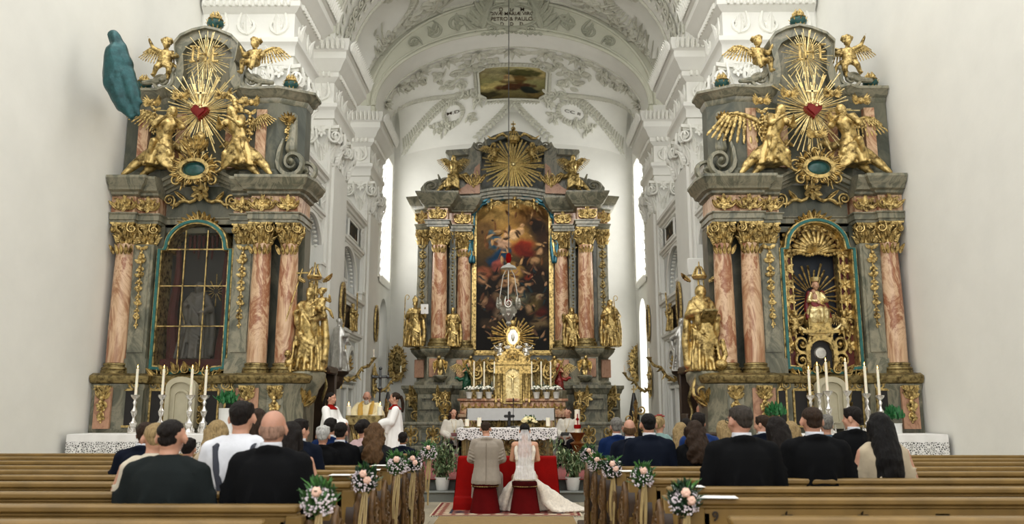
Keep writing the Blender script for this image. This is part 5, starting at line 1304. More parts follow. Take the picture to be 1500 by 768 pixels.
    for x in (-.98, .98):
        b = MB(); bb(b, x-.2, x+.2, -.2, .1, zl+.1, zc-.4); bb(b, x-.15, x+.15, -.23, .1, zl+.5, zc-.45); bb(b, x-.24, x+.24, -.24, .1, zl+.1, zl+.38); o = b.obj('pilaster', GREEN, A)
        b = MB(); cap_at(b, sg*x, -.05, zc-.42, .46, .42, .4); b.obj('capital', GOLD, o)
        b = MB(); drop(b, sg*x, -.26, zl+.95, zc-.5, .13, 17, seed=int(x*7)); b.obj('garland', GOLD, o)
    for x, dy in ((1.33, -.18), (1.84, -.12), (-1.33, -.18)):
        r = .185
        b = MB(); b.lathe([(r, zl+.3), (r*1.02, zl+1.0), (r*.97, zl+1.9), (r*.87, zc-.4)], 26, T(sg*x, dy, 0)); o = b.obj('column', PINK, A)
        b = MB(); b.lathe(base_prof(r, .2), 26, T(sg*x, dy, zl+.1)); b.obj('column_base', GOLDD, o)
        b = MB(); cap_at(b, sg*x, dy, zc-.44, r*2.35, .44); [b.put(LEAF, T(sg*x+k*.07, dy-r*.9, zc-.62) @ Ry(k*.2) @ Sc(.1, .2, .2)) for k in (-2, -1, 0, 1, 2)]; b.obj('capital', GOLD, o)
    # entablature
    pe = [(WL, -.36), (-1.12, -.36), (-1.12, -.25), (-.72, -.25), (-.72, .1), (.72, .1), (.72, -.25), (1.08, -.25), (1.1, -.38), (2.02, -.36), (2.06, -.2), (2.06, .5)]
    zf0, zf1 = Z(318), Z(294)
    b = MB(); b.sweep(fl(pe), [(-.3, zc), (0, zc), (0, zc+.05), (.03, zc+.06), (.03, zf0-.04), (.06, zf0-.02), (.06, zf0), (-.3, zf0)])
    fixn(b.obj('architrave', GREEN, A))
    b = MB(); b.sweep(fl(pe), [(-.02, zf0), (-.02, zf1)]); fixn(b.obj('frieze', PINK, A))
    b = MB()
    kp = [(-.3, zf1-.01), (0, zf1), (.05, zf1+.03), (.06, zf1+.07), (.14, zf1+.1), (.16, zf1+.16), (.22, zf1+.2), (.25, zf1+.27), (.28, zf1+.3), (.28, zf1+.35), (.05, zf1+.38), (-.3, zf1+.38)]
    b.sweep(fl(pe[:4]), kp); fixn(b.obj('cornice', GREEN, A)); b = MB(); b.sweep(fl(pe[6:]), kp); fixn(b.obj('cornice', GREEN, A))
    b = MB(); n = 24
    for (o, y, t) in ((0, .02, .06), (.06, -.06, .06), (.12, -.14, .09), (.21, -.2, .06)):
        f = lambda x, o: zf1+.02+o+.36*cos(x/.95*pi/2)**1.2
        b.ring([(-.85+1.7*i/n, f(-.85+1.7*i/n, o+t)) for i in range(n+1)], [(-.85+1.7*i/n, f(-.85+1.7*i/n, o)) for i in range(n+1)], y, .5, closed=False)
    fixn(b.obj('arched_pediment', GREEN, A))
    b = MB(); bb(b, -.7, .7, .05, .3, zf0, zf1+.3); b.obj('pediment_field', GREEN2, A)
    for (x, y, w) in ((-1.33, -.38, .4), (-.92, -.27, .36), (.92, -.27, .36), (1.35, -.4, .44), (1.84, -.4, .3)):
        b = MB(); zm = (zf0+zf1)/2
        for k in (-1, 1): b.put(SCR, T(sg*x+k*w*.24, y, zm) @ Sc(k*.2, .3, .2)); b.put(LEAF, T(sg*x+k*w*.3, y, zm-.1) @ Ry(k*.8) @ Sc(.12, .25, .22)); b.put(LEAF, T(sg*x+k*w*.1, y, zm-.1) @ Ry(k*.3) @ Sc(.12, .25, .22))
        b.put(ROSE, T(sg*x, y-.02, zm) @ Sc(.18)); garland(b, sg*x-w*.4, zm+.1, sg*x+w*.4, zm+.1, .16, y-.03, .03, 6); b.obj('frieze_ornament', GOLD, A)
    b = MB(); z = Z(292, -.1)
    for k in (-1, 1): b.chain([(k*(.04+.09*q), -.02, z+.1-.1*abs(sin(q*.9))-.02*q) for q in range(7)], [.03, .04, .035, .04, .035, .04, .02], 7); b.put(SCR, T(k*.62, -.03, z+.0) @ Sc(k*.2, .4, -.2)); b.put(LEAF, T(k*.3, -.03, z) @ Ry(k*.9) @ Sc(.12, .3, .25))
    b.put(ROSE, T(0, -.06, z+.16) @ Sc(.22)); b.obj('gilded_swag', GOLD, A)
    b = MB(); z = Z(322); [b.put(SCR, T(k*.14, .0, z) @ Sc(k*.2, .4, .18)) for k in (-1, 1)]; [b.put(LEAF, T(k*.06*q, .0, z-.06+.02*(3-q)) @ Ry(k*q*.35) @ Sc(.1, .3, .18)) for k in (-1, 1) for q in range(5)]; b.obj('keystone_ornament', GOLD, A)
    # shrine frame
    def shr(w, zlo, zsp, ztop):   # shouldered round arch with a curved foot
        pts = [(-w, zlo+.1), (-w, zsp)]
        pts += [(-w+.1, zsp), (-w+.12, zsp+.06)] + [(-(w-.12)*cos(a), zsp+.06+(ztop-zsp-.06)*sin(a)) for a in [pi*i/16 for i in range(1, 16)]] + [(w-.12, zsp+.06), (w-.1, zsp), (w, zsp), (w, zlo+.1)]
        pts += [(w*.72, zlo+.08), (w*.5, zlo), (w*.25, zlo+.0), (w*.0, zlo+.1), (-w*.25, zlo+.0), (-w*.5, zlo), (-w*.72, zlo+.08)]
        return pts
    zlo, zsp, ztp = 2.2, 4.62, 5.2
    b = MB(); b.ring(shr(.72, zlo, zsp, ztp), shr(.67, zlo+.05, zsp-.02, ztp-.05), -.16, .4); fixn(b.obj('teal_frame', TEAL, A))
    b = MB(); b.ring(shr(.67, zlo+.05, zsp-.02, ztp-.05), shr(.645, zlo+.075, zsp-.03, ztp-.075), -.13, .4); b.ring(shr(.745, zlo-.02, zsp+.01, ztp+.025), shr(.72, zlo, zsp, ztp), -.12, .4); fixn(b.obj('gilded_frame', GOLD, A))
    b = MB(); b.prism(shr(.66, zlo+.05, zsp, ztp-.06), .38, .41)
    if sg > 0:
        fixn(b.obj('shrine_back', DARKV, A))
        # dim red curtain, dark figure with a small ray fan, seen behind glass
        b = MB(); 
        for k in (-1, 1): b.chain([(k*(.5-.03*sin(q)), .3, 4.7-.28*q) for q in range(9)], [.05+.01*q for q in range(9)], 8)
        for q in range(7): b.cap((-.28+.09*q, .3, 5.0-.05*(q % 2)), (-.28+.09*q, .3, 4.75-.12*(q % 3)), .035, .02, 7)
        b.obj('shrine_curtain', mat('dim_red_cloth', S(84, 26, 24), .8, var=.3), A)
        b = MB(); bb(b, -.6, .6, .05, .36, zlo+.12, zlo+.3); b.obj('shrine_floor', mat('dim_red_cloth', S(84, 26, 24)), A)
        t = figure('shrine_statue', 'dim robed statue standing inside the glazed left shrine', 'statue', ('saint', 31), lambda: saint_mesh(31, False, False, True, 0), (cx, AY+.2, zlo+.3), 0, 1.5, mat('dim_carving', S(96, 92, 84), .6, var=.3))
        b = MB(); rays(b, .3, 1.35, .1, 12, .05, .36, .6, .014, 2); b.obj('ray_fan', GOLD, t)
        stick(t, 'staff', (-.3, -.1, 1.0), (-.1, -.12, .4), .012, GOLD)
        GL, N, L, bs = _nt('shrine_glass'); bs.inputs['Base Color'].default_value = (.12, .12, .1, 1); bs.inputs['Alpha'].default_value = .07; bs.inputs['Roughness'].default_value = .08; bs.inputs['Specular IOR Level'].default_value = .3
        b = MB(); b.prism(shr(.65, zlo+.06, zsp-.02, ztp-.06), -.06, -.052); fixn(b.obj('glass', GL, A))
        b = MB()
        for x in (-.215, .215): b.box(x-.01, x+.01, -.09, -.06, zlo+.08, ztp-.2)
        for z in (zlo+.92, zlo+1.7, zlo+2.42): b.box(-.65, .65, -.09, -.06, z-.01, z+.01)
        b.obj('glazing_bars', GOLD, A)
    else:
        fixn(b.obj('shrine_back', mat('night_blue', S(18, 34, 52), .5, var=.2), A))
        b = MB()
        for k in (-1, 1): b.box(min(k*.46, k*.66), max(k*.46, k*.66), .1, .36, zlo+.1, zsp)
        b.ring([(.64*cos(t), zsp+.02+.5*sin(t)) for t in [pi*i/16 for i in range(17)]], [(.47*cos(t), zsp+.02+.36*sin(t)) for t in [pi*i/16 for i in range(17)]], .12, .36, closed=False)
        fixn(b.obj('red_jamb', mat('crimson_lacquer', S(104, 24, 22), .4, var=.2), A))
        b = MB()
        for k in (-1, 1):
            for q in range(7): b.put(ROSE, T(k*.56, .08, zlo+.55+q*.3) @ Sc(.17))
            b.box(k*.46-.012, k*.46+.012, .05, .3, zlo+.3, zsp)
        for q in range(9): t = pi*(q+.5)/9; b.put(ROSE, T(.56*cos(t), .1, zsp+.04+.43*sin(t)) @ Sc(.15))
        b.obj('jamb_rosettes', GOLD, A)
        b = MB(); zs = 4.55
        for q in range(13):
            t = pi*(q+.5)/13; L_ = .5
            b.chain([(0, .1, zs), (.22*cos(t), -.02, zs+.2*sin(t)), (.42*cos(t), .06, zs+.42*sin(t))], [.015, .035, .045], 8)
        for q in range(15): b.ell((-.42+.06*q, .0, zs-.03+.02*sin(q)), (.035, .04, .035), seg=7, rings=5)
        b.obj('gilded_shell', GOLD, A)
        b = MB(); rays(b, 0, 3.72, .3, 30, .2, .72, .75, .022, 5, asp=(.85, 1)); b.obj('ray_burst', GOLD, A)
        # enthroned Madonna
        Mt = thing('madonna_statue', 'small seated Madonna and child on a crescent moon in the right altar niche', 'statue', (cx, AY+.12, 3.18), 0)
        b = MB(); robe(b, [(0, 0, 0, .2, .16, .2), (.1, 0, -.02, .23, .19, .18), (.26, 0, -.05, .21, .19, .12), (.38, 0, 0, .14, .11, .06), (.5, 0, .02, .12, .09, .03), (.6, 0, .02, .1, .07, 0), (.64, 0, .02, .05, .05, 0)], 8, seed=4)
        for k in (-1, 1): b.chain([(k*.1, .0, .58), (k*.17, -.06, .44), (k*.06, -.18, .42)], [.045, .045, .03], 8)
        skin(b, 'robe', GOLDB, Mt, .012, 1, (.006, 30))
        b = MB(); b.chain([(-.13, .03, .6), (-.18, .04, .35), (-.2, -.05, .1)], [.05, .06, .05], 8); b.chain([(.13, .03, .6), (.19, .04, .35), (.21, -.05, .12)], [.05, .06, .05], 8); b.ell((0, .08, .5), (.14, .06, .2)); folds(b, (-.14, -.12, .42), (.14, -.12, .3), .03, 3, .06, .05)
        skin(b, 'mantle', mat('carmine_robe', S(130, 34, 36), .45, .2, var=.3), Mt, .012, 1)
        b = MB(); head(b, (0, 0, .74), .19, pitch=.15); b.ell((-.08, -.14, .5), (.05, .05, .08)); head(b, (-.1, -.15, .6), .1); b.chain([(-.08, -.15, .46), (-.02, -.2, .38)], [.035, .025]); skin(b, 'flesh', mat('carved_flesh', S(206, 160, 128), .5), Mt, .01, 1)
        b = MB(); b.lathe([(.07, .82), (.1, .9), (.08, .9)], 10); b.obj('crown', GOLDB, Mt)
        b = MB(); cm = [(.46*cos(t), -.05, .12+.34*sin(t)) for t in [pi*(1.05+.9*q/16) for q in range(17)]]; b.tube(cm, [.01+.05*sin(pi*q/16) for q in range(17)], 8); b.obj('crescent_moon', GOLDB, Mt)
        # altar shrine below with two candle cherubs
        t = thing('reliquary_shrine', 'dark scrolled reliquary with round crystal inside the right altar niche', 'reliquary', (cx, AY+.1, zlo+.13), 0)
        b = MB(); b.ring(arch_pts(.3, 0, .62, .25), arch_pts(.22, 0, .52, .2), -.1, .2); [b.put(SCR, T(k*.36, -.06, .45) @ Sc(k*.3, .6, .35)) for k in (-1, 1)]; [b.put(SCR, T(k*.38, -.06, .14) @ Sc(k*.26, .6, -.3)) for k in (-1, 1)]; b.box(-.42, .42, -.12, .2, .66, .72); b.box(-.22, .22, -.1, .2, .72, .95); fixn(b.obj('gilded_case', GOLD, t))
        b = MB(); b.prism(arch_pts(.22, 0, .52, .2), .0, .1); b.obj('dark_field', DARKV, t); b = MB(); b.lathe([(.1, -.02), (.12, 0), (.1, .03), (.04, .035)], 20, T(0, 0, .28) @ Rx(pi/2)); b.obj('round_crystal', SILVER, t)
        for k in (-1, 1): putto('candle_cherub', 'gilded cherub %s of the Madonna inside the right altar niche' % ('left' if k < 0 else 'right'), 0, (cx+k*.47, AY+.02, 2.93), 0, .5, GOLD, 'cherubs beside the Madonna', mirror=k)
    # ------------------------------------------------ upper storey
    zu = Z(268)
    b = MB()
    cu = fl([(WL, .0), (-.92, .0), (-.78, -.1), (-.45, .12), (.45, .12), (.78, -.1), (.92, -.05), (1.45, -.1), (1.6, 0), (1.95, .2), (1.95, .6)])
    zq = Z(147)
    b.sweep(cu, [(0, zu), (.05, zu), (.05, zu+.2), (0, zu+.26), (0, zq-.1), (-.3, zq-.1)]); bb(b, WL, 1.9, .2, .6, zu, zq); fixn(b.obj('upper_storey', GREEN2, A))
    kp = [(0, zq-.1), (.03, zq-.05), (.04, zq), (.12, zq+.05), (.14, zq+.1), (.2, zq+.14), (.2, zq+.19), (-.4, zq+.23)]
    b = MB(); b.sweep(fl([(WL, .0), (-.92, .0), (-.78, -.1), (-.68, -.02)]), kp); fixn(b.obj('upper_cornice', GREEN, A)); b = MB(); b.sweep(fl([(.68, -.02), (.78, -.1), (.92, -.05), (1.45, -.1), (1.62, 0), (1.95, .2), (1.95, .6)]), kp); fixn(b.obj('upper_cornice', GREEN, A))
    for x, w in ((-1.2, .2), (1.15, .2)):
        b = MB(); bb(b, x-w/2, x+w/2, -.14, .3, zu+.35, zq-.25); b.obj('pink_panel', PINK, A)
    for k in (-1, 1):
        b = MB(); b.box(k*.5-.1, k*.5+.1, -.02, .3, zu+.3, zq-.3); b.obj('pink_panel', PINK, A)
    # crowning arch
    b = MB()
    ot = [U(px, py) for px, py in ((240, 128), (255, 122), (264, 110), (268, 92), (266, 66), (275, 55), (292, 47), (310, 43), (328, 47), (347, 55), (357, 66), (352, 92), (356, 110), (366, 122), (384, 128))]
    ot = [(x, z-.06) for x, z in ot]; ot = [((x-.06)*1.0, z) for x, z in ot]
    inn = [(x*.78, z0-.16 if i not in (0, len(ot)-1) else z0) for i, (x, z0) in enumerate(ot)]
    full = ot+[(ot[-1][0], zq-.1), (ot[0][0], zq-.1)]
    b.prism(full, .1, .5); b.ring(ot, inn, -.12, .15, closed=False)
    b.ring([(x*1.04, z+.05) for x, z in ot[3:12]], ot[3:12], -.2, .5, closed=False); fixn(b.obj('crowning_arch', GREEN, A))
    for k in (-1, 1):
        b = MB(); x, z = .92, Z(125); b.put(SCR, T(k*x, -.1, z+.05) @ Sc(k*.4, .8, .35)); b.chain([(k*.72, -.08, z+.3), (k*.85, -.1, z+.12), (k*1.05, -.1, z+.04), (k*1.3, -.08, z+.02)], [.06, .07, .07, .05], 8); b.obj('crowning_volute', GREEN, A)
    # volute brackets at the inner side
    b = MB(); x, z = 1.78, Z(240); b.put(SCR, T(sg*x, -.05, z) @ Sc(sg*.5, 1.6, .55)); b.chain([(sg*1.72, .05, zq-.35), (sg*1.76, .0, z+.7), (sg*1.74, -.02, z+.3)], [.1, .09, .12], 8); b.put(SCR, T(sg*2.0, .15, z-.1) @ Sc(sg*.5, 1.2, .45)); b.obj('side_volute', GREEN, A)
    b = MB(); x = 1.68; drop(b, sg*x, -.06, Z(210), Z(185), .12, 6, 3); [b.put(LEAF, T(sg*x, -.08, Z(182)) @ Ry(q*.4) @ Sc(.1, .3, .2)) for q in range(-3, 4)]; b.obj('shell_drop', GOLD, A)
    # ray bursts, monogram, heart
    xs, zs = U(313, 92)[0]-.02, Z(92)
    b = MB(); rays(b, 0, zs, -.2, 54, .04, .6, .6, .009, 5, asp=(.9, 1.1)); b.obj('ray_burst', GOLDB, A)
    b = MB()
    for x0, x1, z0_, z1_ in ((-.2, -.2, -.13, .13), (-.09, -.09, -.13, .13), (.06, .06, -.13, .13), (.2, .2, -.13, .13), (-.09, .06, 0, 0), (.2, .32, .13, .13), (.2, .3, 0, 0), (.2, .32, -.13, -.13), (-.26, -.14, .13, .13), (-.26, -.14, -.13, -.13)): b.tube([(x0, -.42, zs+z0_*1.2), (x1+1e-4, -.42, zs+z1_*1.2)], .024, 7)
    b.obj('monogram', GOLD, A)
    zh = Z(172)
    b = MB(); rays(b, 0, zh, -.28, 66, .05, .92, .55, .0125, 6, asp=(.86, 1.08)); rays(b, .0, zh, -.3, 22, .05, 1.1, .7, .013, 7, asp=(.9, 1)); b.obj('ray_burst', GOLDB, A)
    b = MB(); ht = [(.17*(sin(t)**3), zh-.02+.15*(.8125*cos(t)-.3125*cos(2*t)-.125*cos(3*t)-.0625*cos(4*t))*1.15) for t in [2*pi*i/28 for i in range(28)]]
    b.prism(ht, -.42, -.3); b.prism([(x*.75, zh+(z-zh)*.75) for x, z in ht], -.46, -.42); fixn(b.obj('red_heart', RUBY, A, sharp=60))
    b = MB(); [b.ell((.15*cos(q*.5), -.45+.04*sin(q), zh+.07+.035*sin(q*.5)), (.03, .02, .025), seg=6, rings=4) for q in range(13)]
    [b.cap((q*.04, -.38, zh+.1), (q*.055, -.38, zh+.22-.02*abs(q)), .02, .008, 6) for q in range(-3, 4)]
    b.box(-.02, .02, -.4, -.37, zh+.15, zh+.48); b.box(-.12, .12, -.4, -.37, zh+.34, zh+.38); b.obj('cross_and_flames', GOLDB, A)
    # cartouche
    zc2 = Z(249, -.4); el = lambda a, c, n=28: [(a*cos(2*pi*i/n), zc2+c*sin(2*pi*i/n)) for i in range(n)]
    b = MB(); b.prism(el(.24, .16), -.42, -.3); b.ell((0, -.4, zc2), (.22, .07, .14), seg=20, rings=10); o = b.obj('cartouche', URN, A)
    b = MB(); b.ring(el(.31, .22), el(.23, .15), -.5, -.35)
    for a in [2*pi*i/14 for i in range(14)]: b.put(SCR, T(.34*cos(a), -.45, zc2+.25*sin(a)) @ Ry(pi/2-a) @ Sc(.14*(1 if cos(a) > 0 else -1), .5, .16)); b.put(LEAF, T(.3*cos(a), -.46, zc2+.21*sin(a)) @ Ry(pi/2-a) @ Sc(.1, .4, .16))
    for k in (-1, 1): b.put(SCR, T(k*.42, -.42, zc2+.08) @ Sc(k*.26, .5, .26)); b.put(SCR, T(k*.34, -.42, zc2-.22) @ Sc(k*.22, .5, -.22))
    b.put(SCR, T(-.05, -.42, zc2+.34) @ Sc(.2, .5, .2)); b.obj('cartouche_frame', GOLD, o)
    # winged heads
    for k, px, py in ((-1, 276, 150), (1, 339, 150), (-2, 234, 160), (2, 378, 160)):
        x = (.42 if abs(k) == 1 else .98)*(1 if k > 0 else -1); b = MB(); cherub_head(b, x, -.3, Z(py), .3); b.obj('winged_head', GOLD, A)
    if sg < 0: b = MB(); cherub_head(b, 0, -.45, Z(212), .34); b.obj('winged_head', GOLD, A); b = MB(); cherub_head(b, .42, -.4, Z(188), .28); b.obj('winged_head', GOLD, A)
    else:
        b = MB(); b.put(SCR, T(-.1, -.45, Z(225)) @ Sc(.3, .6, .3)); [b.put(LEAF, T(.03*q, -.45, Z(232)) @ Ry(q*.25) @ Sc(.14, .4, .3)) for q in range(-3, 4)]; b.ell((.08, -.45, Z(212)), (.1, .1, .12)); b.obj('leafy_console', GOLD, A)
        b = MB(); drop(b, .72, -.38, Z(200), Z(160), .22, 9, 8); b.obj('garland', GOLD, A); b = MB(); drop(b, -.9, -.34, Z(205), Z(170), .12, 6, 8); b.obj('garland', GOLD, A)
    b = MB(); drop(b, sg*.98, -.3, Z(215), Z(175), .14, 8, 9); b.obj('garland', GOLD, A)
    W = lambda x, y, z: (cx+x, AY+y, z)
    side = nm+' side altar'
    # free figures standing on it
    for k in (-1, 1):
        s2 = 'left' if k < 0 else 'right'
        putto('cherub', 'gilded cherub perched on the %s crowning scroll of the %s' % (s2, side), 0 if k*sg < 0 else 1, W(k*.95 if k*sg > 0 else k*.86, -.16, Z(126)+.1), k*-.25, .86, GOLD, None, mirror=-k)
        t = figure('gilded_angel', 'large gilded angel kneeling on the %s slope of the %s pediment' % (s2, side), 'angel', ('angel', 0), lambda: angel_mesh(0), W(k*.82 if k*sg > 0 else k*.7, -.34, zt-.05+.12), -k*.35, 1.5, group=None, mirror=-k)
        if sg > 0:
            add_wing(t, -1, (-.05, .2, 1.0), (0, .25, -.2), .6 if k < 0 else .4); add_wing(t, 1, (.08, .2, 1.0), (0, -.2, .2), .45)
        else:
            add_wing(t, k, (0, .18, .95), (0, -k*-.1, k*.35), 1.0 if k < 0 else .66); add_wing(t, -k, (0, .18, 1.0), (0, k*.5, -k*.3), .55)
    def urn(x, y, z, h, lab):
        t = thing('flaming_urn', lab, 'urn', W(x, y, z), 0)
        b = MB(); b.lathe([(.3*h, 0), (.32*h, .05*h), (.14*h, .1*h), (.2*h, .16*h), (.34*h, .3*h), (.36*h, .42*h), (.28*h, .52*h), (.3*h, .56*h)], 18, fn=lambda a, z: 1+.05*cos(8*a)); b.obj('vase', URN, t)
        b = MB(); [b.put(LEAF, Rz(q*pi/4) @ T(0, -.2*h, .14*h) @ Rx(.35) @ Sc(.13*h, .3*h, .4*h)) for q in range(8)]; b.lathe([(.31*h, .52*h), (.33*h, .56*h), (.3*h, .6*h)], 16)
        for q in range(9): a = q*.7; b.chain([(.14*h*cos(a), .14*h*sin(a), .56*h), (.2*h*cos(a+.3), .2*h*sin(a+.3), .72*h), (.1*h*cos(a), .1*h*sin(a), (.86+.04*(q % 3))*h)], [.07*h, .06*h, .015*h], 6)
        b.obj('gilded_flames', GOLD, t)
    urn(0, .1, Z(42)-.03, .48, 'blue-green urn with gilded flames on the very top of the %s' % side)
    urn(sg*1.62, .15, zq+.22, .42, 'blue-green flaming urn on the inner corner of the %s top' % side)
    urn(-sg*1.4, .15, zq+.22, .42, 'blue-green flaming urn on the outer corner of the %s top' % side)
    # saint on the side bracket
    sx = sg*2.28
    t = figure('gilded_saint', ('gilded shepherd saint with staff and child on the inner bracket of the left side altar' if sg > 0 else 'gilded friar saint reading a book on the inner bracket of the right side altar'), 'statue',
               ('saint', 41 if sg > 0 else 42), (lambda: saint_mesh(41, arms=0)) if sg > 0 else (lambda: saint_mesh(42, hood=True, arms=0)), W(sx, -.1, zl+.14), sg*-.15, 1.62)
    b = MB(); b.lathe([(.04, zl-.55), (.16, zl-.4), (.22, zl-.2), (.32, zl-.05), (.34, zl+.1), (.3, zl+.14)], 20, T(sx, -.05, 0)); fixn(b.obj('statue_bracket', GREEN, A))
    b = MB(); [b.put(LEAF, T(sx, -.3, zl-.5) @ Ry(q*.5) @ Sc(.16, .5, .35)) for q in range(-2, 3)]; b.put(SCR, T(sx-.1, -.3, zl-.25) @ Sc(.3, .6, .3)); b.obj('bracket_leaves', GOLD, A)
    if sg > 0:
        stick(t, 'staff', (-.38, -.25, .9), (-.1, -.2, 1.95), .014, GOLD, 'cross'); stick(t, 'long_staff', (.25, -.2, 0), (.18, -.2, 1.7), .014, GOLD)
        b = MB(); b.put(MB().ell((0, 0, 0), .01)); me = cached(('putto', 1), lambda: putto_mesh(1)).copy(); me.materials.clear(); me.materials.append(GOLD); o = link('carried_child', me, t); o.scale = (.62,)*3; o.location = (.3, -.18, .95)
        b = MB(); b.ell((-.28, -.15, .16), (.1, .16, .12)); head(b, (-.28, -.3, .32), .16); [b.cap((-.28+k*.05, -.15+j*.1, .1), (-.28+k*.05, -.15+j*.1, 0), .03, .025) for k in (-1, 1) for j in (-1, 1)]; b.obj('lamb', GOLD, t)
    else:
        book(t, (.02, -.3, 1.02), .26, GOLDD, GOLD, .9); b = MB(); b.chain([(.25, -.2, .1), (.36, -.2, .3), (.3, -.2, .55), (.22, -.15, .4)], [.05, .07, .06, .03], 8); b.ell((.22, -.3, .12), (.12, .1, .1)); b.obj('small_companion', GOLD, t)
    if True:   # crown on posts held over the saint
        b = MB(); zcr = 1.78; b.lathe([(.12, zcr), (.15, zcr+.05), (.13, zcr+.08)], 12, T(.02, .1, 0)); [b.cap((.02+.13*cos(q), .1+.13*sin(q), zcr+.06), (.02+.05*cos(q), .1+.05*sin(q), zcr+.24), .02, .014, 6) for q in range(6)]; b.cap((.02, .1, zcr+.22), (.02, .1, zcr+.34), .02, .01, 6); [b.put(LEAF, T(.02+k*.18, .1, zcr-.05) @ Ry(k*1.0) @ Sc(.12, .3, .28)) for k in (-1, 1)]; b.cap((.02, .16, 1.3), (.02, .16, zcr), .02, .02, 6); b.obj('canopy_crown', GOLD, t)
    return A
SAL = side_altar(1); SAR = side_altar(-1)
# mensa tables with lace cloths and silver candlesticks
LACE = None
def lace_mat(name, sc=30):
    m, N, L, bs = _nt(name); tc = N.new('ShaderNodeTexCoord'); v = N.new('ShaderNodeTexVoronoi'); v.inputs['Scale'].default_value = sc; v.feature = 'DISTANCE_TO_EDGE'
    L.new(tc.outputs['Object'], v.inputs['Vector']); r = _ramp(N, L, v.outputs['Distance'], [(.1, S(236, 234, 230)), (.2, S(120, 120, 116))]); L.new(r.outputs[0], bs.inputs['Base Color']); bs.inputs['Roughness'].default_value = .85; return m
LACE = lace_mat('lace_cloth')
for sg, nm in ((1, 'left'), (-1, 'right')):
    cx = -6.03*sg
    t = thing('altar_mensa', 'low %s side altar table under a lace-edged white cloth' % nm, 'altar table', (cx, AY-.95, .36))
    b = MB(); b.rbox(-1.45, 1.5, -.35, .35, 0, .74, .02); b.obj('table_base', GREEN2, t)
    c = thing('altar_cloth', 'white lace-edged cloth on the %s side altar table' % nm, 'tablecloth', (cx, AY-.95, 1.1))
    b = MB(); b.rbox(-1.5, 1.55, -.4, .36, 0, .03, .01); b.grid(lambda u, v: (-1.5+3.05*u, -.41-.01*sin(u*60), .02-.12*v), 60, 2); b.obj('linen_top', LINEN, c)
    b = MB(); b.grid(lambda u, v: (-1.5+3.05*u, -.415-.012*sin(u*60), -.1-.38*v-.015*abs(sin(u*50))*v), 120, 4); b.obj('lace_edge', LACE, c)
    pxs = (197, 236, 278, 299) if sg > 0 else (1188, 1201, 1214, 1243, 1271, 1290)
    tops = (535, 535, 535, 536) if sg > 0 else (536, 531, 525, 525, 531, 536)
    bas = 1.13; proto = None
    for i, (px, py) in enumerate(zip(pxs, tops)):
        y = AY-.95+(.1 if i % 2 else -.08); p = P(px, 600, y); ztop = P(px, py, y).z-.07
        pos = ('first', 'second', 'third', 'fourth', 'fifth', 'sixth')[i]
        lab = 'silver candlestick with lit white candle on the %s side altar, %s from the left' % (nm, pos)
        cs_h, ca_h = .62, .42
        if proto is None: proto = candlestick('silver_candlestick', lab, (p.x, y, bas), .62, .42, mat('bright_silver', S(225, 222, 216), .25, .75, var=.15, scale=14), 'silver candlesticks on the %s side altar' % nm, .024, True); proto.scale = (1, 1, (ztop-bas)/1.04)
        else: dup(proto, (p.x, y, bas), i*.7, lab, scale=(1, 1, (ztop-bas)/1.04))
# verdigris bronze figure high on the left nave wall
t = thing('bronze_statue', 'blue-green bronze drapery of a figure jutting from the left wall high above the pews', 'statue', (-7.6, 15.0, 7.0))
b = MB(); q = lambda px, py, y=14.0: V((P(px+14, py, 13.6).x+7.4, -1.4, P(px, py, 13.6).z-7.0))
b.chain([q(168, 52), q(178, 72), q(184, 96)], [.1, .13, .16], 12); b.chain([q(178, 92), q(188, 112), q(197, 142), q(205, 168)], [.15, .17, .14, .04], 10); b.chain([q(172, 80), q(172, 120), q(184, 152), q(196, 172)], [.2, .22, .16, .05], 10)
for k in range(8): b.chain([q(170+3*k, 70+5*k), q(174+3.6*k, 112+3*k), q(182+3.6*k, 146+5*k-(k-3)**2)], [.03, .06, .02], 7)
b.chain([q(166, 118), q(178, 132), q(196, 136), q(210, 150)], [.1, .1, .08, .03], 8)
b.chain([q(172, 110)+V((0, .4, 0)), q(160, 110)+V((-.15, 1.1, 0))], [.2, .15])
skin(b, 'body', BRONZE, t, .03, 1, (.02, 8))
# ================================================================= choir furnishings
CHA = lambda x, y, z: (x, y, z)
struct(MB().rbox(-5.4, 5.4, 24.4, 37, .3, .5, .02).obj('floor_step', STEPM)); struct(MB().rbox(-5.4, 5.4, 24.8, 37, .4, .66, .02).obj('floor_altar', STEPM))
def fx_pic(name, lab, w, h, loc, rz, blobs, bg, frame_m=None, oval=False, cat='picture', fr=.06, seed=0, group=None):
    t = thing(name, lab, cat, loc, rz, group)
    if oval:
        ou = lambda u, v: (2*u-1)**2+(2*v-1)**2 < 1.0
        pts = lambda k: [(w*k/2*cos(2*pi*i/32), h/2+h*k/2*sin(2*pi*i/32)) for i in range(32)]
        picture('painting', w, h, blobs, bg, t, (0, 0, 0), res=w/28, outline=ou, seed=seed); b = MB(); b.ring(pts(1+2*fr/w), pts(.96), -.03, .03)
    else:
        picture('painting', w, h, blobs, bg, t, (0, 0, 0), res=min(w, h)/26, seed=seed); b = MB()
        b.ring([(-w/2-fr, -fr), (-w/2-fr, h+fr), (w/2+fr, h+fr), (w/2+fr, -fr)], [(-w/2, 0), (-w/2, h), (w/2, h), (w/2, 0)], -.04, .03)
    fixn(b.obj('frame', frame_m or GOLD, t))
    b = MB(); b.box(-w/2*.7, w/2*.7, .005, .03, h*.15, h*.85); b.obj('backboard', WOODD, t); return t
rnd = random.Random(2)
def rblobs(n, seed, cols):
    r = random.Random(seed); return [(r.uniform(.1, .9), r.uniform(.1, .9), r.uniform(.06, .22), r.uniform(.05, .16), r.uniform(0, 3), r.choice(cols), .5) for _ in range(n)]
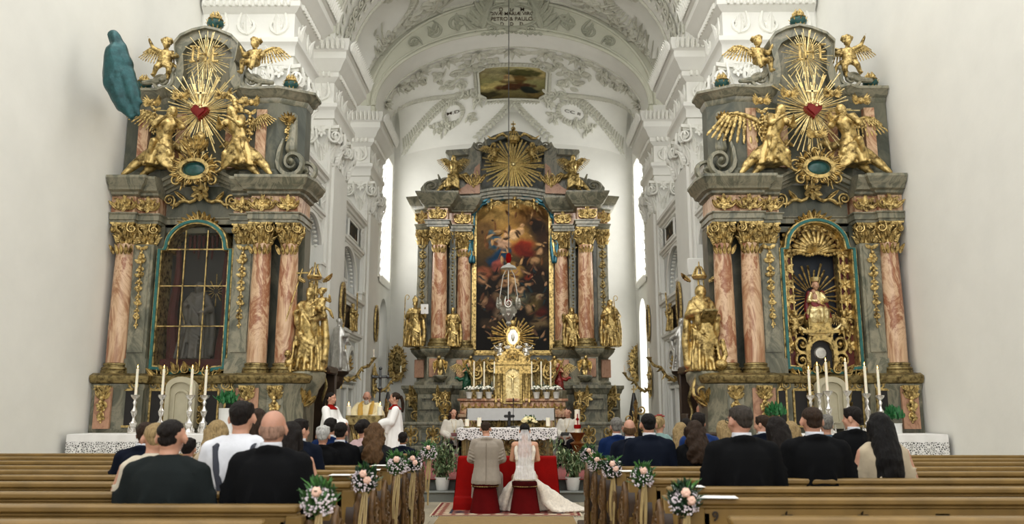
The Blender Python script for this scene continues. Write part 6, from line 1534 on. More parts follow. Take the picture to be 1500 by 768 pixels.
BR = [S(96, 84, 64), S(70, 62, 50), S(140, 124, 96), S(120, 90, 60), S(60, 58, 52), S(160, 140, 110)]
for s, nm in ((-1, 'left'), (1, 'right')):
    rz = -s*-pi/2*-1 if False else (pi/2 if s < 0 else -pi/2)
    for k, (yc, w) in enumerate(((22.0, 2.0), (27.8, 2.3))):
        wh = 'nearer' if k == 0 else 'farther'
        fx_pic('framed_painting', 'brown wide painting below the gallery ledge, %s wall, %s bay' % (nm, wh), w, .78, (s*5.5, yc, 4.22), rz, rblobs(16, k+s+3, BR), (S(110, 100, 80), S(90, 80, 64), S(70, 62, 50)), WHITE, seed=k)
        fx_pic('framed_painting', 'small dark painting above the gallery arch, %s wall, %s bay' % (nm, wh), w*.66, .5, (s*5.5, yc, 7.38), rz, rblobs(10, k+s+7, BR), (S(90, 92, 76), S(70, 70, 58), S(56, 52, 44)), WHITE, seed=k+5)
        t = figure('ledge_figure', 'small gilded saint with cross standing on the lower ledge, %s wall, %s bay' % (nm, wh), 'statue', ('saint', 41), lambda: saint_mesh(41), (s*5.38, yc-.2*k, 4.15), rz, .95, group='gilded figures on the wall ledges')
        stick(t, 'cross', (.2, -.12, .1), (.0, -.14, 1.3), .025, GOLD, 'cross')
    for (py_, yy, h) in ((470, 25.2, 1.15), (500, 31.3, 1.1)):
        z = 1.55+(Q and 0) ; zc = {25.2: 4.15, 31.3: 4.25}[yy]
        fx_pic('oval_painting', 'narrow gilt-framed oval painting on the %s pier, %s wall' % ('second' if yy < 26 else 'third', nm), .55, h, (s*5.2, yy, zc), rz, rblobs(8, int(yy), BR), (S(120, 110, 90), S(96, 84, 66), S(70, 62, 50)), GOLD, oval=True, fr=.08)
    # silvered figure on a console of the second pier
    t = figure('silver_statue', 'silvered robed saint on a dark console of the second pier, %s wall' % nm, 'statue', ('saint', 22), lambda: saint_mesh(22, False, False, True, 0), (s*4.98, 23.75, 2.62), rz+(-.6*s), 1.55, SILVER)
    b = MB(); b.lathe([(.05, -.5), (.16, -.36), (.2, -.15), (.32, -.06), (.34, 0)], 16); b.rbox(-.2, .2, .0, .28, -.3, -.02); b.obj('console', WOODD, t)
    stick(t, 'staff', (-.3, -.2, .2), (.1, -.1, 1.7), .015, GOLD)
    # gilded sconces with a curling arm
    for kk, yy, zz, sc_ in ((0, 25.1, 2.75, 1.0), (1, 31.0, 2.55, .95)):
        t = thing('wall_sconce', 'gilded candle sconce with curling arm on the %s pier, %s wall' % ('second' if kk == 0 else 'third', nm), 'sconce', (s*5.2, yy, zz), rz, 'gilded wall sconces')
        b = MB(); b.prism([(x*sc_, z*sc_) for x, z in ((-.1, -.55), (-.24, -.2), (-.2, .1), (-.3, .35), (-.12, .55), (0, .75), (.12, .55), (.3, .35), (.2, .1), (.24, -.2), (.1, -.55))], -.05, 0)
        for f in (-1, 1):
            for g_ in (-1, 1): b.put(SCR, T(f*.16, -.06, g_*.28) @ Sc(f*.3, .6, g_*.34))
        b.obj('back_plate', GOLD, t)
        b = MB(); arm = [(0, -.05, -.2), (.05, -.25, -.35), (.1, -.5, -.2), (.1, -.65, .05), (.12, -.85, .1), (.12, -1.0, .3)]
        pts = []
        for i in range(len(arm)-1):
            for q in range(4): pts.append(V(arm[i])+(V(arm[i+1])-V(arm[i]))*q/4)
        b.tube(pts+[V(arm[-1])], [.06*(1-.02*i) for i in range(len(pts)+1)], 8); [b.put(LEAF, T(*p) @ Ry(i) @ Sc(.12, .3, .2)) for i, p in enumerate(pts[::3])]
        b.lathe([(.03, .28), (.09, .34), (.1, .36), (.03, .36)], 12, T(.12, -1.0, 0)); b.obj('arm', GOLD, t)
        b = MB(); b.lathe([(.025, .36), (.024, .62)], 10, T(.12, -1.0, 0)); b.obj('candle', WAX, t)
    # big ornate shield on the apse wall
    t = thing('apse_cartouche', 'large oval gilded cartouche on the back wall %s of the high altar' % ('to the left' if s < 0 else 'to the right'), 'cartouche', (P(582 if s < 0 else 934, 530, 36.4).x, 36.42, P(582, 533, 36.4).z), 0)
    b = MB(); el = lambda a, c, n=28: [(a*(1+.08*cos(5*t_))*cos(t_), c*(1+.06*cos(7*t_))*sin(t_)) for t_ in [2*pi*i/n for i in range(n)]]
    b.ring(el(.36, .78), el(.2, .48), -.12, .04)
    for q in range(14): a = 2*pi*q/14; b.put(SCR, T(.3*cos(a), -.12, .68*sin(a)) @ Ry(pi/2-a) @ Sc(.22*(1 if cos(a) > 0 else -1), .6, .24)); b.put(LEAF, T(.26*cos(a), -.12, .56*sin(a)) @ Ry(pi/2-a) @ Sc(.12, .4, .25))
    fixn(b.obj('scroll_frame', GOLD, t)); b = MB(); b.ell((0, 0, 0), (.22, .06, .5), seg=20, rings=10); b.put(ROSE, T(0, -.06, 0) @ Sc(.3)); b.obj('boss', GOLDD, t)
# loudspeaker on the right
t = thing('loudspeaker', 'plain white box loudspeaker fixed beside the second pier on the right', 'loudspeaker', (0, 0, 0)); b = MB(); p = P(1024, 392, 21.6); b.rbox(p.x-.32, p.x+.3, 21.5, 21.75, p.z-.22, p.z+.24, .02); b.obj('cabinet', WHITE, t); b = MB(); b.box(p.x+.1, 5.5, 21.6, 21.66, p.z-.03, p.z+.03); b.obj('wall_bracket', WHITE, t)
# communion balustrades
bal = MB(); bal.lathe([(.05, 0), (.055, .03), (.03, .06), (.06, .16), (.065, .22), (.03, .36), (.028, .42), (.05, .46), (.055, .5)], 12); balme = bal.mesh('baluster'); balme.materials.append(GREEN)
for s, nm in ((-1, 'left'), (1, 'right')):
    x0, x1 = (-4.1, -1.55) if s < 0 else (1.6, 4.15)
    t = thing('communion_rail', 'grey-green marble balustrade with gilded scrolls in front of the high altar, %s half' % nm, 'balustrade', ((x0+x1)/2, 23.9, .357))
    w = (x1-x0)/2
    b = MB(); b.rbox(-w, w, -.14, .14, .74, .84, .03); b.obj('hand_rail', GREEN, t); b = MB(); b.rbox(-w, w, -.14, .14, 0, .18, .03); b.obj('base', GREEN, t)
    for x in (-w+.12, 0, w-.12): b = MB(); b.rbox(x-.12, x+.12, -.12, .12, .18, .74, .02); b.obj('post', GREEN, t)
    n = 9
    for i in range(n):
        x = -w+.3+(2*w-.6)*i/(n-1)
        if abs(x) < .16: continue
        o = link('baluster', balme, t, (x, 0, .2))
    for x in (-w*.5, w*.5, 0):
        b = MB(); [b.put(SCR, T(x+k*.1, -.1, .46+f*.12) @ Sc(k*.22, .5, f*.26)) for k in (-1, 1) for f in (-1, 1)]; [b.put(LEAF, T(x, -.12, .42) @ Ry(k) @ Sc(.1, .3, .26)) for k in (-.6, 0, .6, 3.1)]; b.obj('gilded_scroll', GOLD, t)
# old altar table with long cloth, standing between the balustrade and the high altar
t = thing('rear_altar_table', 'narrow altar table with gilded legs standing in front of the high altar', 'altar table', (0, 26.2, .66))
b = MB(); b.rbox(-1.28, 1.28, -.35, .35, .82, .9, .02); b.obj('table_top', WOOD, t)
for x in (-1.0, -.35, .35, 1.0): b = MB(); b.lathe([(.1, 0), (.12, .06), (.06, .12), (.1, .3), (.13, .45), (.06, .6), (.12, .78), (.14, .82)], 14, T(x, -.2, 0)); [b.put(LEAF, T(x, -.3, .2) @ Ry(k*.5) @ Sc(.12, .4, .4)) for k in (-1, 0, 1)]; b.obj('leg', GOLD, t)
b = MB(); b.box(-1.1, 1.1, -.1, .2, .05, .8); [b.put(SCR, T(-.9+.3*q, -.12, .4) @ Sc(.3*(1 if q % 2 else -1), .4, .4)) for q in range(7)]; b.obj('gilded_apron', GOLDD, t)
t = thing('long_altar_cloth', 'plain long white cloth hanging over the sides of the rear altar table', 'tablecloth', (0, 26.2, 1.56))
b = MB(); b.rbox(-1.36, 1.36, -.4, .38, 0, .025, .01); b.grid(lambda u, v: (-1.34+2.68*u, -.405-.01*sin(u*40), .015-.36*v), 50, 3)
for k in (-1, 1): b.grid(lambda u, v: (k*(1.365+.06*v), -.42+.8*u, .015-.84*v-.01*sin(u*9)), 12, 6)
b.obj('cloth', LINEN, t)
# people's altar in front
PA_ = thing('front_altar', 'front altar table with carved gilded panels on which two candles and flowers stand', 'altar table', (.02, 17.1, .36))
b = MB(); b.rbox(-.92, .92, -.32, .32, 0, .1, .02); b.rbox(-.86, .86, -.28, .28, .1, .74, .02); b.rbox(-.96, .96, -.36, .36, .74, .8, .02); b.obj('altar_block', mat('olive_gilt', S(140, 124, 84), .45, .3, var=.25, scale=6), PA_)
for x in (-.6, 0, .6):
    b = MB(); b.ring([(x-.27, .14), (x-.27, .7), (x+.27, .7), (x+.27, .14)], [(x-.23, .18), (x-.23, .66), (x+.23, .66), (x+.23, .18)], -.31, -.27); [b.put(SCR, T(x+k*.1, -.3, .42+f*.1) @ Sc(k*.2, .5, f*.2)) for k in (-1, 1) for f in (-1, 1)]; [b.put(LEAF, T(x, -.3, .42) @ Ry(k*.785) @ Sc(.09, .3, .17)) for k in range(8)]; b.obj('carved_panel', GOLDD, PA_)
for x in (-.88, .88): b = MB(); b.tube([(x, -.3, .1), (x, -.3, .74)], .04, 8); b.obj('corner_post', GOLDD, PA_)
t = thing('lace_cloth', 'white lace cloth with scalloped edge on the front altar', 'tablecloth', (.02, 17.1, 1.16))
LACE2 = lace_mat('cutwork_lace', 22)
b = MB(); b.rbox(-1.0, 1.0, -.4, .38, 0, .02, .008)
for k in (-1, 1): b.grid(lambda u, v: (k*(1.005+.01*v), -.4+.78*u, .01-.48*v), 12, 6)
b.obj('linen', LINEN, t); b = MB(); b.grid(lambda u, v: (-1+2*u, -.405-.008*sin(u*50), .01-v*(.19+.035*abs(sin(u*pi*11)))), 110, 4); b.obj('lace_border', LACE2, t)
def pillar_candle(x, y, z, h, r, lab, grp='candles on the front altar', lit=True):
    t = thing('pillar_candle', lab, 'candle', (x, y, z), 0, grp); b = MB(); b.lathe([(r*1.6, 0), (r*1.7, .02), (r*1.1, .03)], 14); b.obj('dish', GOLDD, t)
    b = MB(); b.lathe([(r, .03), (r, h), (r*.3, h+.002)], 16); b.obj('wax', WAX, t); b = MB(); b.tube([(0, 0, h), (0, 0, h+.02)], .003, 5); b.obj('wick', WOODD, t)
for px, h, lab in ((684, .17, 'short pillar candle at the left end of the front altar'), (702, .2, 'taller pillar candle second from the left end of the front altar'), (803, .2, 'pillar candle at the right end of the front altar')):
    pillar_candle(P(px, 626, 17.05).x, 17.05, 1.182, h, .045, lab)
t = thing('altar_crucifix', 'black standing crucifix on the front altar', 'crucifix', (P(746, 620, 17.1).x, 17.1, 1.182)); BLK = mat('matte_black', S(24, 22, 22), .5)
b = MB(); b.rbox(-.07, .07, -.05, .05, 0, .03); b.rbox(-.03, .03, -.02, .02, .03, .33); b.rbox(-.11, .11, -.02, .02, .2, .26); b.obj('cross', BLK, t)
t = thing('microphone', 'thin black gooseneck microphone on the front altar', 'microphone', (P(752, 620, 17.0).x, 16.95, 1.182)); b = MB(); b.lathe([(.05, 0), (.05, .02), (.01, .03)], 12); b.tube([(0, 0, .02), (0, 0, .3), (.005, 0, .45), (0, 0, .52)], .007, 6); b.obj('stand', BLK, t); b = MB(); b.ell((0, 0, .56), (.015, .015, .045)); b.obj('capsule', BLK, t)
t = thing('missal', 'open missal lying flat in the middle of the front altar', 'book', (P(757, 626, 16.95).x, 17.15, 1.182)); b = MB(); b.grid(lambda u, v: (-.2+.4*u, -.12+.24*v, .03-.02*abs(2*u-1)**2+.0), 12, 2); b.rbox(-.2, .2, -.12, .12, 0, .012); b.obj('pages', LINEN, t)
t = thing('altar_bouquet', 'round cream and yellow bouquet behind the bride on the front altar', 'bouquet', (P(775, 620, 17.1).x, 17.15, 1.182)); b = MB(); b.lathe([(.05, 0), (.07, .06), (.08, .08)], 12); b.obj('bowl', GOLDD, t); bloom(t, (0, 0, .13), .13, 60, LEAFM, mat('cream_petal', S(240, 226, 176), .7, var=.08, scale=20), 4, .03, lfn=30)
# paschal candle on its stand
t = thing('paschal_candle', 'thick white paschal candle with red marks on a gilded stand, right of the front altar', 'candle', (P(846, 640, 17.3).x, 17.3, .36))
b = MB(); b.lathe([(.2, 0), (.22, .05), (.1, .1), (.07, .3), (.12, .45), (.16, .5), (.06, .55), (.14, .68), (.17, .72)], 14); [b.put(LEAF, Rz(q) @ T(0, -.1, .1) @ Sc(.1, .3, .25)) for q in range(6)]; b.obj('stand', mat('red_gilt', S(150, 96, 44), .4, .5, var=.4), t)
b = MB(); b.lathe([(.055, .72), (.055, 1.18), (.02, 1.19)], 16); b.obj('wax', WAX, t)
b = MB(); b.box(-.01, .01, -.06, -.05, .85, 1.1); b.box(-.035, .035, -.06, -.05, .98, 1.0); b.lathe([(.07, .8), (.075, .84), (.07, .88)], 12); b.ell((0, -.055, .99), (.03, .012, .03)); b.obj('red_cross', RED, t)
# ambo with candles, left
AM = thing('ambo', 'gilded reading desk on splayed legs in front of the priest', 'lectern', (P(538, 620, 15.9).x, 15.9, .36))
b = MB(); b.rbox(-.34, .34, -.28, .28, .98, 1.04, .02, T(0, 0, 0)); b.rbox(-.36, .36, -.3, -.24, .9, 1.08, .01); b.obj('desk_top', GOLDD, AM)
for x in (-1, 1):
    for y in (-1, 1): b = MB(); b.tube([(x*.3, y*.22, 1.0), (x*.18, y*.14, .5), (x*.32, y*.24, 0)], [.03, .025, .03], 8); b.obj('leg', GOLDD, AM)
b = MB(); [b.put(LEAF, T(x*.1, -.3, .75) @ Ry(pi+x*.2) @ Sc(.08, .3, .2)) for x in (-2, -1, 0, 1, 2)]; b.ell((0, -.2, .6), (.12, .1, .14)); b.obj('carving', GOLD, AM)
t = thing('service_book', 'open book on the reading desk before the priest', 'book', (AM.location.x, 15.95, 1.41)); b = MB(); b.grid(lambda u, v: (-.18+.36*u, -.12+.24*v, .04-.025*abs(2*u-1)**2), 12, 2); b.rbox(-.18, .18, -.12, .12, 0, .012); b.obj('pages', LINEN, t); b = MB(); b.rbox(-.19, .19, -.13, .13, -.008, 0, .003); b.obj('cover', DRED, t)
for px, lab in ((510, 'tall processional candle left of the priest'), (556, 'tall processional candle right of the priest')):
    t = thing('standing_candle', lab, 'candlestick', (P(px, 620, 16.2).x, 16.2, .36), 0, 'candles beside the priest')
    b = MB(); b.lathe([(.14, 0), (.16, .04), (.05, .1), (.035, .3), (.06, .4), (.035, .5), (.04, .75), (.07, .82), (.09, .9), (.07, .93)], 14); b.obj('stand', SILVER, t)
    b = MB(); b.lathe([(.05, .93), (.05, 1.25), (.02, 1.26)], 14); b.obj('candle', WAX, t); b = MB(); b.lathe([(.0005, 1.262), (.012, 1.28), (.012, 1.295), (.0004, 1.34)], 10, cap=False); b.obj('flame', FLAME, t)
# reliquary pyramids and silver cross
def pyramid(lab, loc, h, s_=1):
    t = thing('reliquary_pyramid', lab, 'reliquary', loc, 0)
    b = MB(); b.lathe([(.2*s_, 0), (.24*s_, .05*h), (.12*s_, .12*h), (.2*s_, .25*h), (.25*s_, .36*h), (.2*s_, .45*h), (.1*s_, .5*h), (.13*s_, .55*h), (.13*s_, .6*h), (.06*s_, .82*h), (.03*s_, .9*h)], 12); b.obj('dark_body', mat('ebony', S(40, 38, 34), .35, var=.3), t)
    b = MB()
    for q in range(6): b.put(SCR, T((q % 2*2-1)*.14*s_, -.16*s_, (.1+.13*q)*h*.9) @ Sc((q % 2*2-1)*.2*s_, .6, .2*s_)); b.put(LEAF, T(0, -.2*s_, (.08+.12*q)*h) @ Sc(.12*s_, .4, .14*h))
    b.ell((0, -.2*s_, .36*h), (.07*s_, .05, .08)); b.box(-.015, .015, -.01, .01, .88*h, h); b.box(-.05*s_, .05*s_, -.01, .01, .94*h, .96*h); b.obj('gilded_mounts', GOLD, t); return t
pyramid('dark and gold reliquary behind the right altar girl', (P(568, 590, 19.5).x, 19.5, .36), P(568, 563, 19.5).z-.36, .9)
pyramid('dark and gold reliquary standing alone before the right choir wall', (P(929, 600, 19.5).x, 19.5, .36), P(929, 565, 19.5).z-.36, 1.0)
t = thing('processional_cross', 'silver processional cross standing behind the priest', 'cross', (P(556, 590, 18.9).x, 18.9, .36)); h = P(556, 540, 18.9).z-.36
b = MB(); b.lathe([(.12, 0), (.13, .05), (.025, .1), (.02, h-.5), (.06, h-.45), (.02, h-.4)], 12); b.rbox(-.03, .03, -.015, .015, h-.45, h); b.rbox(-.17, .17, -.015, .015, h-.22, h-.16); [b.ell(p, (.04, .03, .04)) for p in ((0, 0, h), (-.17, 0, h-.19), (.17, 0, h-.19), (0, -.02, h-.2))]; b.obj('cross', mat('dark_silver', S(110, 112, 110), .35, .7, var=.3), t)
# choir stalls of dark oak with twisted gilded columns
for s, nm in ((-1, 'left'), (1, 'right')):
    t = thing('choir_stall', 'tall dark oak stall with twisted gilded columns behind the %s side altar' % nm, 'choir stall', (s*4.55, 18.2, .36))
    b = MB(); b.rbox(-.7, .7, .3, .45, 0, 2.0, .02); b.rbox(-.72, .72, -.4, .45, 1.95, 2.12, .03); b.rbox(-.7, -.62, -.3, .4, 0, 1.1); b.rbox(.62, .7, -.3, .4, 0, 1.1); b.rbox(-.62, .62, -.1, .35, .4, .46); b.obj('stall_body', WOODD, t)
    for x in (-.6, 0, .6):
        b = MB(); b.tube([(x+.03*cos(q*.9), -.28+.03*sin(q*.9), .1+.075*q) for q in range(25)], .035, 7); b.obj('twisted_column', GOLDD, t)
    b = MB(); [b.put(LEAF, T(-.6+.15*q, -.4, 1.98) @ Sc(.12, .3, .2)) for q in range(9)]; b.obj('carved_cresting', GOLDD, t)
t = thing('prayer_desk', 'long dark oak prayer desk in front of the right choir stall', 'desk', (P(1035, 630, 15.6).x, 14.95+.3, .36)); b = MB(); b.rbox(-.6, .35, -.2, .2, .72, .78, .02); b.rbox(-.58, .33, -.15, -.1, 0, .72, .01); b.obj('desk_top', WOODD, t)
for x in (-.55, .3): b = MB(); b.rbox(x-.03, x+.03, -.18, .18, 0, .72); b.obj('side_panel', WOODD, t)
# sanctuary lamp on its long wire
LY = 25.0; lx = P(745, 440, LY).x; L0 = P(745, 478, LY).z; L1 = P(745, 380, LY).z
t = thing('sanctuary_lamp', 'openwork silver sanctuary lamp with red glass hanging on a long thin wire', 'lamp', (lx, LY, L0))
h1 = L1-L0
b = MB(); b.lathe([(.02, 0), (.08, .08), (.05, .14), (.14, .3), (.24, .42), (.24, .52), (.2, .56), (.24, .62)], 20, fn=lambda a, z: 1+.06*cos(10*a)); [b.put(SCR, Rz(q*pi/3) @ T(0, -.34, .66) @ Sc(.2, .5, .24)) for q in range(6)]; [b.put(LEAF, Rz(q*pi/3) @ T(0, -.2, .3) @ Rx(-.4) @ Sc(.12, .3, .3)) for q in range(6)]; b.obj('lamp_bowl', mat('lamp_silver', S(206, 202, 188), .35, .6, var=.25), t)
for q in range(3): a = 2*pi*q/3+.5; b = MB(); b.tube([(.36*cos(a), .36*sin(a), .7), (.2*cos(a), .2*sin(a), h1-.5), (.03*cos(a), .03*sin(a), h1-.22)], .012, 5); b.obj('chain', mat('lamp_silver', S(206, 202, 188), .35, .6, var=.25), t)
b = MB(); b.lathe([(.26, h1-.3), (.2, h1-.22), (.06, h1-.16), (.03, h1-.1)], 16); b.obj('lamp_canopy', mat('pale_enamel', S(214, 214, 208), .3, .2), t)
b = MB(); b.lathe([(.05, h1-.12), (.09, h1-.02), (.08, h1+.14), (.03, h1+.2)], 12); b.obj('red_tassel', RED, t)
b = MB(); b.lathe([(.08, .5), (.1, .7), (.1, .8), (.08, .82)], 12); b.obj('red_glass', RUBY, t)
b = MB(); b.tube([(0, 0, h1+.1), (0, 0, 16.7-L0)], .014, 5); b.obj('wire', mat('dark_wire', S(60, 58, 54), .6), t)
# ---- bridal couple's kneeler, stools, rugs
t = thing('prie_dieu', 'low kneeler bench completely draped for the bridal couple', 'kneeler', (P(743, 700, 13.5).x, 13.6, 0)); kx = t.location.x
b = MB(); b.rbox(-.72, .72, -.12, .22, 0, .76, .02); b.obj('bench_body', WOODD, t)
b = MB(); b.rbox(-.76, .76, -.37, -.16, 0, .17, .02); b.obj('kneeling_step', WOODD, t)
t = thing('red_drape', 'bright red cloth draped over the kneeler bench down to the floor', 'cloth', (kx, 13.6, 0))
def drape(u, v):
    x = -.78+1.56*u
    prof = [(.27, .02), (.27, .4), (.26, .795), (-.17, .8), (-.19, .6), (-.21, .3), (-.24, .2), (-.4, .19), (-.43, .1), (-.44, .012)]
    q = v*(len(prof)-1); i = min(len(prof)-2, int(q)); f = q-i; y = prof[i][0]+(prof[i+1][0]-prof[i][0])*f; z = prof[i][1]+(prof[i+1][1]-prof[i][1])*f
    k = 1-z/.8; w_ = .02*sin(x*22+2*sin(x*5))*k
    return (x*(1+.08*k), y+w_*(1 if v > .3 else -1), z+.004)
b = MB(); b.grid(drape, 110, 54)
for k in (-1, 1): b.grid(lambda u, v: (k*(.78+.06*v+.02*sin(u*14)*v), .27-.46*u, .8-.79*v), 16, 14)
b.obj('cloth', RED, t, sharp=180)
# table runner-like low red cushion to the left in front
RUGX = P(742, 750, 13).x
def rug_paint():
    cols = dict(r=S(132, 40, 34), c=S(206, 190, 160), n=S(44, 44, 62), p=S(176, 120, 96))
    w, d = 2.25, 1.75; nu, nv = 150, 110; me = bpy.data.meshes.new('persian_rug'); vs = []; cc = []
    for j in range(nv+1):
        for i in range(nu+1):
            x = (i/nu-.5)*w; y = (j/nv-.5)*d; e = min(w/2-abs(x), d/2-abs(y)); vs.append((x, y, .012+.001*sin(i*.5)))
            if e < .03: c = cols['c']
            elif e < .07: c = cols['r']
            elif e < .26: c = cols['c'] if (abs(sin(x*16))*abs(sin(y*16)) > .45) else (cols['r'] if sin(x*34)*sin(y*34) > .2 else cols['p'])
            elif e < .3: c = cols['n']
            else:
                q = sin(x*11)*sin(y*11); c = cols['c'] if q > .55 else (cols['n'] if q < -.6 else (cols['p'] if abs(sin(x*26)*sin(y*26)) > .6 else cols['r']))
            cc.append((*c, 1))
    fs = [(j*(nu+1)+i, j*(nu+1)+i+1, (j+1)*(nu+1)+i+1, (j+1)*(nu+1)+i) for j in range(nv) for i in range(nu)]
    me.from_pydata(vs, [], fs); at = me.color_attributes.new('Col', 'FLOAT_COLOR', 'POINT'); at.data.foreach_set('color', np.array(cc, 'f').ravel())
    m, N, L, bs = _nt('rug_wool'); a = N.new('ShaderNodeAttribute'); a.attribute_name = 'Col'; L.new(a.outputs['Color'], bs.inputs['Base Color']); bs.inputs['Roughness'].default_value = .95; me.materials.append(m); return me
t = thing('persian_rug', 'red and cream patterned oriental rug under the bridal stools', 'rug', (RUGX, 13.35, .002)); o = link('pile', rug_paint(), t)
b = MB(); [b.box(-1.12+.0375*i, -1.1+.0375*i, -.92, -.875, .002, .008) for i in range(60)]; o = b.obj('fringe', mat('cream_fringe', S(214, 204, 180), .9), t); o['kind'] = 'stuff'
o = MB().rbox(RUGX-.98, RUGX+.98, 1.0, 12.45, .001, .012, .004).obj('aisle_runner', mat('tan_carpet', S(172, 142, 92), .95, var=.1, scale=10, bump=.3, bscale=120)); tag(o, 'plain tan carpet runner along the middle aisle', 'carpet')
STX = (P(710.5, 740, 12.9).x, P(769, 740, 12.9).x); STY = 12.9
for i, x in enumerate(STX):
    if i == 0:
        st = thing('velvet_stool', 'dark red velvet stool with skirted base under the groom', 'stool', (x, STY, .014), 0, 'bridal stools')
        b = MB(); b.lathe([(.235, 0), (.225, .02), (.18, .3), (.165, .37)], 40, fn=lambda a, z: 1+.025*sin(14*a)*(1-z/.4)); b.obj('skirted_base', mat('wine_cloth', S(104, 10, 12), .9, var=.15, spec=.1), st)
        b = MB(); b.lathe([(.15, .36), (.195, .37), (.205, .42), (.2, .455), (.17, .475), (.02, .485)], 40); b.obj('cushion', mat('tufted_velvet', S(72, 12, 12), .9, var=.3, scale=20, bump=.4, bscale=60, spec=.1), st)
        b = MB(); [b.ell((.205*cos(2*pi*k/36), .205*sin(2*pi*k/36), .39), .008, seg=6, rings=4) for k in range(36)]; b.lathe([(.2, .386), (.207, .388), (.207, .392), (.2, .394)], 36, cap=False); b.obj('brass_nails', GOLD, st)
    else: dup(st, (x, STY, .014), 0, 'dark red velvet stool with skirted base under the bride')
# potted weeping figs on the step
for i, (px, lab) in enumerate(((648, 'leafy green fig in white pot on the step left of the couple'), (839, 'leafy green fig in white pot on the step right of the couple'))):
    p = P(px, 718, 14.62); t = thing('potted_plant', lab, 'plant', (p.x, 14.58, .18), i*2.0, 'potted figs')
    b = MB(); b.lathe([(.09, 0), (.1, .01), (.13, .2), (.135, .22), (.12, .22), (.115, .19)], 24); b.obj('pot', POT, t)
    rnd = random.Random(20+i); b = MB(); f = MB(); f2 = MB()
    for k in range(34):
        a = rnd.uniform(0, 6.28); r1 = rnd.uniform(.08, .34); h = rnd.uniform(.35, .86)
        pts = [V((.02*cos(a), .02*sin(a), .18)), V((r1*.35*cos(a), r1*.35*sin(a), .18+h*.5)), V((r1*cos(a), r1*sin(a), .12+h*.75)), V((r1*1.25*cos(a), r1*1.25*sin(a), .1+h*.62))]
        if k % 3 == 0: pts[-1] = V((r1*1.1*cos(a), r1*1.1*sin(a), .2+h*.95))
        b.tube(pts, [.007, .005, .003, .002], 5)
        for q in range(26):
            t_ = rnd.uniform(.25, 3); i_ = min(2, int(t_)); c = pts[i_]+(pts[i_+1]-pts[i_])*(t_-i_)+V((rnd.gauss(0, .03), rnd.gauss(0, .03), rnd.gauss(0, .03)))
            (f if q % 3 else f2).put(LEAF, T(*c) @ Rz(rnd.uniform(0, 6.28)) @ Rx(rnd.uniform(1.6, 3.0)) @ Sc(.035, .03, .085))
    b.obj('stems', WOODD, t); f.obj('foliage', mat('fig_leaf', S(92, 122, 74), .5, var=.35, scale=16), t); f2.obj('pale_foliage', mat('pale_fig_leaf', S(164, 176, 128), .5, var=.25, scale=16), t)
for px, py, nm in ((333, 590, 'left side altar behind the guests'), (1136, 607, 'right side altar beside its inner pedestal'), (1308, 612, 'right side altar at the outer end')):
    p = P(px, py, 15.0); t = thing('green_plant', 'small bright green leafy plant by the %s' % nm, 'plant', (p.x, 15.0, .36)); hp = p.z-.36
    b = MB(); b.lathe([(.1, 0), (.12, .02), (.14, hp-.12), (.15, hp-.1)], 16); b.obj('stand', POT, t); bloom(t, (0, 0, hp), .17, 3, mat('vivid_leaf', S(46, 128, 66), .5, var=.35, scale=16), LEAFM, 5, .02, lfn=120, lr=.12)
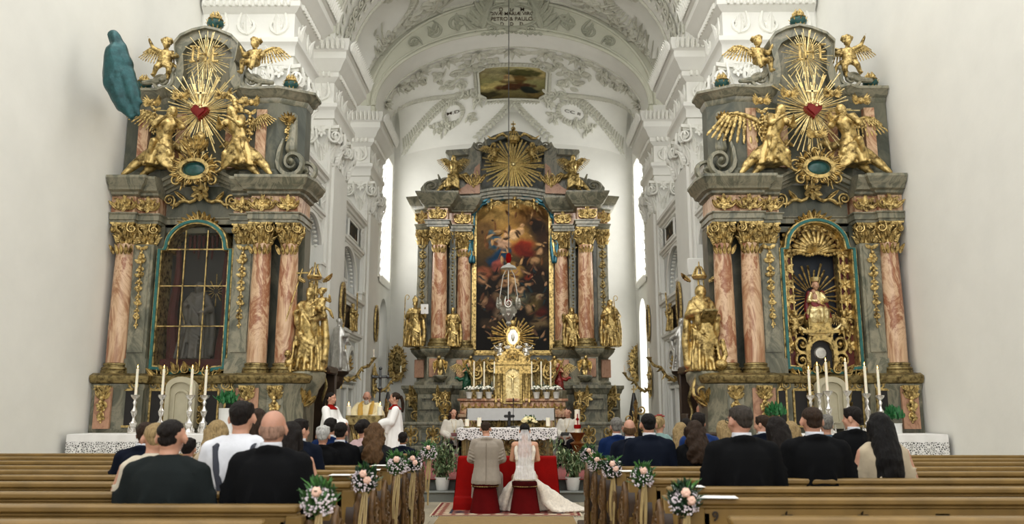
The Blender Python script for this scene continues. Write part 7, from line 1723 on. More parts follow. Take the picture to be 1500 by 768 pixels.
# ================================================================= pews
def pew_proto():
    pass
carv = MB()
def end_panel(side):
    """carved bench end, aisle face towards side*x; origin floor at the back-rail"""
    b = MB(); o = [(-.05, 0), (-.05, .12), (-.02, .3), (-.07, .45), (-.03, .6), (-.07, .82), (-.04, .95), (.02, 1.02), (.1, .98), (.14, .88), (.2, .8), (.3, .78), (.36, .7), (.34, .6), (.3, .52), (.34, .4), (.4, .3), (.38, .12), (.42, 0)]
    mt = M4(((0, side, 0, 0), (1, 0, 0, 0), (0, 0, 1, 0), (0, 0, 0, 1)))
    b.prism(o, -.06, 0, mt); return b, mt
def make_pew(xin, xout, Y, side, label, nshow=1):
    """side: +1 aisle end at +x end (left block), -1 aisle end at -x (right block)"""
    z0 = .12; t = thing('church_pew', label, 'pew', (xin, Y, 0), 0, 'oak pews %s of the aisle' % ('left' if side > 0 else 'right'))
    L = abs(xout-xin); a, c = (-L, 0) if side > 0 else (0, L); i0, i1 = (a, c-.03) if side > 0 else (a+.03, c)
    b = MB(); b.rbox(i0, i1, -.05, .05, z0+.835, z0+.88, .012); b.rbox(i0, i1, -.03, .035, z0+.815, z0+.836, .006); b.obj('top_rail', WOOD, t)
    b = MB(); b.box(i0, i1, -.005, .02, z0+.1, z0+.8); 
    n = max(2, int(L/1.5))
    for k in range(n+1):
        x = i0+.06+(i1-i0-.12)*k/n; b.rbox(x-.05, x+.05, -.02, .03, z0+.05, z0+.79, .006)
    b.rbox(i0, i1, -.02, .03, z0+.05, z0+.16, .006); b.rbox(i0, i1, -.02, .03, z0+.69, z0+.815, .006); b.obj('back_panel', WOOD, t)
    b = MB(); b.rbox(i0, i1, -.15, -.03, z0+.5, z0+.525, .008); b.rbox(i0, i1, -.16, -.135, z0+.49, z0+.54, .006); b.obj('book_shelf', WOOD, t)
    b = MB(); b.rbox(i0, i1, .03, .42, z0+.4, z0+.44, .012); b.obj('seat', WOOD, t)
    b = MB(); b.rbox(i0, i1, -.42, -.26, z0+.1, z0+.14, .01); b.obj('kneeling_board', WOOD, t)
    b = MB(); b.rbox(min(0, -side*.1), max(0, -side*.1), -.045, .045, z0-.0, z0+.82, .008); b.rbox(min(-side*.005, -side*.04), max(-side*.005, -side*.04), .0, .44, z0, z0+.46, .008); b.obj('end_post', WOOD, t)
    b, mt = end_panel(side)
    if side > 0: pass
    o = b.obj('bench_end', WOODD, t); fixn(o); o.location = (0, 0, z0-.1); o.scale = (1, 1, .86)
    b = MB(); rnd = random.Random(int(Y*10))
    for (y, z, s_, f) in ((.1, .85, .2, 1), (.2, .66, .22, -1), (.06, .6, .18, 1), (.18, .42, .24, 1), (.08, .28, .18, -1), (.26, .22, .2, 1)):
        b.put(SCR, mt @ T(y, .005, z) @ Sc(s_*f, .3, s_)); [b.put(LEAF, mt @ T(y, .01, z) @ Ry(rnd.uniform(0, 6.28)) @ Sc(s_*.45, .2, s_*.8)) for _ in range(3)]
    b.tube([tuple(mt @ V((y, -.0, z))) for y, z in ((-.05, .1), (-.02, .3), (-.07, .45), (-.03, .6), (-.07, .82), (-.04, .95), (.02, 1.02), (.1, .98), (.14, .88), (.2, .8), (.3, .78), (.36, .7), (.34, .6))], .02, 6)
    b.v = [(x+side*.02, y, z) for x, y, z in b.v]; oo = b.obj('carving', mat('carved_walnut', S(112, 82, 48), .4, var=.4, scale=18), o)
    return t
ordn = ('nearest', 'second', 'third', 'fourth', 'fifth', 'sixth', 'seventh', 'eighth', 'ninth', 'tenth')
LROWS = (4.29, 4.97, 5.72, 6.5, 7.15, 7.75, 8.35, 9.1, 9.85, 10.6); RROWS = (4.45, 5.39, 6.12, 6.85, 7.62, 8.25, 8.95, 9.6, 10.3)
for i, y in enumerate(LROWS):
    make_pew(-1.0, -7.5, y, 1, 'carved oak pew left of the aisle, %s row from the camera' % ordn[i])
for i, y in enumerate(RROWS):
    make_pew(1.32-.03*max(0, i-1), 7.5, y, -1, 'carved oak pew right of the aisle, %s row from the camera' % ordn[i])
for s in (-1, 1): o = MB().rbox(min(s*1.0, s*7.6)+(.02 if s > 0 else 0), max(s*1.0, s*7.6)-(.02 if s < 0 else 0), 3.4, 11.2, 0, .12, .01).obj('trim_pew_platform', WOODD); struct(o)
# number plates and little carved leaves on the nearest pews
NUM = mat('dark_number', S(50, 36, 22), .6)
for (x, y, side) in ((-1.09, LROWS[1]-.03, 'left'), (1.49, RROWS[1]-.03, 'right')):
    o = lettering('pew_number', '9', .085, NUM, mtx=T(x, y, .885) @ Rx(pi/2)); tag(o, 'dark painted number nine on the back of the second pew, %s block' % side, 'number')
k = 0
for (px, py, Y) in ((193, 757, LROWS[1]), (306, 757, LROWS[1]), (1152, 750, RROWS[1]), (1263, 750, RROWS[1]), (1085, 726, RROWS[2]), (1183, 727, RROWS[2])):
    p = P(px, py, Y-.03); b = MB(); [b.put(LEAF, T(0, 0, 0) @ Ry(a) @ Sc(.018, .06, .04)) for a in (-1.2, 0, 1.2)]; b.ell((0, -.005, .0), (.012, .008, .012), seg=8, rings=5)
    o = b.obj('carved_trefoil', NUM, None, loc=(p.x, Y-.024, .885)); tag(o, 'small dark carved trefoil on a pew back, %s' % ('far left of the picture', 'left block, near the bald guest', 'right block, under the paper', 'right block, near the long-haired guest', 'right block third row, left one', 'right block third row, right one')[k], 'ornament', 'trefoils on the pew backs'); k += 1
# song sheets on the rails
for i, (px, py, Y, w, lab) in enumerate(((1048, 728, RROWS[1], .26, 'white sheet on the second pew rail, right block'), (1007, 712, RROWS[2], .22, 'white sheet on the third pew rail, right block'), (924, 683, RROWS[4], .2, 'white sheet on the fifth pew rail, right block'), (912, 676, RROWS[6], .16, 'white sheet on the seventh pew rail, right block'),
     (500, 692, LROWS[4], .18, 'white sheet on the fifth pew rail, left block'), (543, 686, LROWS[5], .18, 'white sheet on the sixth pew rail, left block'), (560, 680, LROWS[6], .18, 'white sheet on the seventh pew rail, left block'))):
    p = P(px, py, Y); o = MB().box(-w/2, w/2, -.09, .06, 0, .003).obj('song_sheet', LINEN, None, loc=(p.x, Y, 1.003)); o.rotation_euler = (0, 0, .1*(i % 3-1)); tag(o, lab, 'paper', 'song sheets on the pews')
# pew bouquets with ribbons
ROSEM = mat('blush_petal', S(236, 196, 176), .7, var=.08, scale=18); BREATH = mat('gypsophila', S(226, 214, 220), .8, var=.08, scale=30); RIB = mat('champagne_ribbon', S(196, 172, 120), .45, var=.15)
def bouquet(px, py, Y, r, lab, side, seed):
    p = P(px, py, Y); t = thing('pew_bouquet', lab, 'bouquet', p, 0, 'bouquets tied to the pew ends')
    rnd = random.Random(seed); f = MB(); g = MB(); br = MB(); st = MB()
    for i in range(230):
        a, e = rnd.uniform(0, 6.28), rnd.uniform(-1.4, 1.5); rr = r*rnd.uniform(.5, 1.15); c = V((rr*cos(a)*cos(e), rr*sin(a)*cos(e)*.8, rr*sin(e)))
        g.put(LEAF, T(*c) @ Rz(rnd.uniform(0, 6.28)) @ Rx(rnd.uniform(-1.5, 1.5)) @ Sc(.028, .03, .07))
    for i in range(260):
        a, e = rnd.uniform(0, 6.28), rnd.uniform(-.9, 1.5); rr = r*rnd.uniform(.9, 1.2); br.ell((rr*cos(a)*cos(e), rr*sin(a)*cos(e)*.85, rr*sin(e)*.95), rnd.uniform(.005, .009), seg=5, rings=4)
    for i, (x, z) in enumerate(((.0, r*.75), (r*.6, r*.2))[:1 if seed % 2 else 2]):
        c = V((x*.6, -r*.8, z))
        for k in range(3):
            for q in range(6): aa = q*1.05+k*.5; f.ell(c+V((.013*(1+k*.4)*cos(aa)*.8, -.009*(2-k), .013*(1+k*.4)*sin(aa)*.8)), (.013, .01, .013), seg=7, rings=5)
    g.obj('greenery', LEAFM if seed % 2 else LEAFD, t); br.obj('small_blossoms', BREATH, t); f.obj('rose', ROSEM, t)
    b = MB()
    for k in (-1, 1): b.grid(lambda u, v: (k*.012*(.3+v)+(u-.5)*.03*(1-.3*v)+.012*sin(v*4+k)*k, -.02-.01*v+.006*sin(u*6), -r*.6-(.5+.08*k)*v), 3, 16)
    b.obj('ribbon', RIB, t)
    b = MB()
    for k in range(9): a = rnd.uniform(-.9, .9); b.tube([(0, 0, 0), (r*.9*sin(a), -.02, r*1.2), (r*1.6*sin(a), -.04, r*(1.5+.3*rnd.random()))], [.004, .003, .001], 4)
    b.obj('grass_blades', mat('bright_grass', S(110, 178, 90), .5), t)
for i, (px, py, Y, r, s) in enumerate(((467, 736, LROWS[1]-.08, .085, 1), (534, 706, LROWS[3]-.08, .085, 1), (582, 683, LROWS[5]+.1, .085, 1), (605, 680, LROWS[7], .085, 1), (628, 664, LROWS[9], .09, 1),
        (1002, 736, RROWS[1]-.08, .085, -1), (941, 700, RROWS[3]-.08, .08, -1), (896, 689, RROWS[5]-.05, .085, -1), (874, 682, RROWS[7], .09, -1), (862, 668, RROWS[8]+.3, .09, -1))):
    bouquet(px, py, Y, r, 'bouquet of blossoms and greenery on a pew end, %s from the camera, %s block' % (ordn[i % 5] if i % 5 else 'nearest', 'left' if s > 0 else 'right'), s, i+3)
# ================================================================= people
SKIN = mat('skin', S(214, 160, 132), .55, var=.07, scale=14, sub=.1); SKIN2 = mat('rosy_skin', S(206, 152, 126), .55, var=.1, scale=14, sub=.1); SKINT = mat('tanned_skin', S(176, 122, 92), .55, var=.08, scale=14, sub=.1)
def hairm(name, c): 
    m, N, L, bs = _nt(name); tc = N.new('ShaderNodeTexCoord'); mp = N.new('ShaderNodeMapping'); mp.inputs['Scale'].default_value = (60, 60, 5); L.new(tc.outputs['Object'], mp.inputs[0])
    n = _noise(N, L, 1.5, 4, .6, .6, mp.outputs[0]); r = _ramp(N, L, n.outputs[0], [(.3, tuple(x*.5 for x in c)), (.55, c), (.8, tuple(min(1, x*1.35) for x in c))])
    L.new(r.outputs[0], bs.inputs['Base Color']); bs.inputs['Roughness'].default_value = .55; bs.inputs['Specular IOR Level'].default_value = .2; _bump(N, L, bs, n.outputs[0], .9, .02); return m
RNG_ = 0
HM = {k: hairm(k+'_hair', S(*c)) for k, c in dict(black=(20, 17, 16), dark=(32, 24, 20), brown=(64, 46, 32), auburn=(112, 82, 52), blond=(188, 160, 112), grey=(150, 146, 138), silver=(206, 204, 198), salt=(72, 64, 56), stubble=(190, 150, 128)).items()}
def cloth(name, c, rough=.85, sheen=.15): return mat(name, S(*c), rough, var=.12, scale=5, bump=.12, bscale=60, sheen=0 if sum(c) < 150 else sheen, spec=.12 if sum(c) < 330 else .3)
CL = dict(black=cloth('black_wool', (16, 17, 19), .9, 0), charcoal=cloth('charcoal_cloth', (34, 40, 40)), navy=cloth('navy_wool', (18, 25, 40), .9, 0), royal=cloth('royal_blue_wool', (16, 40, 84)), blue=cloth('blue_cloth', (20, 52, 110)), white=cloth('white_shirt', (214, 216, 222)), cream=cloth('cream_cloth', (206, 196, 176)),
          tan=cloth('tan_cloth', (178, 146, 108)), beige=cloth('beige_cloth', (196, 180, 152)), teal=cloth('pale_teal_cloth', (140, 172, 168)), pink=cloth('pale_pink_cloth', (208, 176, 176)), leather=cloth('black_leather', (18, 17, 18), .4), stripe=cloth('patterned_cloth', (120, 84, 76)), steel=cloth('steel_blue_cloth', (84, 108, 124)), dark=cloth('dark_trousers', (30, 30, 34)))
SJ = dict(pel=(0, .0, .335), wai=(0, .0, .42), che=(0, -.012, .54), nec=(0, -.002, .645), hed=(0, -.022, .728), sL=(-.1, 0, .612), sR=(.1, 0, .612), eL=(-.15, -.01, .46), eR=(.15, -.01, .46), wL=(-.07, -.16, .40), wR=(.07, -.16, .40),
          hL=(-.055, 0, .32), hR=(.055, 0, .32), kL=(-.07, -.25, .315), kR=(.07, -.25, .315), aL=(-.07, -.25, .05), aR=(.07, -.25, .05), tL=(-.075, -.33, .02), tR=(.075, -.33, .02))
HT = 1.75
def seated_body(yaw, pitch, fem):
    def f():
        b = MB(); human(b, HT, SJ, .92 if not fem else .82, yaw=yaw, pitch=pitch, face=abs(yaw) > .3, fem=0, thin=True); return remesh(b, .012, 2)
    return cached(('sb', yaw, pitch, fem), f)
def jacket_mesh(kind, fem):
    def f():
        b = MB(); w = .88 if fem else 1
        wd = dict(jacket=1.0, shirt=.95, blouse=.86)[kind]*w
        lv = [(.5, .19, .14), (.58, .2, .145), (.7, .195, .135), (.82, .205, .14), (.93, .225, .145), (1.01, .23, .14), (1.07, .205, .125), (1.105, .15, .105), (1.135, .098, .085), (1.165, .074, .07), (1.175, .05, .055)]
        robe(b, [(z, 0, -.012*(z-.5), rx*wd, ry*(.95 if kind != 'jacket' else 1), .012 if z > .95 else .03) for z, rx, ry in lv], 6, seed=3, seg=36)
        for s in (-1, 1):
            q = [V((s*x*HT*wd, y*HT, z*HT)) for x, y, z in ((.108, .002, .608), (.15, -.01, .46), (.085, -.145, .405))]
            k = 1 if kind == 'jacket' else .88
            b.chain(q, [.078*k*w, .062*k*w, .045*k*w], 12); b.cap(V((s*.06*HT, 0, .635*HT)), V((s*.115*HT*wd, .0, .606*HT)), .055*w, .07*w*k, 12)
            for i in range(3): b.chain([q[1]+V((-s*.03, .045, .02+.03*i)), q[1]+V((s*.04, .03, .05+.04*i))], [.012, .014], 6)
            b.chain([V((s*.05, .12, 1.0-.02)), V((s*.09, .135, .85)), V((s*.14, .12, .7))], [.012, .016, .01], 6)
        if kind == 'jacket': b.chain([(-.085, -.02, 1.125), (-.06, .05, 1.15), (0, .07, 1.16), (.06, .05, 1.15), (.085, -.02, 1.125)], [.024, .028, .03, .028, .024], 8)
        return remesh(b, .014, 2, (.006, 9))
    return cached(('jk', kind, fem), f)
def hair_mesh(kind, yaw, pitch, seed=0):
    def f():
        b = MB(); c = V(SJ['hed'])*HT; hairdo(b, c, HT*.133, kind, yaw, pitch, seed); return remesh(b, .008, 2, (.004, 60) if kind in ('short', 'crop', 'fringe') else (.008, 30))
    return cached(('hr', kind, yaw, pitch, seed), f)
def lower_mesh():
    b = MB(); j = {k: V(v)*HT for k, v in SJ.items()}
    b.ell(j['pel']+V((0, -.02, -.03)), (.19, .15, .12))
    for s in 'LR': b.chain([j['h'+s], j['k'+s], j['a'+s]+V((0, 0, .04))], [.105, .075, .055], 12)
    return remesh(b, .018, 1)
def shoe_mesh():
    b = MB(); j = {k: V(v)*HT for k, v in SJ.items()}
    for s in 'LR': b.chain([j['a'+s]+V((0, .03, -.035)), j['t'+s]+V((0, 0, .005))], [.05, .042], 10)
    return remesh(b, .014, 1)
def om(me, material, parent, name):
    o = link(name, me, parent)
    if not me.materials: me.materials.append(None)
    o.material_slots[0].link = 'OBJECT'; o.material_slots[0].material = material; return o
PN = [0]
def guest(px, ytop, Y, label, top='jacket', c='black', hair='short', hc='dark', wpx=None, yaw=0., pitch=0., fem=False, skin=None, extra=None, group=None, seed=0, rz=0):
    p = P(px, ytop, Y); z0 = .122; s = (p.z-z0)/(1.404 if hair != 'fringe' and hair else 1.396)
    sx = 1
    if wpx: ppm = 10/(P(px+10, ytop+40, Y)-P(px, ytop+40, Y)).x; sx = max(.85, min(1.25, wpx/ppm/(.545*s*(1 if top == 'jacket' else .92)*(.88 if fem else 1))))
    t = thing('person', label, 'person', (p.x, Y, z0), pi+rz, group or 'wedding guests'); t.scale = (s*sx, s*min(sx, 1.05), s)
    om(seated_body(yaw, pitch, fem), skin or SKIN, t, 'body')
    o = om(jacket_mesh('jacket' if top == 'jacket' else ('shirt' if not fem else 'blouse'), fem), CL[c], t, {'jacket': 'jacket', 'shirt': 'shirt', 'blouse': 'blouse'}[top])
    om(cached('lower', lower_mesh), CL['dark'], t, 'trousers'); om(cached('shoes', shoe_mesh), CL['black'], t, 'shoes')
    if hair: 
        h = om(hair_mesh(hair, yaw, pitch, seed), HM[hc], t, 'hair'); h.scale = (1/sx**.7, 1, 1)
    t.children[0].scale = (1, 1, 1)
    if top == 'jacket' and not fem:
        def col():
            b = MB(); b.lathe([(.066, 1.125), (.072, 1.14), (.067, 1.19), (.06, 1.193), (.06, 1.14)], 24, T(0, .004, .005), cap=False); return b.mesh('collar')
        om(cached('collar', col), CL['white'], t, 'shirt_collar')
    if extra: extra(t)
    return t
def suspenders(t):
    b = MB()
    for s in (-1, 1):
        b.tube([(s*.105, .0, 1.125), (s*.12, .09, 1.09), (s*.09, .142, .95), (s*.05, .148, .8), (s*.02, .148, .68), (0, .148, .6)], .02, 8, flat=.3, up=(0, 1, .1))
    b.obj('suspenders', mat('slate_strap', S(48, 52, 66), .7), t)
def glasses(yaw=0):
    def f(t):
        m = T(*(V(SJ['hed'])*HT)) @ Rz(yaw) @ Sc(HT*.133); b = MB()
        for k in (-1, 1): b.tube([m @ V((k*.13+.1*cos(q), -.4, .03+.08*sin(q))) for q in [2*pi*i/12 for i in range(13)]], .003, 5); b.tube([m @ V((k*.24, -.39, .05)), m @ V((k*.36, .05, .02))], .003, 5)
        b.obj('glasses', BLK, t)
    return f
L, Rr = LROWS, RROWS
G = guest
G(250, 612, L[1]+.3, 'person in a charcoal shirt with cropped dark hair, nearest seat at the far left', 'shirt', 'charcoal', 'crop', 'dark', 128, skin=SKIN)
G(400, 600, L[1]+.32, 'bald person in black jacket in the nearest left row', 'jacket', 'black', 'fringe', 'stubble', 124, skin=SKIN2)
G(354, 585, L[2]+.34, 'tall dark-haired person in white shirt with dark crossed suspenders', 'shirt', 'white', 'short', 'dark', 112, extra=suspenders)
G(226, 618, L[2]+.3, 'person in cream top with short blond hair behind the charcoal shirt, far left', 'blouse', 'cream', 'short', 'blond', 96, fem=True, yaw=.5)
G(213, 617, L[4]+.3, 'person in dark navy jacket with short brown hair at the far left edge', 'jacket', 'navy', 'short', 'brown', 84, skin=SKINT)
G(318, 614, L[3]+.3, 'long blond-haired person in cream blouse between the two nearest left guests', 'blouse', 'beige', 'long', 'blond', 66, fem=True, seed=2)
G(276, 640, L[4]+.3, 'small person in blue jacket mostly hidden behind the charcoal shirt', 'jacket', 'blue', 'short', 'dark', 60)
G(377, 597, L[5]+.3, 'brown-haired person in pale teal top behind the bald guest', 'blouse', 'teal', 'bob', 'brown', 60, fem=True)
G(427, 616, L[3]+.3, 'person with very long straight dark hair beside the bald guest', 'blouse', 'black', 'long', 'dark', 74, fem=True, seed=1, yaw=-.3)
G(441, 612, L[5]+.35, 'dark-haired person in navy jacket turning right, left block', 'jacket', 'navy', 'short', 'dark', 62, yaw=-.8)
G(473, 622, L[6]+.3, 'person with short silver hair and dark jacket in the left block', 'jacket', 'black', 'short', 'silver', 56, fem=True, seed=4)
G(484, 611, L[7]+.3, 'dark-haired person in blue jacket behind the silver-haired guest', 'jacket', 'royal', 'short', 'dark', 50)
G(499, 617, L[6]+.4, 'dark-haired person in black suit, fourth from the aisle in the left block', 'jacket', 'black', 'crop', 'dark', 60)
G(533, 613, L[7]+.35, 'dark-haired person with hair slide and pale pink blouse in the left block', 'blouse', 'pink', 'bun', 'dark', 50, fem=True, yaw=-.5)
G(549, 618, L[6]+.45, 'person with wavy light brown hair and black leather jacket by the aisle', 'jacket', 'leather', 'wavy', 'auburn', 58, fem=True, seed=3)
G(590, 632, L[9]+.35, 'dark-haired boy in navy suit in the front left row', 'jacket', 'navy', 'crop', 'dark', 33, skin=SKINT)
G(1084, 592, Rr[2]+.32, 'broad grey-brown-haired person in black suit and glasses, nearest right', 'jacket', 'black', 'short', 'salt', 112, yaw=.4, extra=glasses(.4), skin=SKIN2)
G(1190, 594, Rr[3]+.1, 'short-haired person in black suit, middle of the right block', 'jacket', 'black', 'crop', 'brown', 104)
G(1289, 603, Rr[3]+.25, 'person with very long black hair and beige top at the right edge', 'blouse', 'beige', 'long', 'black', 80, fem=True, seed=6)
G(1248, 594, Rr[5]+.3, 'dark-haired person in black suit facing left, beside the long-haired guest', 'jacket', 'black', 'short', 'dark', 66, yaw=.9)
G(1210, 606, Rr[6]+.3, 'grey-haired person in steel blue shirt, right block, partly hidden', 'shirt', 'steel', 'short', 'grey', 54)
G(1137, 609, Rr[4]+.3, 'person with long dark hair and tan dress in the right block', 'blouse', 'tan', 'long', 'dark', 70, fem=True, seed=2, yaw=.3)
G(1158, 616, Rr[5]+.3, 'blond-haired person half hidden beside the tan dress', 'blouse', 'cream', 'bob', 'blond', 56, fem=True)
G(1116, 607, Rr[7]+.3, 'brown-haired person in navy jacket in profile between two nearer guests', 'jacket', 'navy', 'short', 'brown', 46, yaw=.9)
G(1059, 615, Rr[7]+.3, 'blond person in patterned top beside the grey-brown-haired guest', 'blouse', 'stripe', 'long', 'blond', 42, fem=True, yaw=.5)
G(1023, 603, Rr[6]+.35, 'dark-haired person in bright blue suit, right block', 'jacket', 'blue', 'short', 'dark', 60)
G(1018, 615, Rr[5]+.3, 'person with shoulder-length brown hair and black top, right block', 'jacket', 'black', 'wavy', 'brown', 62, fem=True, seed=9)
G(950, 604, Rr[5]+.3, 'black-haired person in navy suit, third from the aisle in the right block', 'jacket', 'navy', 'crop', 'black', 76)
G(922, 614, Rr[6]+.3, 'person with thinning fair hair and navy suit, second from the aisle', 'jacket', 'navy', 'fringe', 'auburn', 58, skin=SKIN2)
G(903, 610, Rr[7]+.3, 'grey-haired person in royal blue suit at the aisle, right block', 'jacket', 'royal', 'crop', 'grey', 50, skin=SKIN2)
def flowers_in_hair(t):
    b = MB(); c = V(SJ['hed'])*HT
    for k in range(7): a = -.6+k*.4; q = c+V((.1*sin(a), .04, .03+.1*cos(a))); [b.ell(q+V((.012*cos(j), .012*sin(j), 0)), .012, seg=6, rings=4) for j in range(4)]
    b.obj('hair_flowers', mat('red_blossom', S(178, 70, 62), .6, var=.3, scale=30), t)
G(966, 608, Rr[8]+.3, 'blond person with flowers in the hair and light blue dress, front right row', 'blouse', 'teal', 'bun', 'blond', 40, fem=True, yaw=-.6, extra=flowers_in_hair)
G(997, 618, Rr[7]+.2, 'blond person in pale blouse beside the brown-haired black top', 'blouse', 'white', 'long', 'blond', 40, fem=True)
G(1005, 612, Rr[8]+.3, 'dark-haired person in blue dress in the front right row', 'blouse', 'blue', 'bob', 'dark', 40, fem=True)
# cleric in black at the right choir stall, facing the aisle
p = P(1027, 591, 16.0)
t = thing('person', 'person in black sitting at the dark desk behind the right block', 'person', (p.x, 16.0, .36), -.9); s = (p.z-.36)/1.42; t.scale = (s,)*3
om(seated_body(.1, .1, False), SKIN2, t, 'body'); om(jacket_mesh('jacket', False), CL['black'], t, 'cassock'); om(cached('lower', lower_mesh), CL['dark'], t, 'trousers'); om(cached('shoes', shoe_mesh), CL['black'], t, 'shoes'); om(hair_mesh('fringe', .1, .1), HM['brown'], t, 'hair')
b = MB(); b.rbox(-.24, .24, -.24, .22, .3, .42, .02, Sc(1)); b.rbox(-.24, .24, .2, .26, 0, .85, .02); b.box(-.22, .22, -.22, .2, 0, .3); o = b.obj('stool_seat', WOODD, None, loc=(p.x, 16.0, .36)); o.name = 'wooden_seat'; o.rotation_euler = (0, 0, -.9); o.scale = (s,)*3; tag(o, 'dark wooden seat under the person in black', 'seat')
# seated altar attendants beside the front altar
SMOCK = cloth('cream_smock', (206, 200, 186))
for i, (px, ytop, Y, rz, hc, hk, lab) in enumerate(((664, 598, 17.7, .25, 'brown', 'long', 'seated attendant with long brown hair and cream smock, left of the front altar'), (832, 597, 17.9, -.3, 'salt', 'short', 'seated attendant with short grey hair and cream smock, right of the front altar'))):
    p = P(px, ytop, Y); t = thing('person', lab, 'person', (p.x, Y, .375), rz, 'seated attendants'); s = (p.z-.375)/1.404; t.scale = (s,)*3
    b = MB(); human(b, HT, SJ, .86, pitch=.2, yaw=.0, thin=True); skin(b, 'body', SKIN, t, .01, 1)
    eyes(V(SJ['hed'])*HT, HT*.133, 0, .2, t)
    b = MB(); robe(b, [(.5, 0, -.06, .24, .22, .04), (.62, 0, -.04, .23, .19, .04), (.8, 0, -.02, .2, .15, .03), (.97, 0, -.01, .2, .14, .02), (1.06, 0, 0, .18, .11, 0), (1.12, 0, 0, .09, .075, 0), (1.14, 0, 0, .06, .06, 0)], 7, seed=i)
    for k in (-1, 1): b.chain([V((k*.105, 0, .61))*HT, V((k*.15, -.01, .46))*HT, V((k*.085, -.14, .405))*HT], [.07, .075, .075], 12)
    skin(b, 'smock', SMOCK, t, .014, 2, (.008, 9))
    om(cached('lower', lower_mesh), CL['dark'], t, 'trousers'); om(cached('shoes', shoe_mesh), CL['black'], t, 'shoes')
    b = MB(); c = V(SJ['hed'])*HT
    hairdo(b, c+V((0, .012, .006)), HT*.133, 'wavy' if hk == 'long' else 'short', 0, .12); skin(b, 'hair', HM[hc], t, .008, 1, (.004, 40))
    b = MB(); b.tube([(-.06, -.08, 1.12), (-.04, -.17, .95), (0, -.19, .86), (.04, -.17, .95), (.06, -.08, 1.12)], .004, 5); b.box(-.012, .012, -.2, -.19, .8, .88); b.box(-.03, .03, -.2, -.19, .84, .855); b.obj('cross_necklace', GOLD, t)
    bk = thing('booklet', 'small dark booklet held by the %s attendant' % ('left' if i == 0 else 'right'), 'book', t.location+Rz(rz).to_3x3() @ V((0, -.33*s, .76*s)), rz); b = MB(); b.rbox(-.09, .09, -.06, .06, 0, .015, .003, Rx(.5)); b.obj('cover', DRED if i == 0 else BLK, bk)
    b = MB(); ch = thing('attendant_chair', 'dark wooden chair under the %s attendant' % ('left' if i == 0 else 'right'), 'chair', (p.x, Y, .375), rz); ch.scale = (s,)*3
    b.rbox(-.23, .23, -.22, .22, .4, .44, .01); b.obj('seat', WOODD, ch); b = MB(); b.rbox(-.22, .22, .21, .24, .5, .9, .01); b.obj('backrest', WOODD, ch)
    for x in (-.2, .2):
        for y in (-.19, .2): b = MB(); b.rbox(x-.02, x+.02, y-.02, y+.02, 0, .42 if y < 0 else .6, .004); b.obj('leg', WOODD, ch)
# standing figures: priest and two altar girls
def standing(px, ytop, Y, floor, rz, label, H_J, build, scale_h=1.0):
    p = P(px, ytop, Y); h = (p.z-floor); t = thing('person', label, 'person', (p.x, Y, floor), rz); return t, h
# priest
t, h = standing(539, 573, 16.75, .375, 0, 'bald bearded person in gold and cream chasuble leaning over the reading desk', None, None)
k = h/.985
PJ = dict(hed=(0, -.06, .905), nec=(0, -.02, .82), che=(0, -.01, .72), eL=(-.17, -.08, .66), wL=(-.12, -.24, .62), eR=(.17, -.08, .66), wR=(.12, -.24, .62))
b = MB(); human(b, 1, PJ, 1.1, pitch=.45, beard=.12, thin=True); b.v = [tuple(V(v)*k) for v in b.v]; skin(b, 'body', SKIN2, t, .01, 1)
eyes(V(PJ['hed'])*k, k*.133, 0, .45, t)
b = MB(); b.put((lambda q: (q.ell((0, -.3, -.4), (.24, .2, .3)), q.cap((-.17, -.36, -.16), (.17, -.36, -.16), .06, .06), q)[-1])(MB()), T(*(V(PJ['hed'])*k)) @ Rx(.45) @ Sc(k*.133)); skin(b, 'beard', HM['silver'], t, .008, 1, (.004, 50))
b = MB(); hairdo(b, V(PJ['hed'])*k, k*.133, 'fringe', 0, .45); skin(b, 'hair', HM['silver'], t, .009, 1)
b = MB(); robe(b, [(.02, 0, 0, .19, .15, .1), (.3, 0, 0, .17, .13, .08), (.5, 0, 0, .15, .12, .05), (.7, 0, -.01, .13, .09, .02), (.8, 0, -.01, .09, .07, 0), (.83, 0, -.01, .06, .05, 0)], 9, seed=2); b.v = [tuple(V(v)*k) for v in b.v]; skin(b, 'alb', LINEN, t, .018, 1, (.008, 10))
b = MB(); robe(b, [(.34, 0, -.02, .25, .16, .08), (.5, 0, -.02, .24, .15, .06), (.65, 0, -.015, .2, .125, .03), (.76, 0, -.01, .15, .095, 0), (.81, 0, -.01, .08, .07, 0), (.835, 0, -.015, .06, .055, 0)], 8, seed=5)
for s in (-1, 1): b.chain([(s*.11, 0, .785), (s*.175, -.07, .67), (s*.125, -.2, .63)], [.06, .068, .06], 10); b.chain([(s*.17, -.06, .62), (s*.18, -.08, .5)], [.05, .03], 8)
b.v = [tuple(V(v)*k) for v in b.v]; skin(b, 'chasuble', cloth('cream_silk', (222, 206, 160), .5), t, .016, 1, (.01, 9))
b = MB()
for s in (-1, 1): b.tube([V(q)*k for q in ((s*.05, .03, .842), (s*.07, -.085, .8), (s*.06, -.155, .66), (s*.055, -.19, .5), (s*.055, -.2, .36))], .035*k, 8, flat=.35, up=(0, 1, 0))
b.obj('gold_stole', cloth('gold_brocade', (206, 160, 60), .45), t)
b = MB(); m = T(*(V(PJ['hed'])*k)) @ Rx(.45) @ Sc(k*.133); [b.tube([m @ V((s*.13+.1*cos(q), -.41, .03+.08*sin(q))) for q in [2*pi*i/12 for i in range(13)]], .003, 5) for s in (-1, 1)]; b.obj('glasses', BLK, t)
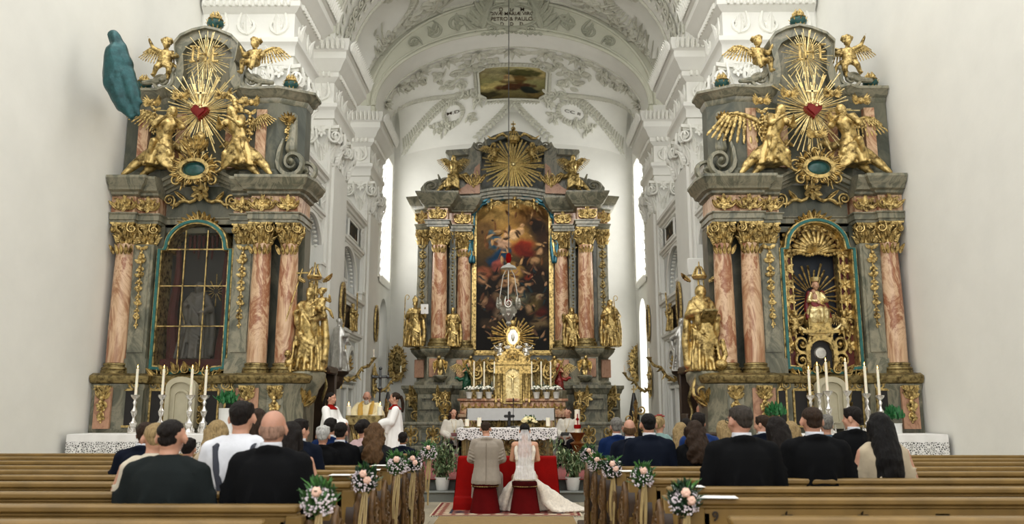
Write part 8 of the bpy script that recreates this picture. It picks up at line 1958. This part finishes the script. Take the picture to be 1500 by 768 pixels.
# altar girls in white surplices with red collars
for i, (px, ytop, Y, rz, lab) in enumerate(((485, 577, 15.4, 1.25, 'altar girl with dark ponytail in white surplice and red collar, left of the priest'), (579, 577, 15.2, -1.35, 'altar girl with brown ponytail in long white surplice, right of the priest'))):
    t, h = standing(px, ytop, Y, .375, rz, lab, None, None); k = h/.985
    AJ = dict(eL=(-.14, -.05, .64), wL=(-.07, -.17, .62), eR=(.14, -.05, .64), wR=(.07, -.17, .62))
    b = MB(); human(b, 1, AJ, 1.0, pitch=.1, hs=.143, thin=True); b.v = [tuple(V(v)*k) for v in b.v]; skin(b, 'body', SKIN, t, .009, 1)
    eyes(V(DJ['hed'])*k, k*.143, 0, .1, t)
    b = MB(); hairdo(b, V(DJ['hed'])*k+V((0, .008, .004)), k*.145, 'tail', 0, .1, i); skin(b, 'hair', HM['dark' if i == 0 else 'brown'], t, .008, 1, (.004, 40))
    b = MB(); robe(b, [(.02, 0, 0, .15, .13, .12), (.25, 0, 0, .135, .115, .1), (.5, 0, 0, .12, .1, .05)], 9, seed=7); b.v = [tuple(V(v)*k) for v in b.v]; skin(b, 'red_cassock', RED, t, .014, 1)
    b = MB(); robe(b, [(.2, 0, 0, .17, .145, .12), (.36, 0, 0, .155, .13, .1), (.55, 0, 0, .135, .11, .06), (.7, 0, 0, .125, .09, .03), (.79, 0, 0, .11, .07, 0), (.82, 0, 0, .06, .05, 0)], 9, seed=i)
    for s in (-1, 1): b.chain([(s*.105, 0, .785), (s*.145, -.05, .64), (s*.08, -.15, .62)], [.052, .052, .055], 10); b.chain([(s*.12, -.08, .6), (s*.11, -.1, .52)], [.045, .02], 8)
    b.v = [tuple(V(v)*k) for v in b.v]; skin(b, 'surplice', LINEN, t, .013, 1, (.01, 10))
    b = MB(); b.lathe([(.036, .855), (.04, .84), (.075, .815), (.1, .795), (.092, .79), (.06, .805), (.035, .83)], 24, Sc(1, .85, 1)); b.v = [tuple(V(v)*k) for v in b.v]; b.obj('red_collar', RED, t)
# ---------------------------------------------------------------- bridal couple, seen from behind
def couple_pose(p, s): pass
# groom
p = P(715, 617, STY+.02); gx = STX[0]; zt = p.z; k = (zt-.014)/1.425
GJ = {**SJ, 'pel': (0, .0, .345), 'hed': (.012, -.035, .738), 'eL': (-.145, -.02, .47), 'eR': (.145, -.02, .47), 'wL': (-.06, -.18, .43), 'wR': (.06, -.18, .43), 'kL': (-.1, -.23, .3), 'kR': (.1, -.23, .3), 'aL': (-.11, -.2, .05), 'aR': (.11, -.2, .05), 'tL': (-.12, -.29, .02), 'tR': (.12, -.29, .02)}
t = thing('person', 'groom in light grey-beige suit sitting on the left velvet stool, seen from behind', 'person', (gx+.02, STY, .014), pi)
t.scale = (k,)*3
b = MB(); human(b, HT, GJ, .94, pitch=.25, thin=True); skin(b, 'body', SKIN, t, .01, 1)
b = MB(); hairdo(b, V(GJ['hed'])*HT, HT*.13, 'short', 0, .25, 5); skin(b, 'hair', HM['brown'], t, .007, 1, (.006, 60))
SUIT = mat('grey_beige_wool', S(168, 156, 140), .85, var=.06, scale=20, bump=.15, bscale=140, sheen=.2)
b = MB()
robe(b, [(.44, 0, .03, .235, .19, .05), (.5, 0, .03, .235, .19, .045), (.6, 0, .02, .215, .165, .03), (.7, 0, .01, .2, .145, .02), (.82, 0, 0, .208, .14, .015), (.94, 0, 0, .232, .142, .01), (1.02, 0, 0, .235, .135, .0), (1.075, 0, 0, .2, .115, 0), (1.115, 0, 0, .12, .09, 0), (1.14, 0, 0, .07, .07, 0)], 5, seed=8, seg=48)
for s in (-1, 1):
    b.chain([V((s*.108, .002, .612))*HT, V((s*.148, -.015, .47))*HT, V((s*.07, -.165, .43))*HT], [.078, .066, .05], 14); b.cap((s*.11, 0, 1.11), (s*.2, 0, 1.065), .05, .07, 12)
    for i in range(4): z = .8+.05*i; b.chain([(s*.2, .06, z), (s*.27, .05, z+.03)], [.01, .012], 6)
b.chain([(-.085, -.02, 1.115), (-.062, .055, 1.14), (0, .078, 1.152), (.062, .055, 1.14), (.085, -.02, 1.115)], [.022, .028, .03, .028, .022], 8)
jo = skin(b, 'jacket', SUIT, t, .011, 2, (.006, 8))
b = MB(); b.tube([(0, .152, 1.08), (0, .158, .95), (0, .155, .8), (0, .178, .66), (.0, .215, .5), (.0, .222, .44)], .005, 5); b.obj('back_seam', mat('seam_shadow_wool', S(148, 136, 120), .9), t)
b = MB(); b.lathe([(.064, 1.12), (.068, 1.13), (.062, 1.185), (.056, 1.187), (.058, 1.13)], 24, T(0, .0, 0), cap=False); b.obj('shirt_collar', CL['white'], t)
b = MB(); j = {q: V(v)*HT for q, v in GJ.items()}; b.ell(j['pel']+V((0, -.02, 0)), (.19, .16, .12))
for s in 'LR': b.chain([j['h'+s], j['k'+s], j['a'+s]+V((0, 0, .04))], [.105, .085, .07], 12)
skin(b, 'trousers', SUIT, t, .014, 1, (.008, 10)); b = MB(); [b.chain([j['a'+s]+V((0, .03, -.035)), j['t'+s]], [.05, .04], 10) for s in 'LR']; skin(b, 'shoes', mat('brown_leather', S(92, 60, 38), .4), t, .014, 1)
# bride
p = P(770, 621, STY+.02); bx = STX[1]; k = (p.z-.014)/1.42
BJ = {**GJ, 'hed': (0, -.03, .742), 'eL': (-.125, -.03, .48), 'eR': (.125, -.03, .48), 'sL': (-.098, 0, .612), 'sR': (.098, 0, .612), 'wL': (-.05, -.17, .45), 'wR': (.05, -.17, .45)}
t = thing('person', 'bride with dark updo, veil and ivory lace gown with train on the right velvet stool', 'person', (bx, STY, .014), pi); t.scale = (k,)*3
b = MB(); human(b, HT, BJ, .86, pitch=.2, legs=True); skin(b, 'body', mat('warm_skin', S(218, 164, 132), .5, var=.05, scale=12, sub=.1), t, .01, 1)
b = MB(); hairdo(b, V(BJ['hed'])*HT, HT*.133, 'bun', 0, .2, 2); skin(b, 'hair', HM['black'], t, .007, 1, (.005, 50))
LACEB = mat('ivory_lace', S(226, 216, 200), .8, var=.16, scale=26, bump=.5, bscale=70, sheen=.3)
b = MB(); robe(b, [(.5, 0, .0, .19, .15, .03), (.6, 0, 0, .165, .13, .02), (.7, 0, 0, .15, .115, .01), (.8, 0, -.005, .155, .115, 0), (.88, 0, -.015, .165, .11, 0), (.93, 0, -.04, .16, .075, 0)], 8, seed=3)
for s in (-1, 1): b.chain([(s*.13, .085, .85), (s*.15, .07, .98), (s*.13, .02, 1.09), (s*.12, -.04, 1.08), (s*.12, -.1, .92)], [.03, .03, .032, .03, .03], 10)
skin(b, 'bodice', LACEB, t, .01, 1, (.004, 30))
b = MB()
def cone(cx, cy, z, rx, ry, am): return (z, cx, cy, rx, ry, am)
# skirt falling past the stool and spreading on the rug (local +x is the picture's left)
robe(b, [cone(0, -.3, .01, .42, .27, .1), cone(0, -.3, .06, .39, .26, .1), cone(.0, -.28, .2, .34, .25, .09), cone(0, -.25, .36, .28, .22, .07), cone(0, -.12, .47, .23, .18, .04)], 13, seed=9, seg=90)
robe(b, [cone(0, 0, .487, .17, .15, .02), cone(0, .01, .52, .205, .19, .03), cone(0, .0, .58, .19, .165, .02), cone(0, 0, .66, .165, .135, .0)], 13, seed=9, seg=90)
for q in range(9):
    f = q/8; b.chain([(-.17-.02*f, .06-.12*f, .5), (-.28-.02*q*.5, .04-.12*f, .36), (-.34-.045*q, .04-.12*f, .16-.005*q), (-.46-.055*q, .1-.2*f, .05), (-.58-.06*q, .14-.22*f, .022)], [.035, .055, .065, .05, .022], 8)
    b.chain([(.17+.01*f, .04-.1*f, .5), (.27+.006*q, -.02-.1*f, .34), (.31+.012*q, -.06-.1*f, .14), (.33+.014*q, -.08-.12*f, .03)], [.035, .05, .05, .03], 8)
skin(b, 'skirt', LACEB, t, .013, 1, (.01, 14))
VM, N, Lk, bs = _nt('veil_tulle'); bs.inputs['Base Color'].default_value = (.86, .86, .88, 1); bs.inputs['Alpha'].default_value = .5; bs.inputs['Roughness'].default_value = .6
tc = N.new('ShaderNodeTexCoord'); n = _noise(N, Lk, 9, 4, vec=tc.outputs['Object']); r = _ramp(N, Lk, n.outputs[0], [(.35, (.38,)*3), (.7, (.66,)*3)]); Lk.new(r.outputs[0], bs.inputs['Alpha'])
def veil(u, v):
    keys = [(1.315, .06, .15), (1.25, .085, .16), (1.12, .11, .17), (.95, .12, .18), (.75, .14, .185), (.66, .155, .2), (.6, .165, .21), (.54, .17, .215)]
    q = v*(len(keys)-1); i = min(len(keys)-2, int(q)); f = q-i; z, w, d = [keys[i][j]+(keys[i+1][j]-keys[i][j])*f for j in range(3)]
    a = (u-.5)*2; sh = 0
    return (w*a+sh, d-.09*a*a*(1 if v < .6 else .3)+.012*sin(a*16+v*3)*(.3+v), z)
b = MB(); b.grid(veil, 60, 60); b.obj('veil', VM, t, sharp=180)
b = MB(); [b.ell((.022*(q-2), .165-.005*abs(q-2), 1.32), (.009, .007, .008), seg=7, rings=5) for q in range(5)]; b.obj('hair_comb', SILVER, t)
# ================================================================= camera, light, view
cam = bpy.data.cameras.new('camera'); co = bpy.data.objects.new('camera', cam); COL.objects.link(co)
co.location = EYE; co.rotation_euler = _rot.to_euler(); cam.sensor_width = 36; cam.lens = 36*F/1500; cam.clip_end = 200; cam.dof.use_dof = True; cam.dof.focus_distance = 15; cam.dof.aperture_fstop = 2.0
bpy.context.scene.camera = co
w = bpy.data.worlds.new('world'); bpy.context.scene.world = w; w.use_nodes = True
bg = w.node_tree.nodes['Background']; bg.inputs[0].default_value = (1, .995, .98, 1); bg.inputs[1].default_value = 1.15
def area(name, loc, rot, sx, sy, power, col=(1, .985, .96)):
    l = bpy.data.lights.new(name, 'AREA'); l.shape = 'RECTANGLE'; l.size = sx; l.size_y = sy; l.energy = power; l.color = col
    o = bpy.data.objects.new(name, l); COL.objects.link(o); o.location = loc; o.rotation_euler = rot; return o
# crossing and apse window daylight; choir bay lights added on blank outer walls
for s in (-1, 1):
    area('choir_fill_light', (s*7.35, 27.65, 11.5), (0, s*R(90), 0), 4, 2.2, 24); area('gallery_fill_light', (s*7.35, 22.1, 11.5), (0, s*R(90), 0), 4, 2.0, 20)  # added fill for the dark choir bays, no windows behind it
    area('crossing_window_light', (s*7.2, 12, 11.5), (0, s*R(60), 0), 5, 5, 120)
    area('apse_window_light', (s*5.4, 34.3, 9.8), (0, s*R(90), 0), 5, 2.4, 48)
l = bpy.data.lights.new('tabernacle_glow_light', 'SPOT'); l.energy = 150; l.color = (1, .86, .6); l.spot_size = R(50); l.spot_blend = .6; l.shadow_soft_size = .1  # extra warm spot hanging free, put in for the tabernacle's glow
o = bpy.data.objects.new('tabernacle_glow_light', l); COL.objects.link(o); o.location = (0, 26.2, 5.5); o.rotation_euler = (R(62), 0, 0)
for s in (-1, 1):   # added spots without fixtures, to brighten the high altar
    l = bpy.data.lights.new('altar_fill_spot', 'SPOT'); l.energy = 1300; l.color = (1, .96, .9); l.spot_size = R(52); l.spot_blend = .8; l.shadow_soft_size = .25
    o = bpy.data.objects.new('altar_fill_spot', l); COL.objects.link(o); o.location = (s*4.4, 22.6, 12.9); o.rotation_euler = (V((0, 32.5, 6.2))-o.location).to_track_quat('-Z', 'Y').to_euler()
vs = bpy.context.scene.view_settings; vs.view_transform = 'Standard'; vs.look = 'None'; vs.exposure = .85; vs.gamma = 1; vs.use_curve_mapping = False
sc = bpy.context.scene
sc.cycles.max_bounces = 8; sc.cycles.diffuse_bounces = 4; sc.cycles.use_denoising = True
